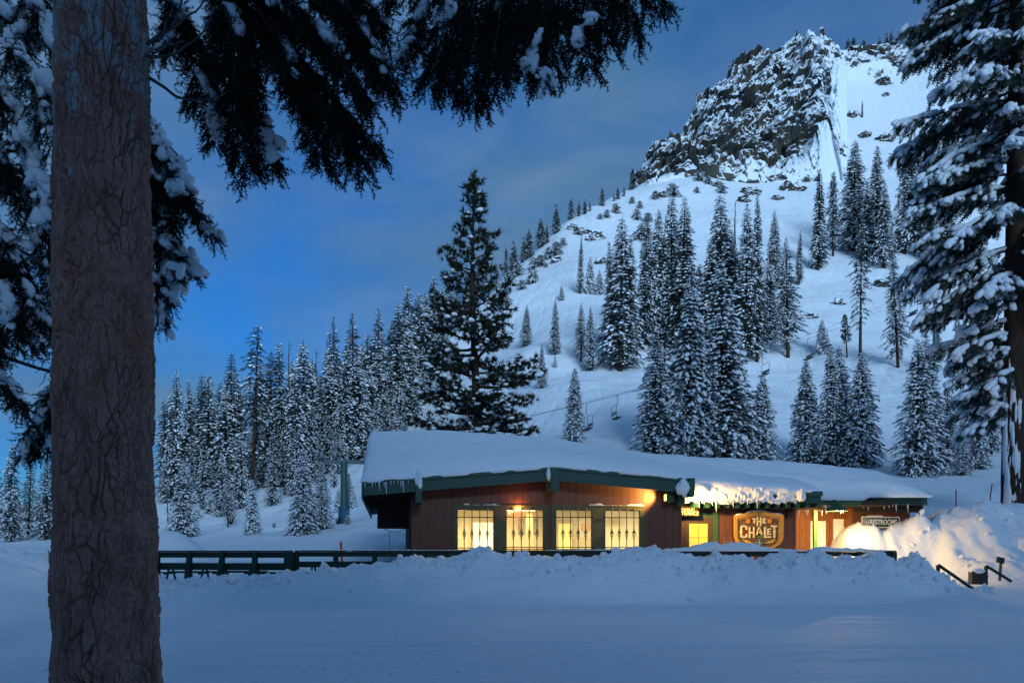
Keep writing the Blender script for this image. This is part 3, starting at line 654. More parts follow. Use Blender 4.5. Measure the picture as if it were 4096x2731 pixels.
KIND['near'] = [conifer(51, 15, 2.7, base=0.03, gap=0.36, nb=9, per=14, spray=0.48, snow=0.45, snow_sz=0.20), conifer(52, 16, 2.6, base=0.03, gap=0.38, nb=9, per=14, spray=0.48, snow=0.39, snow_sz=0.19, ragged=0.35), conifer(53, 21, 3.1, base=0.05, gap=0.42, nb=9, per=14, spray=0.52, snow=0.37, snow_sz=0.21, ragged=0.4)]
KIND['bush'] = [conifer(61, 3.6, 1.9, base=0.04, gap=0.28, nb=7, per=7, spray=0.55, snow=0.32, snow_sz=0.18, power=0.5, ragged=0.5), conifer(62, 3.2, 1.6, base=0.04, gap=0.28, nb=7, per=7, spray=0.5, snow=0.35, snow_sz=0.18, power=0.45, ragged=0.6)]
KIND['ridge'] = [conifer(65, 10, 1.9, base=0.04, gap=0.40, nb=7, per=8, spray=0.62, snow=0.15, snow_sz=0.18, ragged=0.4), conifer(66, 11, 1.6, base=0.05, gap=0.42, nb=7, per=8, spray=0.62, snow=0.17, snow_sz=0.18, ragged=0.5)]
KIND['scrub'] = [pine(71, 20, 3.0, 0.35, 46, sz=0.8, snow=0.17, snow_hi=1.0), pine(72, 8, 2.2, 0.25, 30, sz=0.6, snow=0.24, snow_hi=1.0, lean=1.2)]
KIND['dead'] = [dead_tree(81, 22), dead_tree(82, 20)]
KIND['snag'] = [dead_tree(83, 10, True)]
KIND['shrub'] = [shrub(91), shrub(92)]

ORD = ['first', 'second', 'third', 'fourth', 'fifth', 'sixth', 'seventh', 'eighth', 'ninth', 'tenth', 'eleventh', 'twelfth', 'thirteenth', 'fourteenth', 'fifteenth', 'sixteenth', 'seventeenth', 'eighteenth', 'nineteenth', 'twentieth']
NAME = {'ridge': 'fir_tree', 'fir': 'fir_tree', 'slim': 'fir_tree', 'gaunt': 'fir_tree', 'young': 'young_fir', 'near': 'fir_tree', 'bush': 'snowy_bush', 'scrub': 'pine_tree', 'dead': 'dead_tree', 'snag': 'tree_snag', 'shrub': 'bare_shrub'}
CAT = {'bush': 'bush', 'dead': 'dead tree', 'snag': 'tree snag', 'shrub': 'shrub'}
RT = random.Random(5)
def plant(kind, px, top, base=None, d=None, label=None, group=None, wid=1.0, var=None, noun=None):
    if d is None:
        d = hit(px, base)
        if d is None: d = hit(px, base + 6) or 240.0
    x = X(px, d); z0 = H1(x, d)
    ht = Z(top, d) - z0
    lst = KIND[kind]; crown, trunk, H0 = lst[RT.randrange(len(lst)) if var is None else var]
    s = ht / H0
    root = empty(NAME[kind], (x, d, z0 - 0.05), RT.uniform(0, 6.28), label, CAT.get(kind, 'tree'), group)
    root.rotation_euler[0] = RT.gauss(0, 0.018); root.rotation_euler[1] = RT.gauss(0, 0.018)
    w = s * wid * RT.uniform(0.82, 1.22)
    root.scale = (w, w, s)
    link('trunk' if crown else 'stems', trunk, root)
    if crown is not None:
        dead = crown.name.startswith('branches'); c = link('branches' if dead else 'crown', crown, root)
        if dead: c['kind'] = 'stuff'
    return root
def stand(group, phrase, rows, noun='fir'):
    """rows: (kind, px, top, base or None, d or None[, own label]); labels count from the left"""
    rows = sorted(rows, key=lambda r: r[1]); plain = [r for r in rows if len(r) < 6]
    for r in rows:
        if len(r) > 5: lab = r[5]
        else:
            k = plain.index(r)
            lab = ('leftmost %s' % noun if k == 0 else 'rightmost %s' % noun if k == len(plain) - 1 else '%s %s from the left' % (ORD[k], noun)) + ' ' + phrase
        plant(r[0], r[1], r[2], r[3], r[4], lab, group)

# the forest left of the chalet, back to front
stand('firs on the forest skyline left of the chalet', 'along the forest skyline left of the lift pole', [
 ('slim', 164, 398, None, 122), ('fir', 177, 368, None, 118), ('slim', 189, 378, None, 126), ('fir', 200, 373, None, 130), ('slim', 209, 373, None, 120), ('fir', 231, 351, None, 122),
 ('gaunt', 251, 324, None, 112, 'tall dark pine with long bare red-brown trunk above the young firs'), ('fir', 270, 349, None, 132), ('slim', 280, 341, None, 128), ('dead', 287, 341, None, 128, 'dead grey treetop poking thinly above the forest skyline, left one of two'),
 ('fir', 302, 338, None, 126), ('dead', 316, 349, None, 130, 'dead broken-topped tree on the forest skyline, right one of two'), ('slim', 327, 330, None, 134), ('fir', 334, 314, None, 126)], 'treetop')
stand('firs on the forest skyline above the chalet roof', 'on the skyline between lift pole and big dark pine', [
 ('slim', 347, 335, None, 140), ('fir', 355, 311, None, 134), ('fir', 366, 330, None, 138), ('fir', 378, 307, None, 138), ('slim', 388, 330, None, 146), ('slim', 397, 304, None, 146), ('fir', 404, 312, None, 150), ('slim', 410, 285, None, 160), ('slim', 417, 293, None, 164)], 'treetop')
stand('firs half hidden behind the big dark pine', 'half hidden behind the big dark pine crown', [
 ('fir', 426, 292, None, 172), ('slim', 434, 276, None, 182), ('fir', 442, 285, None, 180), ('slim', 450, 268, None, 196), ('fir', 457, 280, None, 192), ('slim', 466, 262, None, 206), ('fir', 476, 272, None, 204), ('slim', 486, 256, None, 214), ('fir', 496, 262, None, 214), ('slim', 506, 246, None, 222)], 'fir')
stand('firs in the middle of the left forest', 'in the middle rows of the left forest', [
 ('fir', 170, 432, None, 120), ('fir', 185, 415, None, 118), ('slim', 197, 420, None, 120), ('fir', 214, 405, None, 124), ('fir', 224, 385, None, 118), ('fir', 242, 390, None, 122), ('slim', 259, 385, None, 120), ('fir', 268, 392, None, 120), ('fir', 282, 380, None, 124), ('fir', 296, 372, None, 118), ('slim', 308, 378, None, 124), ('fir', 320, 372, None, 122), ('fir', 333, 360, None, 124), ('fir', 346, 365, None, 122), ('fir', 359, 352, None, 124), ('fir', 370, 362, None, 128)], 'fir')
stand('firs in the right part of the left forest', 'in the forest just above the left chalet roof snow', [
 ('slim', 341, 392, None, 118), ('fir', 353, 388, None, 124), ('fir', 365, 382, None, 124), ('fir', 382, 348, None, 134), ('fir', 391, 358, None, 134), ('slim', 400, 345, None, 142), ('fir', 410, 338, None, 146), ('fir', 420, 335, None, 156), ('fir', 401, 385, None, 124), ('fir', 388, 395, None, 124), ('fir', 376, 402, None, 118)], 'fir')
stand('firs filling the lower left forest', 'in the lower dense rows of the left forest', [
 ('fir', 165, 455, None, 116), ('fir', 176, 442, None, 118), ('fir', 193, 448, None, 115), ('slim', 204, 436, None, 120), ('fir', 219, 430, None, 117), ('fir', 236, 426, None, 119), ('fir', 249, 432, None, 117), ('fir', 263, 424, None, 119), ('fir', 276, 418, None, 118), ('fir', 290, 410, None, 118), ('fir', 312, 408, None, 118), ('fir', 327, 405, None, 120), ('fir', 318, 425, None, 114), ('slim', 285, 440, None, 113), ('fir', 338, 420, None, 116)], 'fir')
stand('firs at the foot of the left forest', 'at the lower edge of the left forest', [('fir', 206, 438, None, 110), ('fir', 241, 428, None, 109), ('fir', 272, 432, None, 108), ('fir', 292, 428, None, 110), ('slim', 334, 432, None, 108), ('fir', 222, 452, None, 106)], 'fir')
stand('firs filling the upper left forest', 'in the upper dense rows of the left forest', [
 ('fir', 171, 395, None, 134), ('fir', 194, 392, None, 138), ('fir', 217, 380, None, 136), ('fir', 239, 372, None, 138), ('slim', 261, 362, None, 136), ('fir', 290, 358, None, 140), ('fir', 309, 356, None, 140), ('fir', 325, 350, None, 136), ('fir', 342, 345, None, 138), ('fir', 361, 340, None, 146), ('fir', 373, 334, None, 150), ('fir', 385, 326, None, 156), ('slim', 393, 322, None, 160), ('fir', 413, 318, None, 164)], 'fir')
stand('young firs in front of the left forest', 'in the row before the left forest', [
 ('young', 199, 502, 519, None), ('young', 210, 485, 513, None), ('fir', 228, 462, 527, None), ('young', 252, 478, 534, None, 'bushy young fir by the bare shrub, left of the lift pole'), ('near', 303, 446, 534, None, 'largest snow-laden fir in front of the forest, left of the lift pole'), ('near', 322, 456, 529, None),
 ('young', 351, 476, 508, None), ('young', 348, 509, 524, None, 'tiny fir just right of the lift pole foot'), ('near', 183, 458, 537, None, 'narrow dark fir right beside the big foreground trunk'), ('young', 338, 486, 512, None)], 'young fir')
stand('firs left of the big foreground trunk', 'seen left of the big foreground trunk', [('fir', 10, 440, None, 88), ('fir', 28, 452, None, 90), ('fir', 46, 452, None, 88), ('fir', 60, 446, None, 96), ('slim', -6, 446, None, 94), ('fir', 78, 452, None, 94)], 'fir')
plant('snag', 168, 486, 528, None, 'pale grey broken snag beside the big foreground trunk', None)
plant('shrub', 231, 506, 524, None, 'bare brown shrub between two young firs left of lift pole', 'bare shrubs on the apron', wid=0.9)
plant('shrub', 338, 514, 524, None, 'thin bare shrub just left of the lift pole', 'bare shrubs on the apron')
plant('shrub', 274, 521, 527, None, 'smallest bare twigs in open snow between the young firs', 'bare shrubs on the apron')

# firs on the open slope
stand('trees on the ridge line', 'on the ridge line below the cliff', [
 ('ridge', 514, 240, 268, None), ('ridge', 523, 236, 262, None), ('ridge', 529, 228, 258, None), ('ridge', 541, 217, 247, None), ('ridge', 547, 222, 243, None), ('ridge', 556, 203, 233, None), ('ridge', 571, 197, 219, None), ('ridge', 579, 200, 216, None), ('ridge', 585, 198, 214, None), ('ridge', 590, 201, 211, None), ('ridge', 602, 185, 206, None), ('ridge', 614, 192, 201, None), ('ridge', 618, 187, 199, None), ('ridge', 624, 186, 196, None), ('ridge', 633, 167, 189, None)], 'tree')
stand('bushy trees below the ridge', 'dotted just below the left ridge', [
 ('bush', 508, 272, 284, None), ('bush', 517, 262, 276, None), ('bush', 533, 257, 268, None), ('bush', 532, 268, 283, None), ('bush', 541, 254, 266, None), ('bush', 549, 247, 258, None), ('bush', 556, 241, 256, None), ('bush', 563, 237, 246, None), ('bush', 506, 292, 312, None), ('bush', 522, 279, 289, None), ('bush', 546, 262, 267, None)], 'bush')
stand('bushes below the cliff', 'in the snow under the cliff foot', [
 ('bush', 600, 213, 219, None), ('bush', 607, 209, 218, None), ('bush', 616, 203, 213, None), ('bush', 637, 208, 220, None), ('bush', 632, 196, 204, None), ('bush', 648, 212, 222, None), ('bush', 655, 190, 199, None), ('bush', 643, 222, 240, None), ('bush', 673, 183, 196, None), ('bush', 699, 170, 181, None), ('bush', 708, 176, 184, None), ('bush', 722, 183, 193, None), ('bush', 640, 200, 208, None), ('bush', 697, 186, 193, None)], 'bush')
stand('firs on the open slope', 'alone on the open slope right of the big dark pine', [
 ('fir', 526, 304, 346, None), ('fir', 555, 298, 355, None), ('young', 562, 284, 300, None), ('fir', 542, 343, 388, None), ('young', 555, 354, 368, None), ('near', 574, 366, 446, None, 'snow-laden fir standing behind the roof snow in front of the chairlift cable'),
 ('slim', 580, 234, 294, None), ('young', 590, 256, 293, None), ('young', 600, 269, 294, None), ('fir', 581, 302, 362, None), ('fir', 590, 304, 371, None), ('young', 594, 358, 370, None)], 'fir')
stand('tall firs left of the middle clump', 'in the tall clump on the middle slope', [
 ('slim', 612, 240, 350, None), ('fir', 620, 216, 371, None), ('slim', 629, 236, 365, None), ('fir', 650, 220, 345, None), ('slim', 643, 236, 350, None), ('fir', 660, 205, 345, None), ('fir', 671, 191, 345, None), ('fir', 682, 196, 350, None), ('slim', 690, 215, 345, None), ('dead', 665, 214, 302, None, 'dark dead pole standing among the tall firs of middle slope'), ('slim', 696, 262, 330, None)], 'fir')
stand('tall firs of the central clump', 'in the central clump above the chalet roof', [
 ('fir', 722, 191, 352, None), ('dead', 735, 199, 300, None, 'dead tree with curled bare top in the central clump'), ('fir', 746, 200, 361, None), ('slim', 758, 190, 300, None), ('fir', 774, 209, 290, None), ('fir', 733, 225, 355, None), ('fir', 712, 240, 352, None), ('fir', 757, 255, 362, None), ('fir', 770, 262, 340, None)], 'fir')
stand('snowy firs right behind the chalet roof', 'right behind the chalet roof, left clump', [
 ('gaunt', 668, 300, 452, None, 'dark sparse fir with bare lower trunk behind the chalet roof'), ('near', 655, 330, 452, None), ('near', 687, 272, 454, None), ('near', 702, 320, 455, None), ('near', 724, 262, 457, None), ('near', 712, 350, 457, None), ('near', 742, 380, 459, None), ('near', 761, 372, 459, None), ('near', 735, 330, 456, None), ('near', 680, 380, 455, None)], 'fir')
stand('snowy firs behind the restrooms', 'in the trio right behind the restroom roof', [
 ('near', 806, 358, 462, None), ('near', 831, 341, 465, None), ('near', 843, 345, 463, None), ('near', 861, 350, 467, None)], 'fir')
stand('firs beside the right foreground tree', 'between restroom roof and the big right tree', [
 ('near', 917, 338, 475, None), ('near', 929, 333, 470, None), ('near', 962, 412, 475, None), ('near', 948, 380, 465, None), ('near', 978, 395, 468, None), ('fir', 990, 350, 455, None)], 'fir')
stand('firs on the right middle slope', 'on the middle slope above the restrooms', [
 ('fir', 788, 237, 357, None), ('slim', 799, 229, 284, None), ('snag', 798, 249, 285, None, 'stout broken snag on the slope right of central clump'), ('young', 822, 319, 354, None), ('scrub', 847, 314, 357, None, 'small crooked pine leaning beside the broken trunk'), ('gaunt', 860, 222, 374, None, 'tall ragged fir with a torn dark trunk above the trio'), ('fir', 898, 247, 367, None), ('slim', 937, 300, 372, None)], 'fir')
stand('tall trees high on the right slope', 'high on the slope under the right gully', [
 ('slim', 818, 168, 270, None), ('slim', 833, 170, 256, None), ('fir', 854, 139, 252, None), ('fir', 876, 145, 259, None), ('fir', 884, 183, 268, None), ('fir', 905, 138, 254, None), ('fir', 920, 150, 251, None), ('fir', 932, 165, 262, None), ('fir', 946, 180, 270, None), ('slim', 867, 180, 262, None)], 'tree')
stand('trees at the cliff foot and gully', 'in the gully right of the cliff', [
 ('slim', 838, 62, 88, None), ('slim', 819, 100, 116, None), ('slim', 843, 104, 119, None), ('slim', 862, 100, 118, None), ('bush', 878, 70, 78, None), ('bush', 887, 76, 85, None)], 'tree')
for i, (px, t) in enumerate(((848, 40), (853, 38), (864, 40), (880, 39), (887, 34), (891, 32), (897, 33), (903, 30), (910, 36))):
    plant('ridge', px, t - 2, None, 352, ('leftmost' if i == 0 else 'rightmost' if i == 8 else ORD[i]) + (' tiny tree along the cliff rim' if i in (0, 8) else ' tiny tree from the left along the cliff rim'), 'tiny trees on the cliff rim', wid=1.0)

# the big dark pine behind the roof
def env_pine(f): return np.interp(f, [0, 0.06, 0.2, 0.35, 0.5, 0.6, 0.72, 0.82, 0.9, 1], [0.95, 1.0, 0.95, 0.86, 0.72, 0.56, 0.34, 0.25, 0.14, 0.03])
dP = 62.0; xP = X(483, dP); zP = H1(xP, dP); hP = Z(172, dP) - zP
cr_, tr_, _ = pine(7, hP, 5.3, 0.05, 112, sz=0.50, snow=0.34, env=env_pine, snow_hi=0.62, lean=-1.0)
rt = empty('pine_tree', (xP, dP, zP), 0.0, 'big dark spreading pine rising behind the chalet roof', 'tree')
link('trunk', tr_, rt); link('crown', cr_, rt)

# unseen firs, added behind the viewpoint so that their crowns shade the near boughs
for k, (x, y, h) in enumerate(((0.2, -8.2, 27.0), (3.6, -8.8, 20.0))):
    crown, trunk, H0 = KIND['gaunt'][0] if k == 0 else KIND['near'][k % 3]
    r = empty('fir_tree', (x, y, -0.05), k * 2.1, ['left one of two firs standing behind the viewpoint', 'right one of two firs standing behind the viewpoint'][k], 'tree', 'firs behind the viewpoint')
    r.scale = (h / H0 * (1.7 if k == 0 else 1.25), h / H0 * (1.7 if k == 0 else 1.25), h / H0); link('trunk', trunk, r); link('crown', crown, r)
# ------------------------------------------------------------------ the chalet
YAW = math.radians(9.0); CA, SA = math.cos(YAW), math.sin(YAW)
X0, Y0 = X(412, 29.0), 29.0
CH = empty('chalet', (X0, Y0, 0), YAW, 'low red-brown timber chalet with green fascia and lit barred windows', 'building')
def FX(px, ly):
    t = (px - 512) / FPX; return (t * (Y0 + ly * CA) - X0 + ly * SA) / (CA - t * SA)
def FD(lx, ly): return Y0 + lx * SA + ly * CA
def FP(px, py, ly):
    lx = FX(px, ly); return np.array((lx, ly, Z(py, FD(lx, ly))))
def W2(lx, ly, z): return (X0 + lx * CA - ly * SA, Y0 + lx * SA + ly * CA, z)
def PXof(lx, ly):
    x, y, _ = W2(lx, ly, 0); return 512 + x / y * FPX
WD = FX(681.5, 0)
def quadbar(name, m, pts, ly, th, parent=CH):      # pts: px,py of bottom-left, bottom-right, top-right, top-left
    V = [FP(a, b, ly) for a, b in pts]; V2 = [v + np.array((0, th, 0)) for v in V]
    mb = MB(); bl, br, tr, tl = V; bl2, br2, tr2, tl2 = V2
    mb.hexa([bl, br, br2, bl2, tl, tr, tr2, tl2]); return mb.build(name, m, parent)
FY = -0.75
# fascia boards, their cap strips, beam ends
for (b0, b1, t1, t0) in (((364, 495), (415.4, 491), (415.4, 476.8), (362, 481)), ((422.2, 490.2), (550.8, 480), (550.8, 466.6), (422.2, 476.2)), ((559.4, 480.4), (689.4, 492.4), (689.4, 478), (559.4, 466.2))):
    f = quadbar('fascia', M['green'], (b0, b1, t1, t0), FY, 0.06)
    c0 = (t0[0], t0[1] + 3.2); c1 = (t1[0], t1[1] + 3.2)
    quadbar('cap_strip', M['green'], (c0, c1, t1, t0), FY - 0.05, 0.045, f)
def beam(px0, px1, py0, py1, ly0, ly1):
    a = FP(px0, py1, ly0); b = FP(px1, py0, ly0)
    return MB().box((a[0], ly0, a[2]), (b[0], ly1, b[2])).build('beam_end', M['green'], CH)
beam(415.6, 422, 484, 502, -0.95, 0.0); beam(551, 559.2, 466.8, 490, -1.0, 0.0); beam(689.6, 695, 477.5, 496, -0.95, 0.2)
# roof deck and dark soffits (gable part)
def zunder(lx):
    xs = [FX(362, FY), FX(555, FY), FX(690, FY)]; zs = [FP(364, 494.5, FY)[2], FP(555, 479.5, FY)[2], FP(690, 492, FY)[2]]
    return float(np.interp(lx, xs, zs))
LX0, LXR, LX1 = FX(362, FY), FX(555, FY), FX(694, FY)
def roofslab(a, b, y0, y1, lo, th, m, name, parent=CH):
    za, zb = zunder(a) + lo, zunder(b) + lo
    return MB().hexa([(a, y0, za), (b, y0, zb), (b, y1, zb), (a, y1, za), (a, y0, za + th), (b, y0, zb + th), (b, y1, zb + th), (a, y1, za + th)]).build(name, m, parent)
roofslab(LX0 + 0.05, LXR, FY + 0.065, 17, 0.10, 0.30, M['soffit'], 'roof')
roofslab(LXR + 0.002, LX1, FY + 0.065, 17, 0.10, 0.30, M['soffit'], 'roof')
for k in range(7):                                        # rafters showing under the left eave
    y = -0.1 + k * 1.1
    a, b = LX0 + 0.15, 0.0
    MB().hexa([(a, y, zunder(a) - 0.10), (b, y, zunder(b) - 0.10), (b, y + 0.12, zunder(b) - 0.10), (a, y + 0.12, zunder(a) - 0.10), (a, y, zunder(a) + 0.098), (b, y, zunder(b) + 0.098), (b, y + 0.12, zunder(b) + 0.098), (a, y + 0.12, zunder(a) + 0.098)]).build('rafter', M['soffit'], CH)
MB().box((LX0 - 0.02, FY + 0.07, zunder(LX0) - 0.12), (LX0 + 0.045, 17, zunder(LX0) + 0.38)).build('eave_board', M['green'], CH)
MB().box((LX0 + 0.5, 2.0, 2.55), (-0.06, 2.12, zunder(-1) - 0.12)).build('eave_panel', M['soffit'], CH)
# windows
WINS = [(457, 494, 509, 549.6), (506, 543.6, 509, 549), (555.6, 592, 509.2, 549), (604.6, 640, 509.6, 549)]
TRIMS = [(453, 547, 505.2, 553), (551.6, 644.2, 505.4, 553)]
def wrect(w, ly=0.0):
    a = FP(w[0], w[3], ly); b = FP(w[1], w[2], ly); return a[0], b[0], a[2], b[2]
trim_r = [wrect(t) for t in TRIMS]; win_r = [wrect(w) for w in WINS]
wallp = MB().box((0, 0.05, 0.2), (0.001, 0.051, 0.21)).build('front_wall', M['board'], CH)
RB = random.Random(3)
x = 0.0; pitch = 0.292
zs_seam = Z(499, 29)
while x < WD - 0.05:
    x1 = min(x + pitch - 0.009, WD); c = (x + x1) / 2
    segs = [(0.2, None)]
    for (a, b, z0, z1) in trim_r:
        if x1 > a + 0.02 and x < b - 0.02:
            segs = [(0.2, z0 + 0.02), (z1 - 0.02, None)]
            if x < a: segs.append(('L', a, z0, z1))
            if x1 > b: segs.append(('R', b, z0, z1))
    off = RB.uniform(-0.0015, 0.0015)
    for s in segs:
        if s[0] == 'L': MB().box((x, off, s[2] + 0.021), (s[1] + 0.01, 0.06, s[3] - 0.021)).build('board', M['board'], wallp); continue
        if s[0] == 'R': MB().box((s[1] - 0.01, off, s[2] + 0.021), (x1, 0.06, s[3] - 0.021)).build('board', M['board'], wallp); continue
        zt = [zunder(x) + 0.095, zunder(x1) + 0.095] if s[1] is None else [s[1], s[1]]
        MB().hexa([(x, off, s[0]), (x1, off, s[0]), (x1, 0.06, s[0]), (x, 0.06, s[0]), (x, off, zt[0]), (x1, off, zt[1]), (x1, 0.06, zt[1]), (x, 0.06, zt[0])]).build('board', M['board'], wallp)
    x += pitch
# dark backing, split round the openings so that light stays inside
bk = MB(); zb0, zb1 = min(w[2] for w in win_r), max(w[3] for w in win_r)
cuts = [0.0] + [v for w in win_r for v in (w[0], w[1])] + [WD]
for i in range(0, len(cuts), 2): bk.box((cuts[i], 0.065, zb0), (cuts[i + 1], 0.12, zb1))
bk.box((0, 0.065, 0.2), (WD, 0.12, zb0)); bk.box((0, 0.065, zb1), (WD, 0.12, 3.75))
bk.build('wall_backing', M['cream'], CH)
def glassmat(name, tintc, frost):
    m = bpy.data.materials.new(name); m.use_nodes = True; nt = m.node_tree; nt.nodes.clear()
    o = nt.nodes.new('ShaderNodeOutputMaterial'); tr = nt.nodes.new('ShaderNodeBsdfTransparent'); tl = nt.nodes.new('ShaderNodeBsdfTranslucent'); gl = nt.nodes.new('ShaderNodeBsdfGlossy')
    tr.inputs[0].default_value = (*tintc, 1); tl.inputs[0].default_value = (0.92, 0.9, 0.84, 1); gl.inputs['Roughness'].default_value = 0.08
    tc = nt.nodes.new('ShaderNodeTexCoord'); n = nt.nodes.new('ShaderNodeTexNoise'); n.inputs['Scale'].default_value = 1.1; n.inputs['Detail'].default_value = 2
    nt.links.new(tc.outputs['Object'], n.inputs['Vector'])
    mr = nt.nodes.new('ShaderNodeMapRange'); mr.inputs[1].default_value = 0.3; mr.inputs[2].default_value = 0.7; mr.inputs[3].default_value = max(0, frost - 0.05); mr.inputs[4].default_value = min(1, frost + 0.12)
    nt.links.new(n.outputs[0], mr.inputs[0])
    m1 = nt.nodes.new('ShaderNodeMixShader'); m2 = nt.nodes.new('ShaderNodeMixShader'); m2.inputs[0].default_value = 0.05
    nt.links.new(mr.outputs[0], m1.inputs[0]); nt.links.new(tr.outputs[0], m1.inputs[1]); nt.links.new(tl.outputs[0], m1.inputs[2])
    nt.links.new(m1.outputs[0], m2.inputs[1]); nt.links.new(gl.outputs[0], m2.inputs[2]); nt.links.new(m2.outputs[0], o.inputs[0]); return m
M['pane'] = glassmat('misted_window_glass', (0.97, 0.97, 0.92), 0.14)
M['pane_frost'] = glassmat('frosted_window_glass', (0.95, 0.95, 0.9), 0.75)
for t, (a, b, z0, z1) in zip(TRIMS, trim_r):              # trim: one frame round each pair
    ws = [w for w in win_r if a < w[0] < b]
    fr = MB(); y0, y1 = -0.028, 0.0645
    fr.box((a, y0, ws[0][3]), (b, y1, z1)); fr.box((a, y0, z0), (b, y1, ws[0][2]))
    xs_ = [a] + [v for w in ws for v in (w[0], w[1])] + [b]
    for i in range(0, len(xs_), 2): fr.box((xs_[i], y0 + 0.002, ws[0][2]), (xs_[i + 1], y1, ws[0][3]))
    fr.build('window_trim', M['olive'], CH)
    lip = MB().box((a - 0.02, -0.05, z1 - 0.05), (b + 0.02, -0.0285, z1 + 0.01)); lip.build('drip_edge', M['olive'], CH)
basket_me = None
def basket_mesh():
    mb = MB()
    for k in range(4):
        a = k * math.pi / 2 + 0.4; t = np.linspace(0, 1, 9)
        r = 0.070 * np.sin(t * math.pi) ** 0.8 * (1 - 0.25 * t); an = a + t * 1.2
        mb.tube(np.stack([r * np.cos(an), r * np.sin(an), 0.30 - 0.30 * t], 1), 0.011, 5)
    mb.lathe([(0.0, 0.0), (0.028, -0.01), (0.030, -0.05), (0.012, -0.07), (0.0, -0.075)], n=8)
    for s in (-1, 1): mb.tube([(0, 0, 0.30), (0.03 * s, 0, 0.33), (0.045 * s, 0, 0.32)], 0.006, 4)
    return mesh_np('basket_twist', np.vstack(mb.v), [np.vstack(f) for f in mb.f.values()], [M['iron']], smooth=True)
BASK = basket_mesh()
for wi, (a, b, z0, z1) in enumerate(win_r):
    w, h = b - a, z1 - z0
    sash = MB(); e = 0.03
    sash.box((a, 0.0, z0), (a + e, 0.05, z1)); sash.box((b - e, 0.0, z0), (b, 0.05, z1)); sash.box((a + e, 0.0, z1 - e), (b - e, 0.05, z1)); sash.box((a + e, 0.0, z0), (b - e, 0.05, z0 + e))
    win = sash.build('window', M['olive'], CH)
    if wi in (0, 1, 2): tag(win, ['window with a bright white doorway behind', 'window with red bulbs behind its top left', 'window with a yellow doorway behind'][wi])
    else: tag(win, 'fully misted window at the right')
    MB().box((a + 0.001, 0.052, z0 + 0.001), (b - 0.001, 0.060, z1 - 0.001)).build('pane', M['pane_frost'] if wi == 3 else M['pane'], win)
    for f in (0.19, 0.40, 0.61, 0.815):
        MB().tube([(a + w * f, -0.055, z0 - 0.02), (a + w * f, -0.055, z1 + 0.07)], 0.017, 6).build('bar', M['iron'], win)
        o = link('basket_twist', BASK, win); o.location = (a + w * f, -0.055, z0 + h * 0.30)
    for f in (0.06, 0.81):
        MB().tube([(a - 0.07, -0.072, z0 + h * f), (b + 0.07, -0.072, z0 + h * f)], 0.017, 6).build('bar', M['iron'], win)
        for xx in (a - 0.07, b + 0.07): MB().lathe([(0, 0.02), (0.022, 0.012), (0.025, 0), (0, -0.001)], (xx, -0.06, z0 + h * f), 8).build('bolt', M['steel'], win)
# snow lines on top of the window trim
def ridge_snow(name, pts, parent, hgt, dep, seed, m=None, n=60):
    """a low lumpy snow line on a ledge: pts (x, y, z) start and end in parent space"""
    R = np.random.RandomState(seed); p0, p1 = np.array(pts[0], float), np.array(pts[-1], float)
    t = np.linspace(0, 1, n); c = np.stack([np.interp(t, np.linspace(0, 1, len(pts)), [p[i] for p in pts]) for i in range(3)], 1)
    hh = hgt * np.clip(0.55 + 0.75 * vnoise(np.stack([t * n * 0.16, t * 0 + seed, t * 0], 1), seed) + 0.3 * vnoise(np.stack([t * n * 0.5, t * 0 + seed, t * 0], 1), seed + 1), 0.08, 1.5) * np.clip(np.minimum(t, 1 - t) * n / 3, 0.02, 1)
    d = p1 - p0; d /= np.linalg.norm(d); l = np.array((d[1], -d[0], 0)); rows = []
    for a in np.linspace(0, math.pi, 7):
        rows.append(c + l * (math.cos(a) * dep / 2) + np.array((0, 0, 1.0)) * (math.sin(a) ** 0.7 * hh)[:, None] + (R.rand(n, 1) - 0.5) * 0.012)
    V = np.array(rows).reshape(-1, 3); k = len(rows)
    i, j = np.meshgrid(np.arange(k - 1), np.arange(n - 1), indexing='ij')
    F = np.stack([i * n + j, i * n + j + 1, (i + 1) * n + j + 1, (i + 1) * n + j], -1).reshape(-1, 4)
    return link(name, mesh_np(name, V, [F], [m or M['snow_bank']], smooth=True), parent)
a, b, z0, z1 = trim_r[0]; ridge_snow('ledge_snow', [(a + 0.35, -0.02, z1 + 0.008), (a + 1.75, -0.02, z1 + 0.008)], CH, 0.05, 0.06, 3)
a, b, z0, z1 = trim_r[1]; ridge_snow('ledge_snow', [(a + 1.4, -0.02, z1 + 0.008), (b, -0.02, z1 + 0.008)], CH, 0.06, 0.06, 4)
# side wall (left), with leaning boards and hanging cable
for k in range(14):
    y = 0.065 + k * 0.6
    MB().box((-0.02 - 0.006 * (k % 2), y, 0.2), (0.0, y + 0.585, zunder(0) + 0.09)).build('side_board', M['soffit'] if k % 3 else M['board'], CH)
for k in range(3):
    MB().bar((-0.10 - 0.05 * k, 0.5 + 0.5 * k, 0.4), (-0.04, 0.7 + 0.5 * k, 2.7 - 0.3 * k), 0.07, 0.05).build('leaning_plank', M['snag'], CH)
mb = MB(); t = np.linspace(0, 1, 12)
mb.tube(np.stack([LX0 + 0.6 + 1.1 * t, 0.8 + 0 * t, 2.62 - 0.22 * np.sin(t * math.pi)], 1), 0.012, 5)
mb.tube(np.stack([LX0 + 0.95 + 0.5 * t ** 2, 0.8 + 0 * t, 2.42 - 1.7 * np.sin(t * math.pi * 0.62) + 0.2 * t], 1), 0.010, 5)
mb.build('loose_cable', M['wire'], CH)
MB().box((LX0 + 1.0, 0.78, 0.7), (LX0 + 1.06, 0.84, 0.95)).build('cable_plug', M['wire'], CH)
M['ceil'] = mat('dark_ceiling_boards', (0.09, 0.055, 0.025), 0.7)
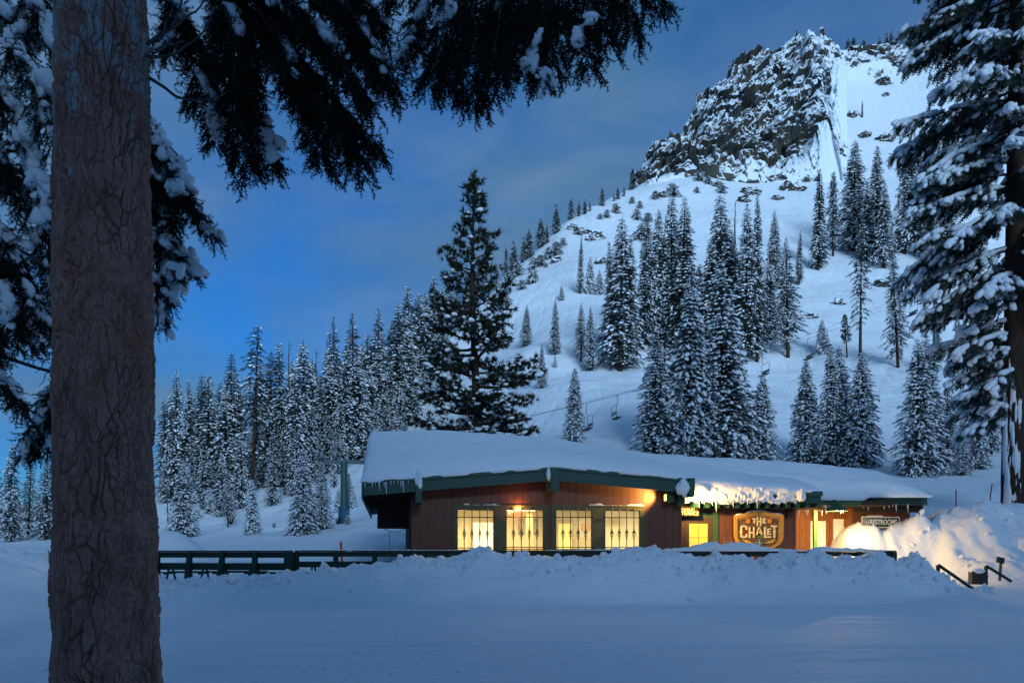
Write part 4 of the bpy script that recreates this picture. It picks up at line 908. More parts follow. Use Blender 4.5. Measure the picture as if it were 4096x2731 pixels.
# interior behind the four windows
I0, I1, IY, FZ, CZI = 0.02, WD - 0.1, 4.6, 0.42, 3.55
MB().box((I0, IY, FZ), (I1, IY + 0.1, CZI)).build('interior_wall', M['cream'], CH)
MB().box((I0, 0.13, FZ), (I0 + 0.06, IY, CZI)).build('interior_wall', M['cream'], CH)
MB().box((I1 - 0.06, 0.13, FZ), (I1, IY, CZI)).build('interior_wall', M['cream'], CH)
MB().box((I0, 0.13, FZ - 0.08), (I1, IY + 0.1, FZ)).build('interior_floor', M['floor'], CH)
MB().box((I0, 0.13, CZI), (I1, IY + 0.1, CZI + 0.08)).build('interior_ceiling', M['ceil'], CH)
for xx in (2.2, 5.2, 8.2): MB().box((xx, 0.13, CZI - 0.18), (xx + 0.14, IY, CZI - 0.002)).build('ceiling_beam', M['woodlight'], CH)
def onback(name, m, px0, px1, py0, py1, ly, th=0.05, parent=CH):
    a, b = FP(px0, py1, ly), FP(px1, py0, ly); return MB().box((a[0], ly - th, a[2]), (b[0], ly, b[2])).build(name, m, parent)
M['glowdoor'] = mat('bright_doorway', (0.85, 0.88, 0.72), 0.8, 0.1, emis=(1.0, 0.95, 0.55), estr=0.7)
M['glowdoor2'] = mat('yellow_doorway', (0.8, 0.75, 0.25), 0.8, 0.1, emis=(0.85, 0.80, 0.18), estr=0.3)
fr = onback('doorway_frame', M['woodlight'], 470, 494.5, 518, 552, IY - 0.01, 0.06); onback('lit_doorway', M['glowdoor'], 473, 493, 522, 552, IY - 0.075, 0.02)
fr = onback('doorway_frame', M['woodlight'], 556, 574, 519, 552, IY - 0.01, 0.06); onback('lit_doorway', M['glowdoor2'], 558.5, 571.5, 523, 552, IY - 0.075, 0.02)
def text(body, size, loc, m, parent, name='lettering', ext=0.006, align='CENTER', sx=1.0, bold=0.0):
    cu = bpy.data.curves.new(name, 'FONT'); cu.body = body; cu.size = size; cu.extrude = ext; cu.align_x = align; cu.align_y = 'CENTER'; cu.offset = bold; cu.resolution_u = 4
    o = bpy.data.objects.new(name, cu); col.objects.link(o); o.parent = parent; o.location = loc; o.rotation_euler = (math.pi / 2, 0, 0); o.scale = (sx, 1, 1)
    cu.materials.append(m); bpy.context.view_layer.update()
    me = bpy.data.meshes.new_from_object(o.evaluated_get(bpy.context.evaluated_depsgraph_get())); bpy.data.objects.remove(o)
    o = link(name, me, parent); o.location = loc; o.rotation_euler = (math.pi / 2, 0, 0); o.scale = (sx, 1, 1)
    return o
M['exitred'] = mat('red_print', (0.45, 0.05, 0.03), 0.6)
q = FP(484, 525, IY - 0.12); text('Exit', 0.26, tuple(q), M['exitred'], CH)
for (p0, p1) in ((518, 525), (533, 538)): tag(onback('wall_screen', M['dark'], p0, p1, 517.5, 534, IY - 0.02, 0.08), None)
onback('pillar', M['woodlight'], 525.6, 532, 505, 552, IY - 1.4, 0.2)
onback('picture', M['white'], 578.5, 590.5, 517.5, 537, IY - 0.02, 0.03); onback('picture_panel', mat('orange_print', (0.75, 0.38, 0.12), 0.7), 581, 590, 523, 531, IY - 0.055, 0.01)
tag(onback('counter', M['woodlight'], 505, 545, 545, 556, IY - 1.2, 0.5), None)
pl = MB().lathe([(0.0, 0.10), (0.10, 0.09), (0.20, 0.0), (0.24, -0.06), (0.20, -0.05), (0.0, 0.03)], n=16).build('pendant_lamp', M['dark'], None, smooth=True)
pl.location = W2(FX(611, 0.9), 0.9, Z(515, 30.3)); tag(pl, 'dark pendant lamp seen through the misted right window', 'lamp')
for px, ly, w_, h_ in ((559, 0.9, 0.22, 1.15), (580, 1.2, 0.25, 1.05), (528, 1.6, 0.25, 1.0), (466, 2.6, 0.4, 1.2), (622, 2.5, 0.5, 1.25)):      # chair backs inside
    q = FX(px, ly); c_ = empty('chair', W2(q, ly, FZ), YAW + 0.3, 'dark chair back inside the chalet, seen through window at its %s' % {559: 'third pane left', 580: 'third pane right', 528: 'second pane', 466: 'first pane', 622: 'fourth pane'}[px], 'chair', 'chairs inside the chalet')
    MB().box((-w_, -0.03, 0.55), (w_, 0.03, h_)).build('backrest', M['dark'], c_); MB().box((-w_, 0.031, 0.42), (w_, 0.45, 0.47)).build('seat', M['dark'], c_)
    for sx_ in (-1, 1): MB().box((sx_ * w_ - 0.02, -0.03, 0), (sx_ * w_ + 0.02, 0.03, 0.55)).build('leg', M['dark'], c_); MB().box((sx_ * w_ - 0.02, 0.41, 0), (sx_ * w_ + 0.02, 0.45, 0.42)).build('leg', M['dark'], c_)
# lights inside (tubes on the ceiling) and the red bulb string in the second window
M['tube'] = mat('lit_ceiling_lamp', (1, 0.95, 0.8), 0.5, emis=(1.0, 0.86, 0.55), estr=3.0)
for k, (lx, ly, e) in enumerate(((1.6, 2.4, 62), (4.4, 2.4, 58), (8.0, 2.2, 52))):
    o = MB().box((-0.6, -0.12, -0.05), (0.6, 0.12, 0.0)).build('ceiling_lamp', M['tube']); o.location = W2(lx, ly, CZI - 0.19); o.rotation_euler = (0, 0, YAW)
    tag(o, ['lit ceiling lamp inside the left window', 'lit ceiling lamp inside the middle windows', 'lit ceiling lamp inside the right window'][k], 'lamp', 'ceiling lamps inside the chalet')
    li = bpy.data.lights.new('ceiling_light', 'AREA'); li.shape = 'RECTANGLE'; li.size = 1.2; li.size_y = 0.5; li.energy = e; li.color = (1.0, 0.77, 0.37)
    lo = bpy.data.objects.new('light', li); col.objects.link(lo); lo.parent = o; lo.location = (0, 0, -0.07)
M['redbulb'] = mat('red_glowing_bulb', (1, 0.3, 0.1), 0.4, emis=(1.0, 0.20, 0.05), estr=24.0)
bs = empty('bulb_string', W2(FX(509, 0.3), 0.3, Z(512.6, 29.8)), YAW, 'string of glowing red bulbs inside the second window', 'light string')
bt = np.linspace(0, 1, 8)
MB().tube(np.stack([bt * 0.62 - 0.05, 0 * bt, bt * 0.20 + 0.03], 1), 0.006, 5).build('cord', M['wire'], bs)
for k in range(4):
    MB().add(ICO1[0] * (0.034 + (0.018 if k == 3 else 0)) + np.array((0.13 * k + 0.02, 0, 0.04 * k + 0.02 + (0.03 if k == 3 else 0))), ICO1[1]).build('bulb', M['redbulb'], bs, smooth=True)
li = bpy.data.lights.new('bulb_light', 'POINT'); li.energy = 18; li.color = (1.0, 0.34, 0.09); li.shadow_soft_size = 0.05
lo = bpy.data.objects.new('light', li); col.objects.link(lo); lo.parent = bs; lo.location = (0.3, -0.42, 0.16)

# ---- middle part: recessed wall, eave, door, signs
MY = 1.2
def boards(name, x0, x1, ly, z0, z1f, m, pitch=0.292, parent=None, skip=()):
    p = MB().box((x0, ly + 0.05, z0), (x0 + 0.001, ly + 0.051, z0 + 0.01)).build(name, m, CH); x = x0; k = 0
    while x < x1 - 0.03:
        b = min(x + pitch - 0.012, x1)
        if not any(s0 < (x + b) / 2 < s1 for s0, s1 in skip):
            o_ = 0.003 * (k % 3); MB().hexa([(x, ly + o_, z0), (b, ly + o_, z0), (b, ly + 0.06, z0), (x, ly + 0.06, z0), (x, ly + o_, z1f(x)), (b, ly + o_, z1f(b)), (b, ly + 0.06, z1f(b)), (x, ly + 0.06, z1f(x))]).build('board', m, p)
        x += pitch; k += 1
    MB().box((x0, ly + 0.061, z0), (x1, ly + 0.10, z1f((x0 + x1) / 2))).build('wall_backing', M['soffit'], CH); return p
MX1 = FX(796, MY)
zm = FP(740, 500, 0.3)[2]
boards('entrance_wall', WD + 0.01, MX1, MY, 0.2, lambda x: zm + 0.15, M['board'])
MB().box((WD - 0.06, 0.07, 0.2), (WD, MY - 0.005, zunder(WD) + 0.09)).build('corner_wall', M['board'], CH)
MB().box((MX1 - 0.06, MY + 0.105, 0.2), (MX1, 4.6, zm + 0.1)).build('corner_wall', M['board'], CH)
a, b = FP(691, 501, 0.3), FP(821, 491, 0.3)
MB().box((LX1 + 0.01, 0.3, a[2]), (b[0], 0.36, b[2] - 0.02)).build('fascia', M['green'], CH)
c = FP(803, 491, 0.25); MB().box((c[0], 0.20, c[2] - 0.17), (b[0] + 0.02, 0.297, c[2] + 0.02)).build('cap_strip', M['green'], CH)
MB().box((LX1 + 0.01, 0.365, a[2] + 0.14), (b[0], 6.0, b[2] - 0.03)).build('roof', M['soffit'], CH)
for k in range(13):
    px = 698 + 10 * k; q = FP(px, 507, 0.42)
    MB().box((q[0] - 0.08, 0.42, q[2]), (q[0] + 0.08, MY - 0.002 if px < 796 else 3.0, zm + 0.13)).build('rafter_tail', M['green'], CH)
def lumps(name, x0, x1, zt, zb, ly, seed, m, parent=CH, n=150, k=14, amp=0.05, ragged=0.10):
    """ragged crust of ice clinging to a board: a displaced sheet in front of it"""
    xs_ = np.linspace(x0, x1, n); rag = ragged * (0.5 + vnoise(np.stack([xs_ * 2.2, xs_ * 0 + seed, xs_ * 0], 1), seed) * 0.6 + vnoise(np.stack([xs_ * 9, xs_ * 0 + seed, xs_ * 0], 1), seed + 1) * 0.5)
    rag2 = 0.05 * vnoise(np.stack([xs_ * 1.7, xs_ * 0 + seed, xs_ * 0 + 4], 1), seed + 5)
    V = []
    for j in range(k):
        t = j / (k - 1); z = zt + rag2 + (zb - rag - zt - rag2) * t
        p = np.stack([xs_, np.full(n, ly), z], 1); dsp = amp * (0.6 + 0.7 * vnoise(p * np.array((4, 1, 6)), seed + 2) + 0.35 * vnoise(p * np.array((14, 1, 9)), seed + 3)) * math.sin(math.pi * min(1, 0.25 + t * 0.72)) ** 0.7
        p[:, 1] -= dsp; V.append(p)
    V = np.array(V).reshape(-1, 3); i, j = np.meshgrid(np.arange(k - 1), np.arange(n - 1), indexing='ij')
    F = np.stack([i * n + j, i * n + j + 1, (i + 1) * n + j + 1, (i + 1) * n + j], -1).reshape(-1, 4)
    return link(name, mesh_np(name, V, [F], [m], smooth=True), parent)
lumps('ice_crust', LX1 + 0.02, FX(801, 0.3), zm + 0.50, zm + 0.02, 0.31, 5, M['snow_bank'], ragged=0.13, amp=0.085)
# icicles: tapering, each its own part
ICE = []
for s in range(4):
    mb = MB(); t = np.linspace(0, 1, 6); R = np.random.RandomState(s)
    mb.tube(np.stack([0.02 * t * R.normal() , 0.02 * t * R.normal(), -t], 1), 0.055 * (1 - t) ** 0.8 + 0.003, 6); ICE.append(mesh_np('icicle', np.vstack(mb.v), [np.vstack(f) for f in mb.f.values()], [M['ice']], smooth=True))
def icicle(lx, ly, z, ln, w=1.0):
    o = link('icicle', ICE[RB.randrange(4)], CH); o.location = (lx, ly, z + 0.02); o.scale = (w * (0.35 + 0.6 * ln), w * (0.35 + 0.6 * ln), ln)
for px, py, l in ((365, 483, 6), (372, 482, 7), (375, 482, 4), (379, 482, 10), (384, 482, 6), (386, 482, 13), (391, 481, 5), (398, 481, 3), (401, 481, 7), (403, 481, 12), (408, 480, 4), (394, 481, 3)):
    q = FP(px, py, FY - 0.085); icicle(q[0], q[1], q[2], l / 27.5)
for k in range(46):
    px = 693 + 108 * RB.random(); q = FP(px, 500, 0.27); icicle(q[0], q[1], q[2], (1.2 + 4.5 * RB.random() ** 2.2) / 26, 0.8)
for px, l in ((699, 8), (712, 6), (716, 12), (733, 8), (757, 9), (771, 5)): q = FP(px, 500, 0.27); icicle(q[0], q[1], q[2], l / 26)
for k in range(26):
    px = 798 + 50 * RB.random(); q = FP(px, 510 if px < 822 else 505, 1.5); icicle(q[0], q[1], q[2], (1.5 + 8 * RB.random() ** 2) / 25)
for px, l in ((863, 5), (868, 8), (878, 4), (884, 6), (889, 5), (896, 9), (907, 4), (925, 7), (908, 10), (882, 3), (893, 4)): q = FP(px, 503.6, 2.97); icicle(q[0], q[1], q[2], l / 24)
# entrance door
M['doorbrown'] = mat('brown_door', (0.055, 0.035, 0.016), 0.55, 0.4)
M['trimgreen'] = mat('light_green_trim', (0.035, 0.085, 0.035), 0.6)
g = FP(718, 512, MY); g0 = FP(712.6, 516.6, MY); MB().box((g0[0], MY - 0.04, 0.25), (g[0], MY - 0.001, g[2])).build('door_trim', M['trimgreen'], CH)
MB().box((WD + 0.3, MY - 0.041, g0[2]), (g0[0], MY - 0.001, g[2] - 0.002)).build('door_trim', M['trimgreen'], CH)
d0, d1, p0, p1 = FP(684, 552, MY), FP(712.4, 516.6, MY), FP(689, 546, MY), FP(707.4, 523, MY)
door = MB(); door.box((d0[0], MY - 0.03, 0.3), (p0[0], MY - 0.002, d1[2])); door.box((p1[0], MY - 0.03, 0.3), (d1[0], MY - 0.002, d1[2])); door.box((p0[0], MY - 0.03, p1[2]), (p1[0], MY - 0.002, d1[2])); door.box((p0[0], MY - 0.03, 0.3), (p1[0], MY - 0.002, p0[2]))
door = tag(door.build('door', M['doorbrown'], CH), 'brown entrance door with four amber panes')
M['amber'] = mat('lit_amber_glass', (0.5, 0.3, 0.05), 0.5, emis=(1.0, 0.46, 0.045), estr=0.45)
xm, zmid = (p0[0] + p1[0]) / 2, p0[2] + (p1[2] - p0[2]) * 0.40
for (xa, xb) in ((p0[0], xm - 0.008), (xm + 0.008, p1[0])):
    for (za, zb_) in ((p0[2], zmid - 0.008), (zmid + 0.008, p1[2])): MB().box((xa, MY - 0.012, za), (xb, MY - 0.006, zb_)).build('pane', M['amber'], door)
MB().box((xm - 0.008, MY - 0.02, p0[2]), (xm + 0.008, MY - 0.005, p1[2])).box((p0[0], MY - 0.021, zmid - 0.008), (p1[0], MY - 0.005, zmid + 0.008)).build('glazing_bar', M['doorbrown'], door)
# hanging sign over the door
es = empty('entrance_sign', W2(WD + 0.03, MY - 0.35, 0), YAW, 'dark brown hanging sign lettered CHALET ENTRANCE above the brown door', 'sign')
e0, e1 = FP(699, 515.4, MY - 0.35), FP(699, 506.8, MY - 0.35); ew = e0[0] - WD - 0.03
MB().box((0, -0.03, e0[2]), (ew, 0.02, e1[2])).build('panel', mat('dark_sign_wood', (0.035, 0.012, 0.007), 0.6, vscale=8, col2=(0.05, 0.02, 0.01), stretch=(1, 1, 6)), es)
M['letter'] = mat('cream_lettering', (0.80, 0.66, 0.38), 0.6)
eh = e1[2] - e0[2]
text('CHALET', 0.165, (ew * 0.55, -0.034, e0[2] + eh * 0.70), M['letter'], es, bold=0.0)
text('ENTRANCE', 0.205, (ew * 0.50, -0.034, e0[2] + eh * 0.28), M['letter'], es, bold=0.0, sx=0.92)
MB().add(ICO1[0] * 0.035 + np.array((ew * 0.92, -0.04, e0[2] + eh * 0.75)), ICO1[1]).build('emblem', mat('orange_paint', (0.6, 0.15, 0.02), 0.6), es)
for xx in (0.15, ew - 0.15): MB().tube([(xx, -0.005, e1[2]), (xx, -0.005, zm + 0.16)], 0.01, 5).build('hanger', M['iron'], es)
# the big shield sign
SY = MY - 0.16
ss = empty('shield_sign', W2(FX(758.5, SY), SY, Z(528, FD(FX(758.5, SY), SY))), YAW, 'golden shield sign lettered THE CHALET on the entrance wall', 'sign')
u = (FX(783.2, SY) - FX(733.8, SY)) / 2; v = u * 0.75                      # half width
ROOT = FP(758.5, 528, SY)
def sgn(px, py): q = FP(px, py, SY); return (q[0] - ROOT[0], q[2] - ROOT[2])
outline = [sgn(733.8, 515.2), sgn(734, 536), sgn(735.2, 540.5), sgn(738.5, 544.5), sgn(744, 547.2), sgn(752, 549.5), sgn(758.5, 551), sgn(765, 549.5), sgn(773, 547.2), sgn(778.5, 544.3), sgn(781.8, 540.5), sgn(783, 536), sgn(783.2, 514.6), sgn(758.8, 509.6)]
M['gold'] = mat('ochre_sign_frame', (0.46, 0.24, 0.045), 0.55, 0.3, vscale=7, col2=(0.55, 0.30, 0.06))
M['signwood'] = mat('weathered_sign_planks', (0.05, 0.032, 0.018), 0.7, 0.2, vscale=5, col2=(0.24, 0.14, 0.065), stretch=(0.8, 1, 9), lo=0.38, hi=0.62)
MB().prism_xz(outline, 0.0, 0.06).build('backboard', M['signwood'], ss)
cen = np.mean(outline, axis=0); inner = [tuple(cen + (np.array(p) - cen) * 0.855) for p in outline]; mid = [tuple(cen + (np.array(p) - cen) * 0.875) for p in outline]
def ring(o_, i_, y0, y1):
    n = len(o_); V = [(p[0], y0, p[1]) for p in o_] + [(p[0], y0, p[1]) for p in i_] + [(p[0], y1, p[1]) for p in o_] + [(p[0], y1, p[1]) for p in i_]
    F = []
    for k in range(n):
        k2 = (k + 1) % n; F += [(k, k2, n + k2, n + k), (2 * n + k, k, 2 * n + k, k) if False else (k, 2 * n + k, 2 * n + k2, k2), (n + k, n + k2, 3 * n + k2, 3 * n + k)]
    return MB().add(V, F)
ring(outline, mid, -0.05, -0.001).build('frame', M['gold'], ss)
line = [tuple(cen + (np.array(p) - cen) * 0.82) for p in outline]; ring(inner, line, -0.022, -0.001).build('inner_line', M['gold'], ss)
zt, zb_ = sgn(758, 514)[1], sgn(758, 546)[1]; zl = [zt + (zb_ - zt) * k / 5 for k in range(6)]
M['letter2'] = mat('pale_gold_lettering', (0.85, 0.68, 0.34), 0.55)
def strokes(name, boxes, m, y=-0.035):
    mb = MB()
    for bx_ in boxes:
        (x0, y0), (x1, y1) = sgn(bx_[0], bx_[1]), sgn(bx_[2], bx_[3])
        if len(bx_) == 5:
            mb.bar((x0, y + 0.012, y0), (x1, y + 0.012, y1), 0.024, bx_[4])
        else: mb.box((min(x0, x1), y, min(y0, y1)), (max(x0, x1), y + 0.024, max(y0, y1)))
    return mb.build(name, m, ss)
S = 0.0638; bx0, by0 = 660.0, 485.0
def zb(*c): return tuple((bx0 + v * S) if i % 2 == 0 else (by0 + v * S) for i, v in enumerate(c))
T_ = 'lettering'
strokes(T_, [zb(1440, 508, 1508, 530), zb(1462, 530, 1486, 592), zb(1455, 545, 1493, 560)], M['letter2'])                                     # T
strokes(T_, [zb(1512, 490, 1532, 632), zb(1562, 490, 1584, 632), zb(1532, 548, 1562, 570)], M['letter2'])                                     # H
strokes(T_, [zb(1605, 508, 1626, 592), zb(1626, 508, 1660, 526), zb(1626, 541, 1652, 557), zb(1626, 574, 1660, 592)], M['letter2'])           # E
strokes(T_, [zb(1255, 640, 1285, 800), zb(1270, 622, 1350, 648), zb(1270, 790, 1350, 816), zb(1338, 635, 1364, 690), zb(1338, 752, 1364, 805), zb(1243, 712, 1256, 738)], M['letter2'])   # C
strokes(T_, [zb(1388, 645, 1412, 816), zb(1455, 645, 1478, 816), zb(1412, 722, 1455, 748)], M['letter2'])                                     # H
def diag(a, b, c, d, w): return (*zb(a, b), *zb(c, d), w)
strokes(T_, [diag(1545, 645, 1512, 772, 0.055), diag(1550, 645, 1594, 772, 0.055), zb(1528, 722, 1578, 742)], M['letter2'])                   # A
strokes(T_, [zb(1626, 645, 1656, 816), zb(1656, 790, 1735, 816), zb(1617, 722, 1627, 745)], M['letter2'])                                     # L
strokes(T_, [zb(1676, 668, 1700, 770), zb(1700, 668, 1738, 688), zb(1700, 710, 1730, 728), zb(1700, 750, 1738, 770)], M['letter2'])           # E
strokes(T_, [zb(1735, 622, 1835, 648), zb(1775, 648, 1802, 816), zb(1765, 705, 1812, 735)], M['letter2'])                                     # T
M['mug'] = mat('orange_sign_paint', (0.70, 0.25, 0.03), 0.6); M['heart'] = mat('red_sign_paint', (0.6, 0.02, 0.02), 0.6); M['flake'] = mat('blue_sign_paint', (0.22, 0.38, 0.42), 0.6); M['ant'] = mat('yellow_sign_paint', (0.75, 0.48, 0.05), 0.6); M['leaf'] = mat('green_sign_paint', (0.08, 0.30, 0.06), 0.6)
strokes('tankard', [zb(1358, 520, 1410, 588), zb(1346, 545, 1358, 575), diag(1360, 530, 1342, 512, 0.02), diag(1400, 525, 1412, 512, 0.02)], M['mug'])
strokes('tankard', [zb(1685, 520, 1735, 590), zb(1735, 545, 1747, 575), diag(1735, 530, 1750, 512, 0.02), diag(1690, 525, 1680, 512, 0.02)], M['mug'])
strokes('heart', [zb(1298, 708, 1330, 725), diag(1302, 720, 1314, 748, 0.05), diag(1326, 720, 1314, 748, 0.05)], M['heart'])
strokes('snowflake', [diag(1550, 835, 1550, 955, 0.035), diag(1510, 885, 1590, 925, 0.025), diag(1590, 885, 1510, 925, 0.025), zb(1540, 838, 1562, 862), zb(1492, 880, 1508, 902), zb(1590, 880, 1608, 902)], M['flake'], y=-0.06)
strokes('antler', [diag(1300, 838, 1345, 885, 0.03), diag(1345, 885, 1440, 895, 0.035), zb(1342, 850, 1360, 880), zb(1375, 860, 1400, 890)], M['ant'])
strokes('antler', [diag(1800, 842, 1755, 888, 0.03), diag(1755, 888, 1655, 897, 0.035), zb(1740, 852, 1758, 882), zb(1700, 862, 1722, 892)], M['ant'])
strokes('leaf', [diag(1525, 815, 1555, 792, 0.05), diag(1555, 792, 1595, 818, 0.05)], M['leaf'])
MB().lathe([(0, 0.012), (0.03, 0.01), (0.03, -0.005)], n=10).build('bolt', M['steel'], ss).location = (sgn(758.6, 511.2)[0], -0.06, sgn(758.6, 511.2)[1])
sn = [(outline[0][0], -0.0, outline[0][1] + 0.0), (outline[13][0], -0.0, outline[13][1]), (outline[12][0], -0.0, outline[12][1])]
o = ridge_snow('snow_rim', sn, ss, 0.06, 0.10, 8)
# wire rack and a small speaker box on the wall
wr = empty('wire_rack', W2(FX(726.5, MY), MY - 0.14, 0), YAW, 'small wire rack fixed to the wall left of the shield sign', 'rack')
q0, q1 = FP(722.5, 544, MY), FP(731, 540, MY)
for k in range(7): t = k / 6; MB().tube([(-0.17 + 0.34 * t, 0, q0[2] - 0.2), (-0.17 + 0.34 * t, 0, q1[2])], 0.006, 4).build('wire', M['steel'], wr)
for k in range(4): MB().tube([(-0.17, -0.004, q0[2] - 0.15 + 0.1 * k), (0.17, -0.004, q0[2] - 0.15 + 0.1 * k)], 0.006, 4).build('wire', M['steel'], wr)
for xx in (-0.16, 0.16): MB().tube([(xx, 0.1, q1[2] + 0.12), (xx, 0.05, q1[2] + 0.14), (xx, 0, q1[2])], 0.008, 4).build('hook', M['steel'], wr)
s0, s1 = FP(788, 517, MY - 0.2), FP(793.2, 508.2, MY - 0.2)
sp_ = empty('wall_speaker', W2((s0[0] + s1[0]) / 2, MY - 0.12, 0), YAW, 'dark box speaker high on the wall right of the shield sign', 'speaker')
w_ = (s1[0] - s0[0]) / 2
MB().box((-w_, -0.12, s0[2]), (w_, 0.10, s1[2])).build('cabinet', M['dark'], sp_); MB().box((-w_ * 0.85, -0.135, s0[2] + 0.04), (w_ * 0.85, -0.121, s1[2] - 0.04)).build('grille', M['soffit'], sp_)
# ---- alcove with two white doors, between entrance wall and restrooms
AY = 4.6
AX1 = FX(851, 4.0)
dz = FP(830, 521, AY)[2]
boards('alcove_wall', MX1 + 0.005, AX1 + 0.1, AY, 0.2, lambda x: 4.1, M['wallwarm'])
def wdoor(px0, px1, pyt, label):
    a, b = FP(px0, 549, AY), FP(px1, pyt, AY)
    f = MB(); e = 0.09
    f.box((a[0], AY - 0.06, 0.45), (a[0] + e, AY - 0.002, b[2])); f.box((b[0] - e, AY - 0.06, 0.45), (b[0], AY - 0.002, b[2])); f.box((a[0] + e, AY - 0.06, b[2] - e), (b[0] - e, AY - 0.002, b[2]))
    f = f.build('door_frame', M['white'], CH); d_ = tag(MB().box((a[0] + e + 0.005, AY - 0.035, 0.46), (b[0] - e - 0.005, AY - 0.004, b[2] - e - 0.005)).build('door', M['white'], f), label)
    MB().add(ICO1[0] * 0.035 + np.array((b[0] - e - 0.08, AY - 0.07, 1.35)), ICO1[1]).build('knob', M['steel'], f, smooth=True)
wdoor(810, 825, 520.5, 'white door behind the green post'); wdoor(833, 847, 518.5, 'white door beside the snow heap')
pq, pq2 = FP(814, 549, 2.4), FP(817.4, 509, 2.4); MB().box((pq[0], 2.4, 0.4), (pq2[0], 2.52, pq2[2])).build('post', mat('lime_green_post', (0.10, 0.22, 0.03), 0.6), CH)
g0, g1 = FP(826, 504.6, 1.75), FP(861, 501, 1.75)
MB().box((FX(805, 1.75), 1.75, g0[2]), (g1[0], 1.85, g1[2])).build('gutter', M['trimgreen'], CH)
MB().box((b[0] + 0.02, 1.86, g0[2] + 0.03), (AX1 + 0.6, 8.0, g1[2] + 0.05)).build('roof', M['soffit'], CH)
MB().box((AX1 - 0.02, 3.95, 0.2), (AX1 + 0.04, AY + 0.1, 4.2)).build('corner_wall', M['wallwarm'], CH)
# ---- restrooms block
RY = 4.0; RX1 = FX(910, RY)
boards('restroom_wall', AX1 + 0.045, RX1, RY, 0.2, lambda x: 4.15, M['board'])
r0, r1 = FP(859.8, 504, 2.95), FP(927.4, 495, 2.95)
MB().box((r0[0], 2.95, r0[2]), (r1[0], 3.02, r1[2])).build('fascia', M['green'], CH)
MB().box((r0[0], 2.90, r1[2] - 0.10), (r1[0] + 0.02, 2.947, r1[2] + 0.01)).build('cap_strip', M['green'], CH)
MB().box((r1[0] - 0.06, 3.025, r0[2]), (r1[0], 9.0, r1[2])).build('fascia', M['green'], CH)
r2 = FP(923, 511.5, 3.3); MB().box((r0[0] + 0.1, 3.4, r2[2]), (FX(923, 3.4), 3.6, r0[2] + 0.05)).build('beam', M['soffit'], CH)
MB().box((r0[0], 3.03, r0[2] + 0.06), (r1[0] - 0.07, 9.0, r1[2] - 0.03)).build('roof', M['soffit'], CH)
MB().box((RX1 - 0.06, RY + 0.11, 0.2), (RX1, 9.0, r0[2] + 0.05)).build('side_wall', M['board'], CH)
rs = empty('restroom_sign', W2(FX(880, RY), RY - 0.06, 0), YAW, 'green RESTROOMS sign with white border behind the snow heap', 'sign')
a, b = FP(861, 527, RY - 0.06), FP(899, 516.2, RY - 0.06); hw = (b[0] - a[0]) / 2
M['signgreen'] = mat('green_sign_face', (0.012, 0.06, 0.035), 0.5)
MB().box((-hw, 0.0, a[2]), (hw, 0.04, b[2])).build('panel', M['white'], rs)
MB().box((-hw + 0.045, -0.008, a[2] + 0.045), (hw - 0.045, -0.0005, b[2] - 0.045)).build('face', M['signgreen'], rs)
text('RESTROOMS', 0.33, (0.13, -0.012, (a[2] + b[2]) / 2), M['white'], rs, bold=0.006, sx=0.72)
ic = MB(); iz = (a[2] + b[2]) / 2
for (q0, q1, q2, q3) in ((-hw + 0.08, -hw + 0.38, iz + 0.14, iz + 0.155), (-hw + 0.08, -hw + 0.38, iz - 0.155, iz - 0.14), (-hw + 0.08, -hw + 0.095, iz - 0.14, iz + 0.14), (-hw + 0.365, -hw + 0.38, iz - 0.14, iz + 0.14)): ic.box((q0, -0.014, q2), (q1, -0.0085, q3))
for k in range(3): ic.box((-hw + 0.13 + 0.08 * k, -0.014, iz - 0.09), (-hw + 0.17 + 0.08 * k, -0.0085, iz + 0.05)); ic.add(ICO1[0] * 0.02 + np.array((-hw + 0.15 + 0.08 * k, -0.013, iz + 0.085)), ICO1[1])
ic.build('pictogram', M['white'], rs)
ridge_snow('snow_rim', [(-hw, 0.02, b[2]), (hw, 0.02, b[2])], rs, 0.06, 0.07, 9)
# dome lamp over the alcove
lq = FP(836, 504, 1.5)
dl = empty('dome_lamp', W2(lq[0], 1.45, lq[2]), YAW, 'green dome lamp glowing over the restroom doors', 'lamp')
MB().lathe([(0.02, 0.06), (0.06, 0.05), (0.07, 0.0), (0.20, -0.04), (0.32, -0.12), (0.40, -0.22), (0.46, -0.27), (0.45, -0.275), (0.38, -0.22), (0.28, -0.12), (0.05, -0.03)], n=28).build('shade', M['trimgreen'], dl, smooth=True)
M['lampbulb'] = mat('lit_lamp_bulb', (1, 0.9, 0.7), 0.4, emis=(1.0, 0.70, 0.32), estr=30)
MB().add(ICO2[0] * 0.09 + np.array((0, 0, -0.17)), ICO2[1]).build('bulb', M['lampbulb'], dl, smooth=True)
MB().tube([(0, 0, 0.05), (0, 0.0, 0.16), (0, 0.2, 0.2), (0, 0.4, 0.16)], 0.025, 8).build('arm', M['green'], dl)
li = bpy.data.lights.new('dome_light', 'POINT'); li.energy = 360; li.color = (1.0, 0.66, 0.30); li.shadow_soft_size = 0.12
lo = bpy.data.objects.new('light', li); col.objects.link(lo); lo.parent = dl; lo.location = (0, -0.05, -0.30)
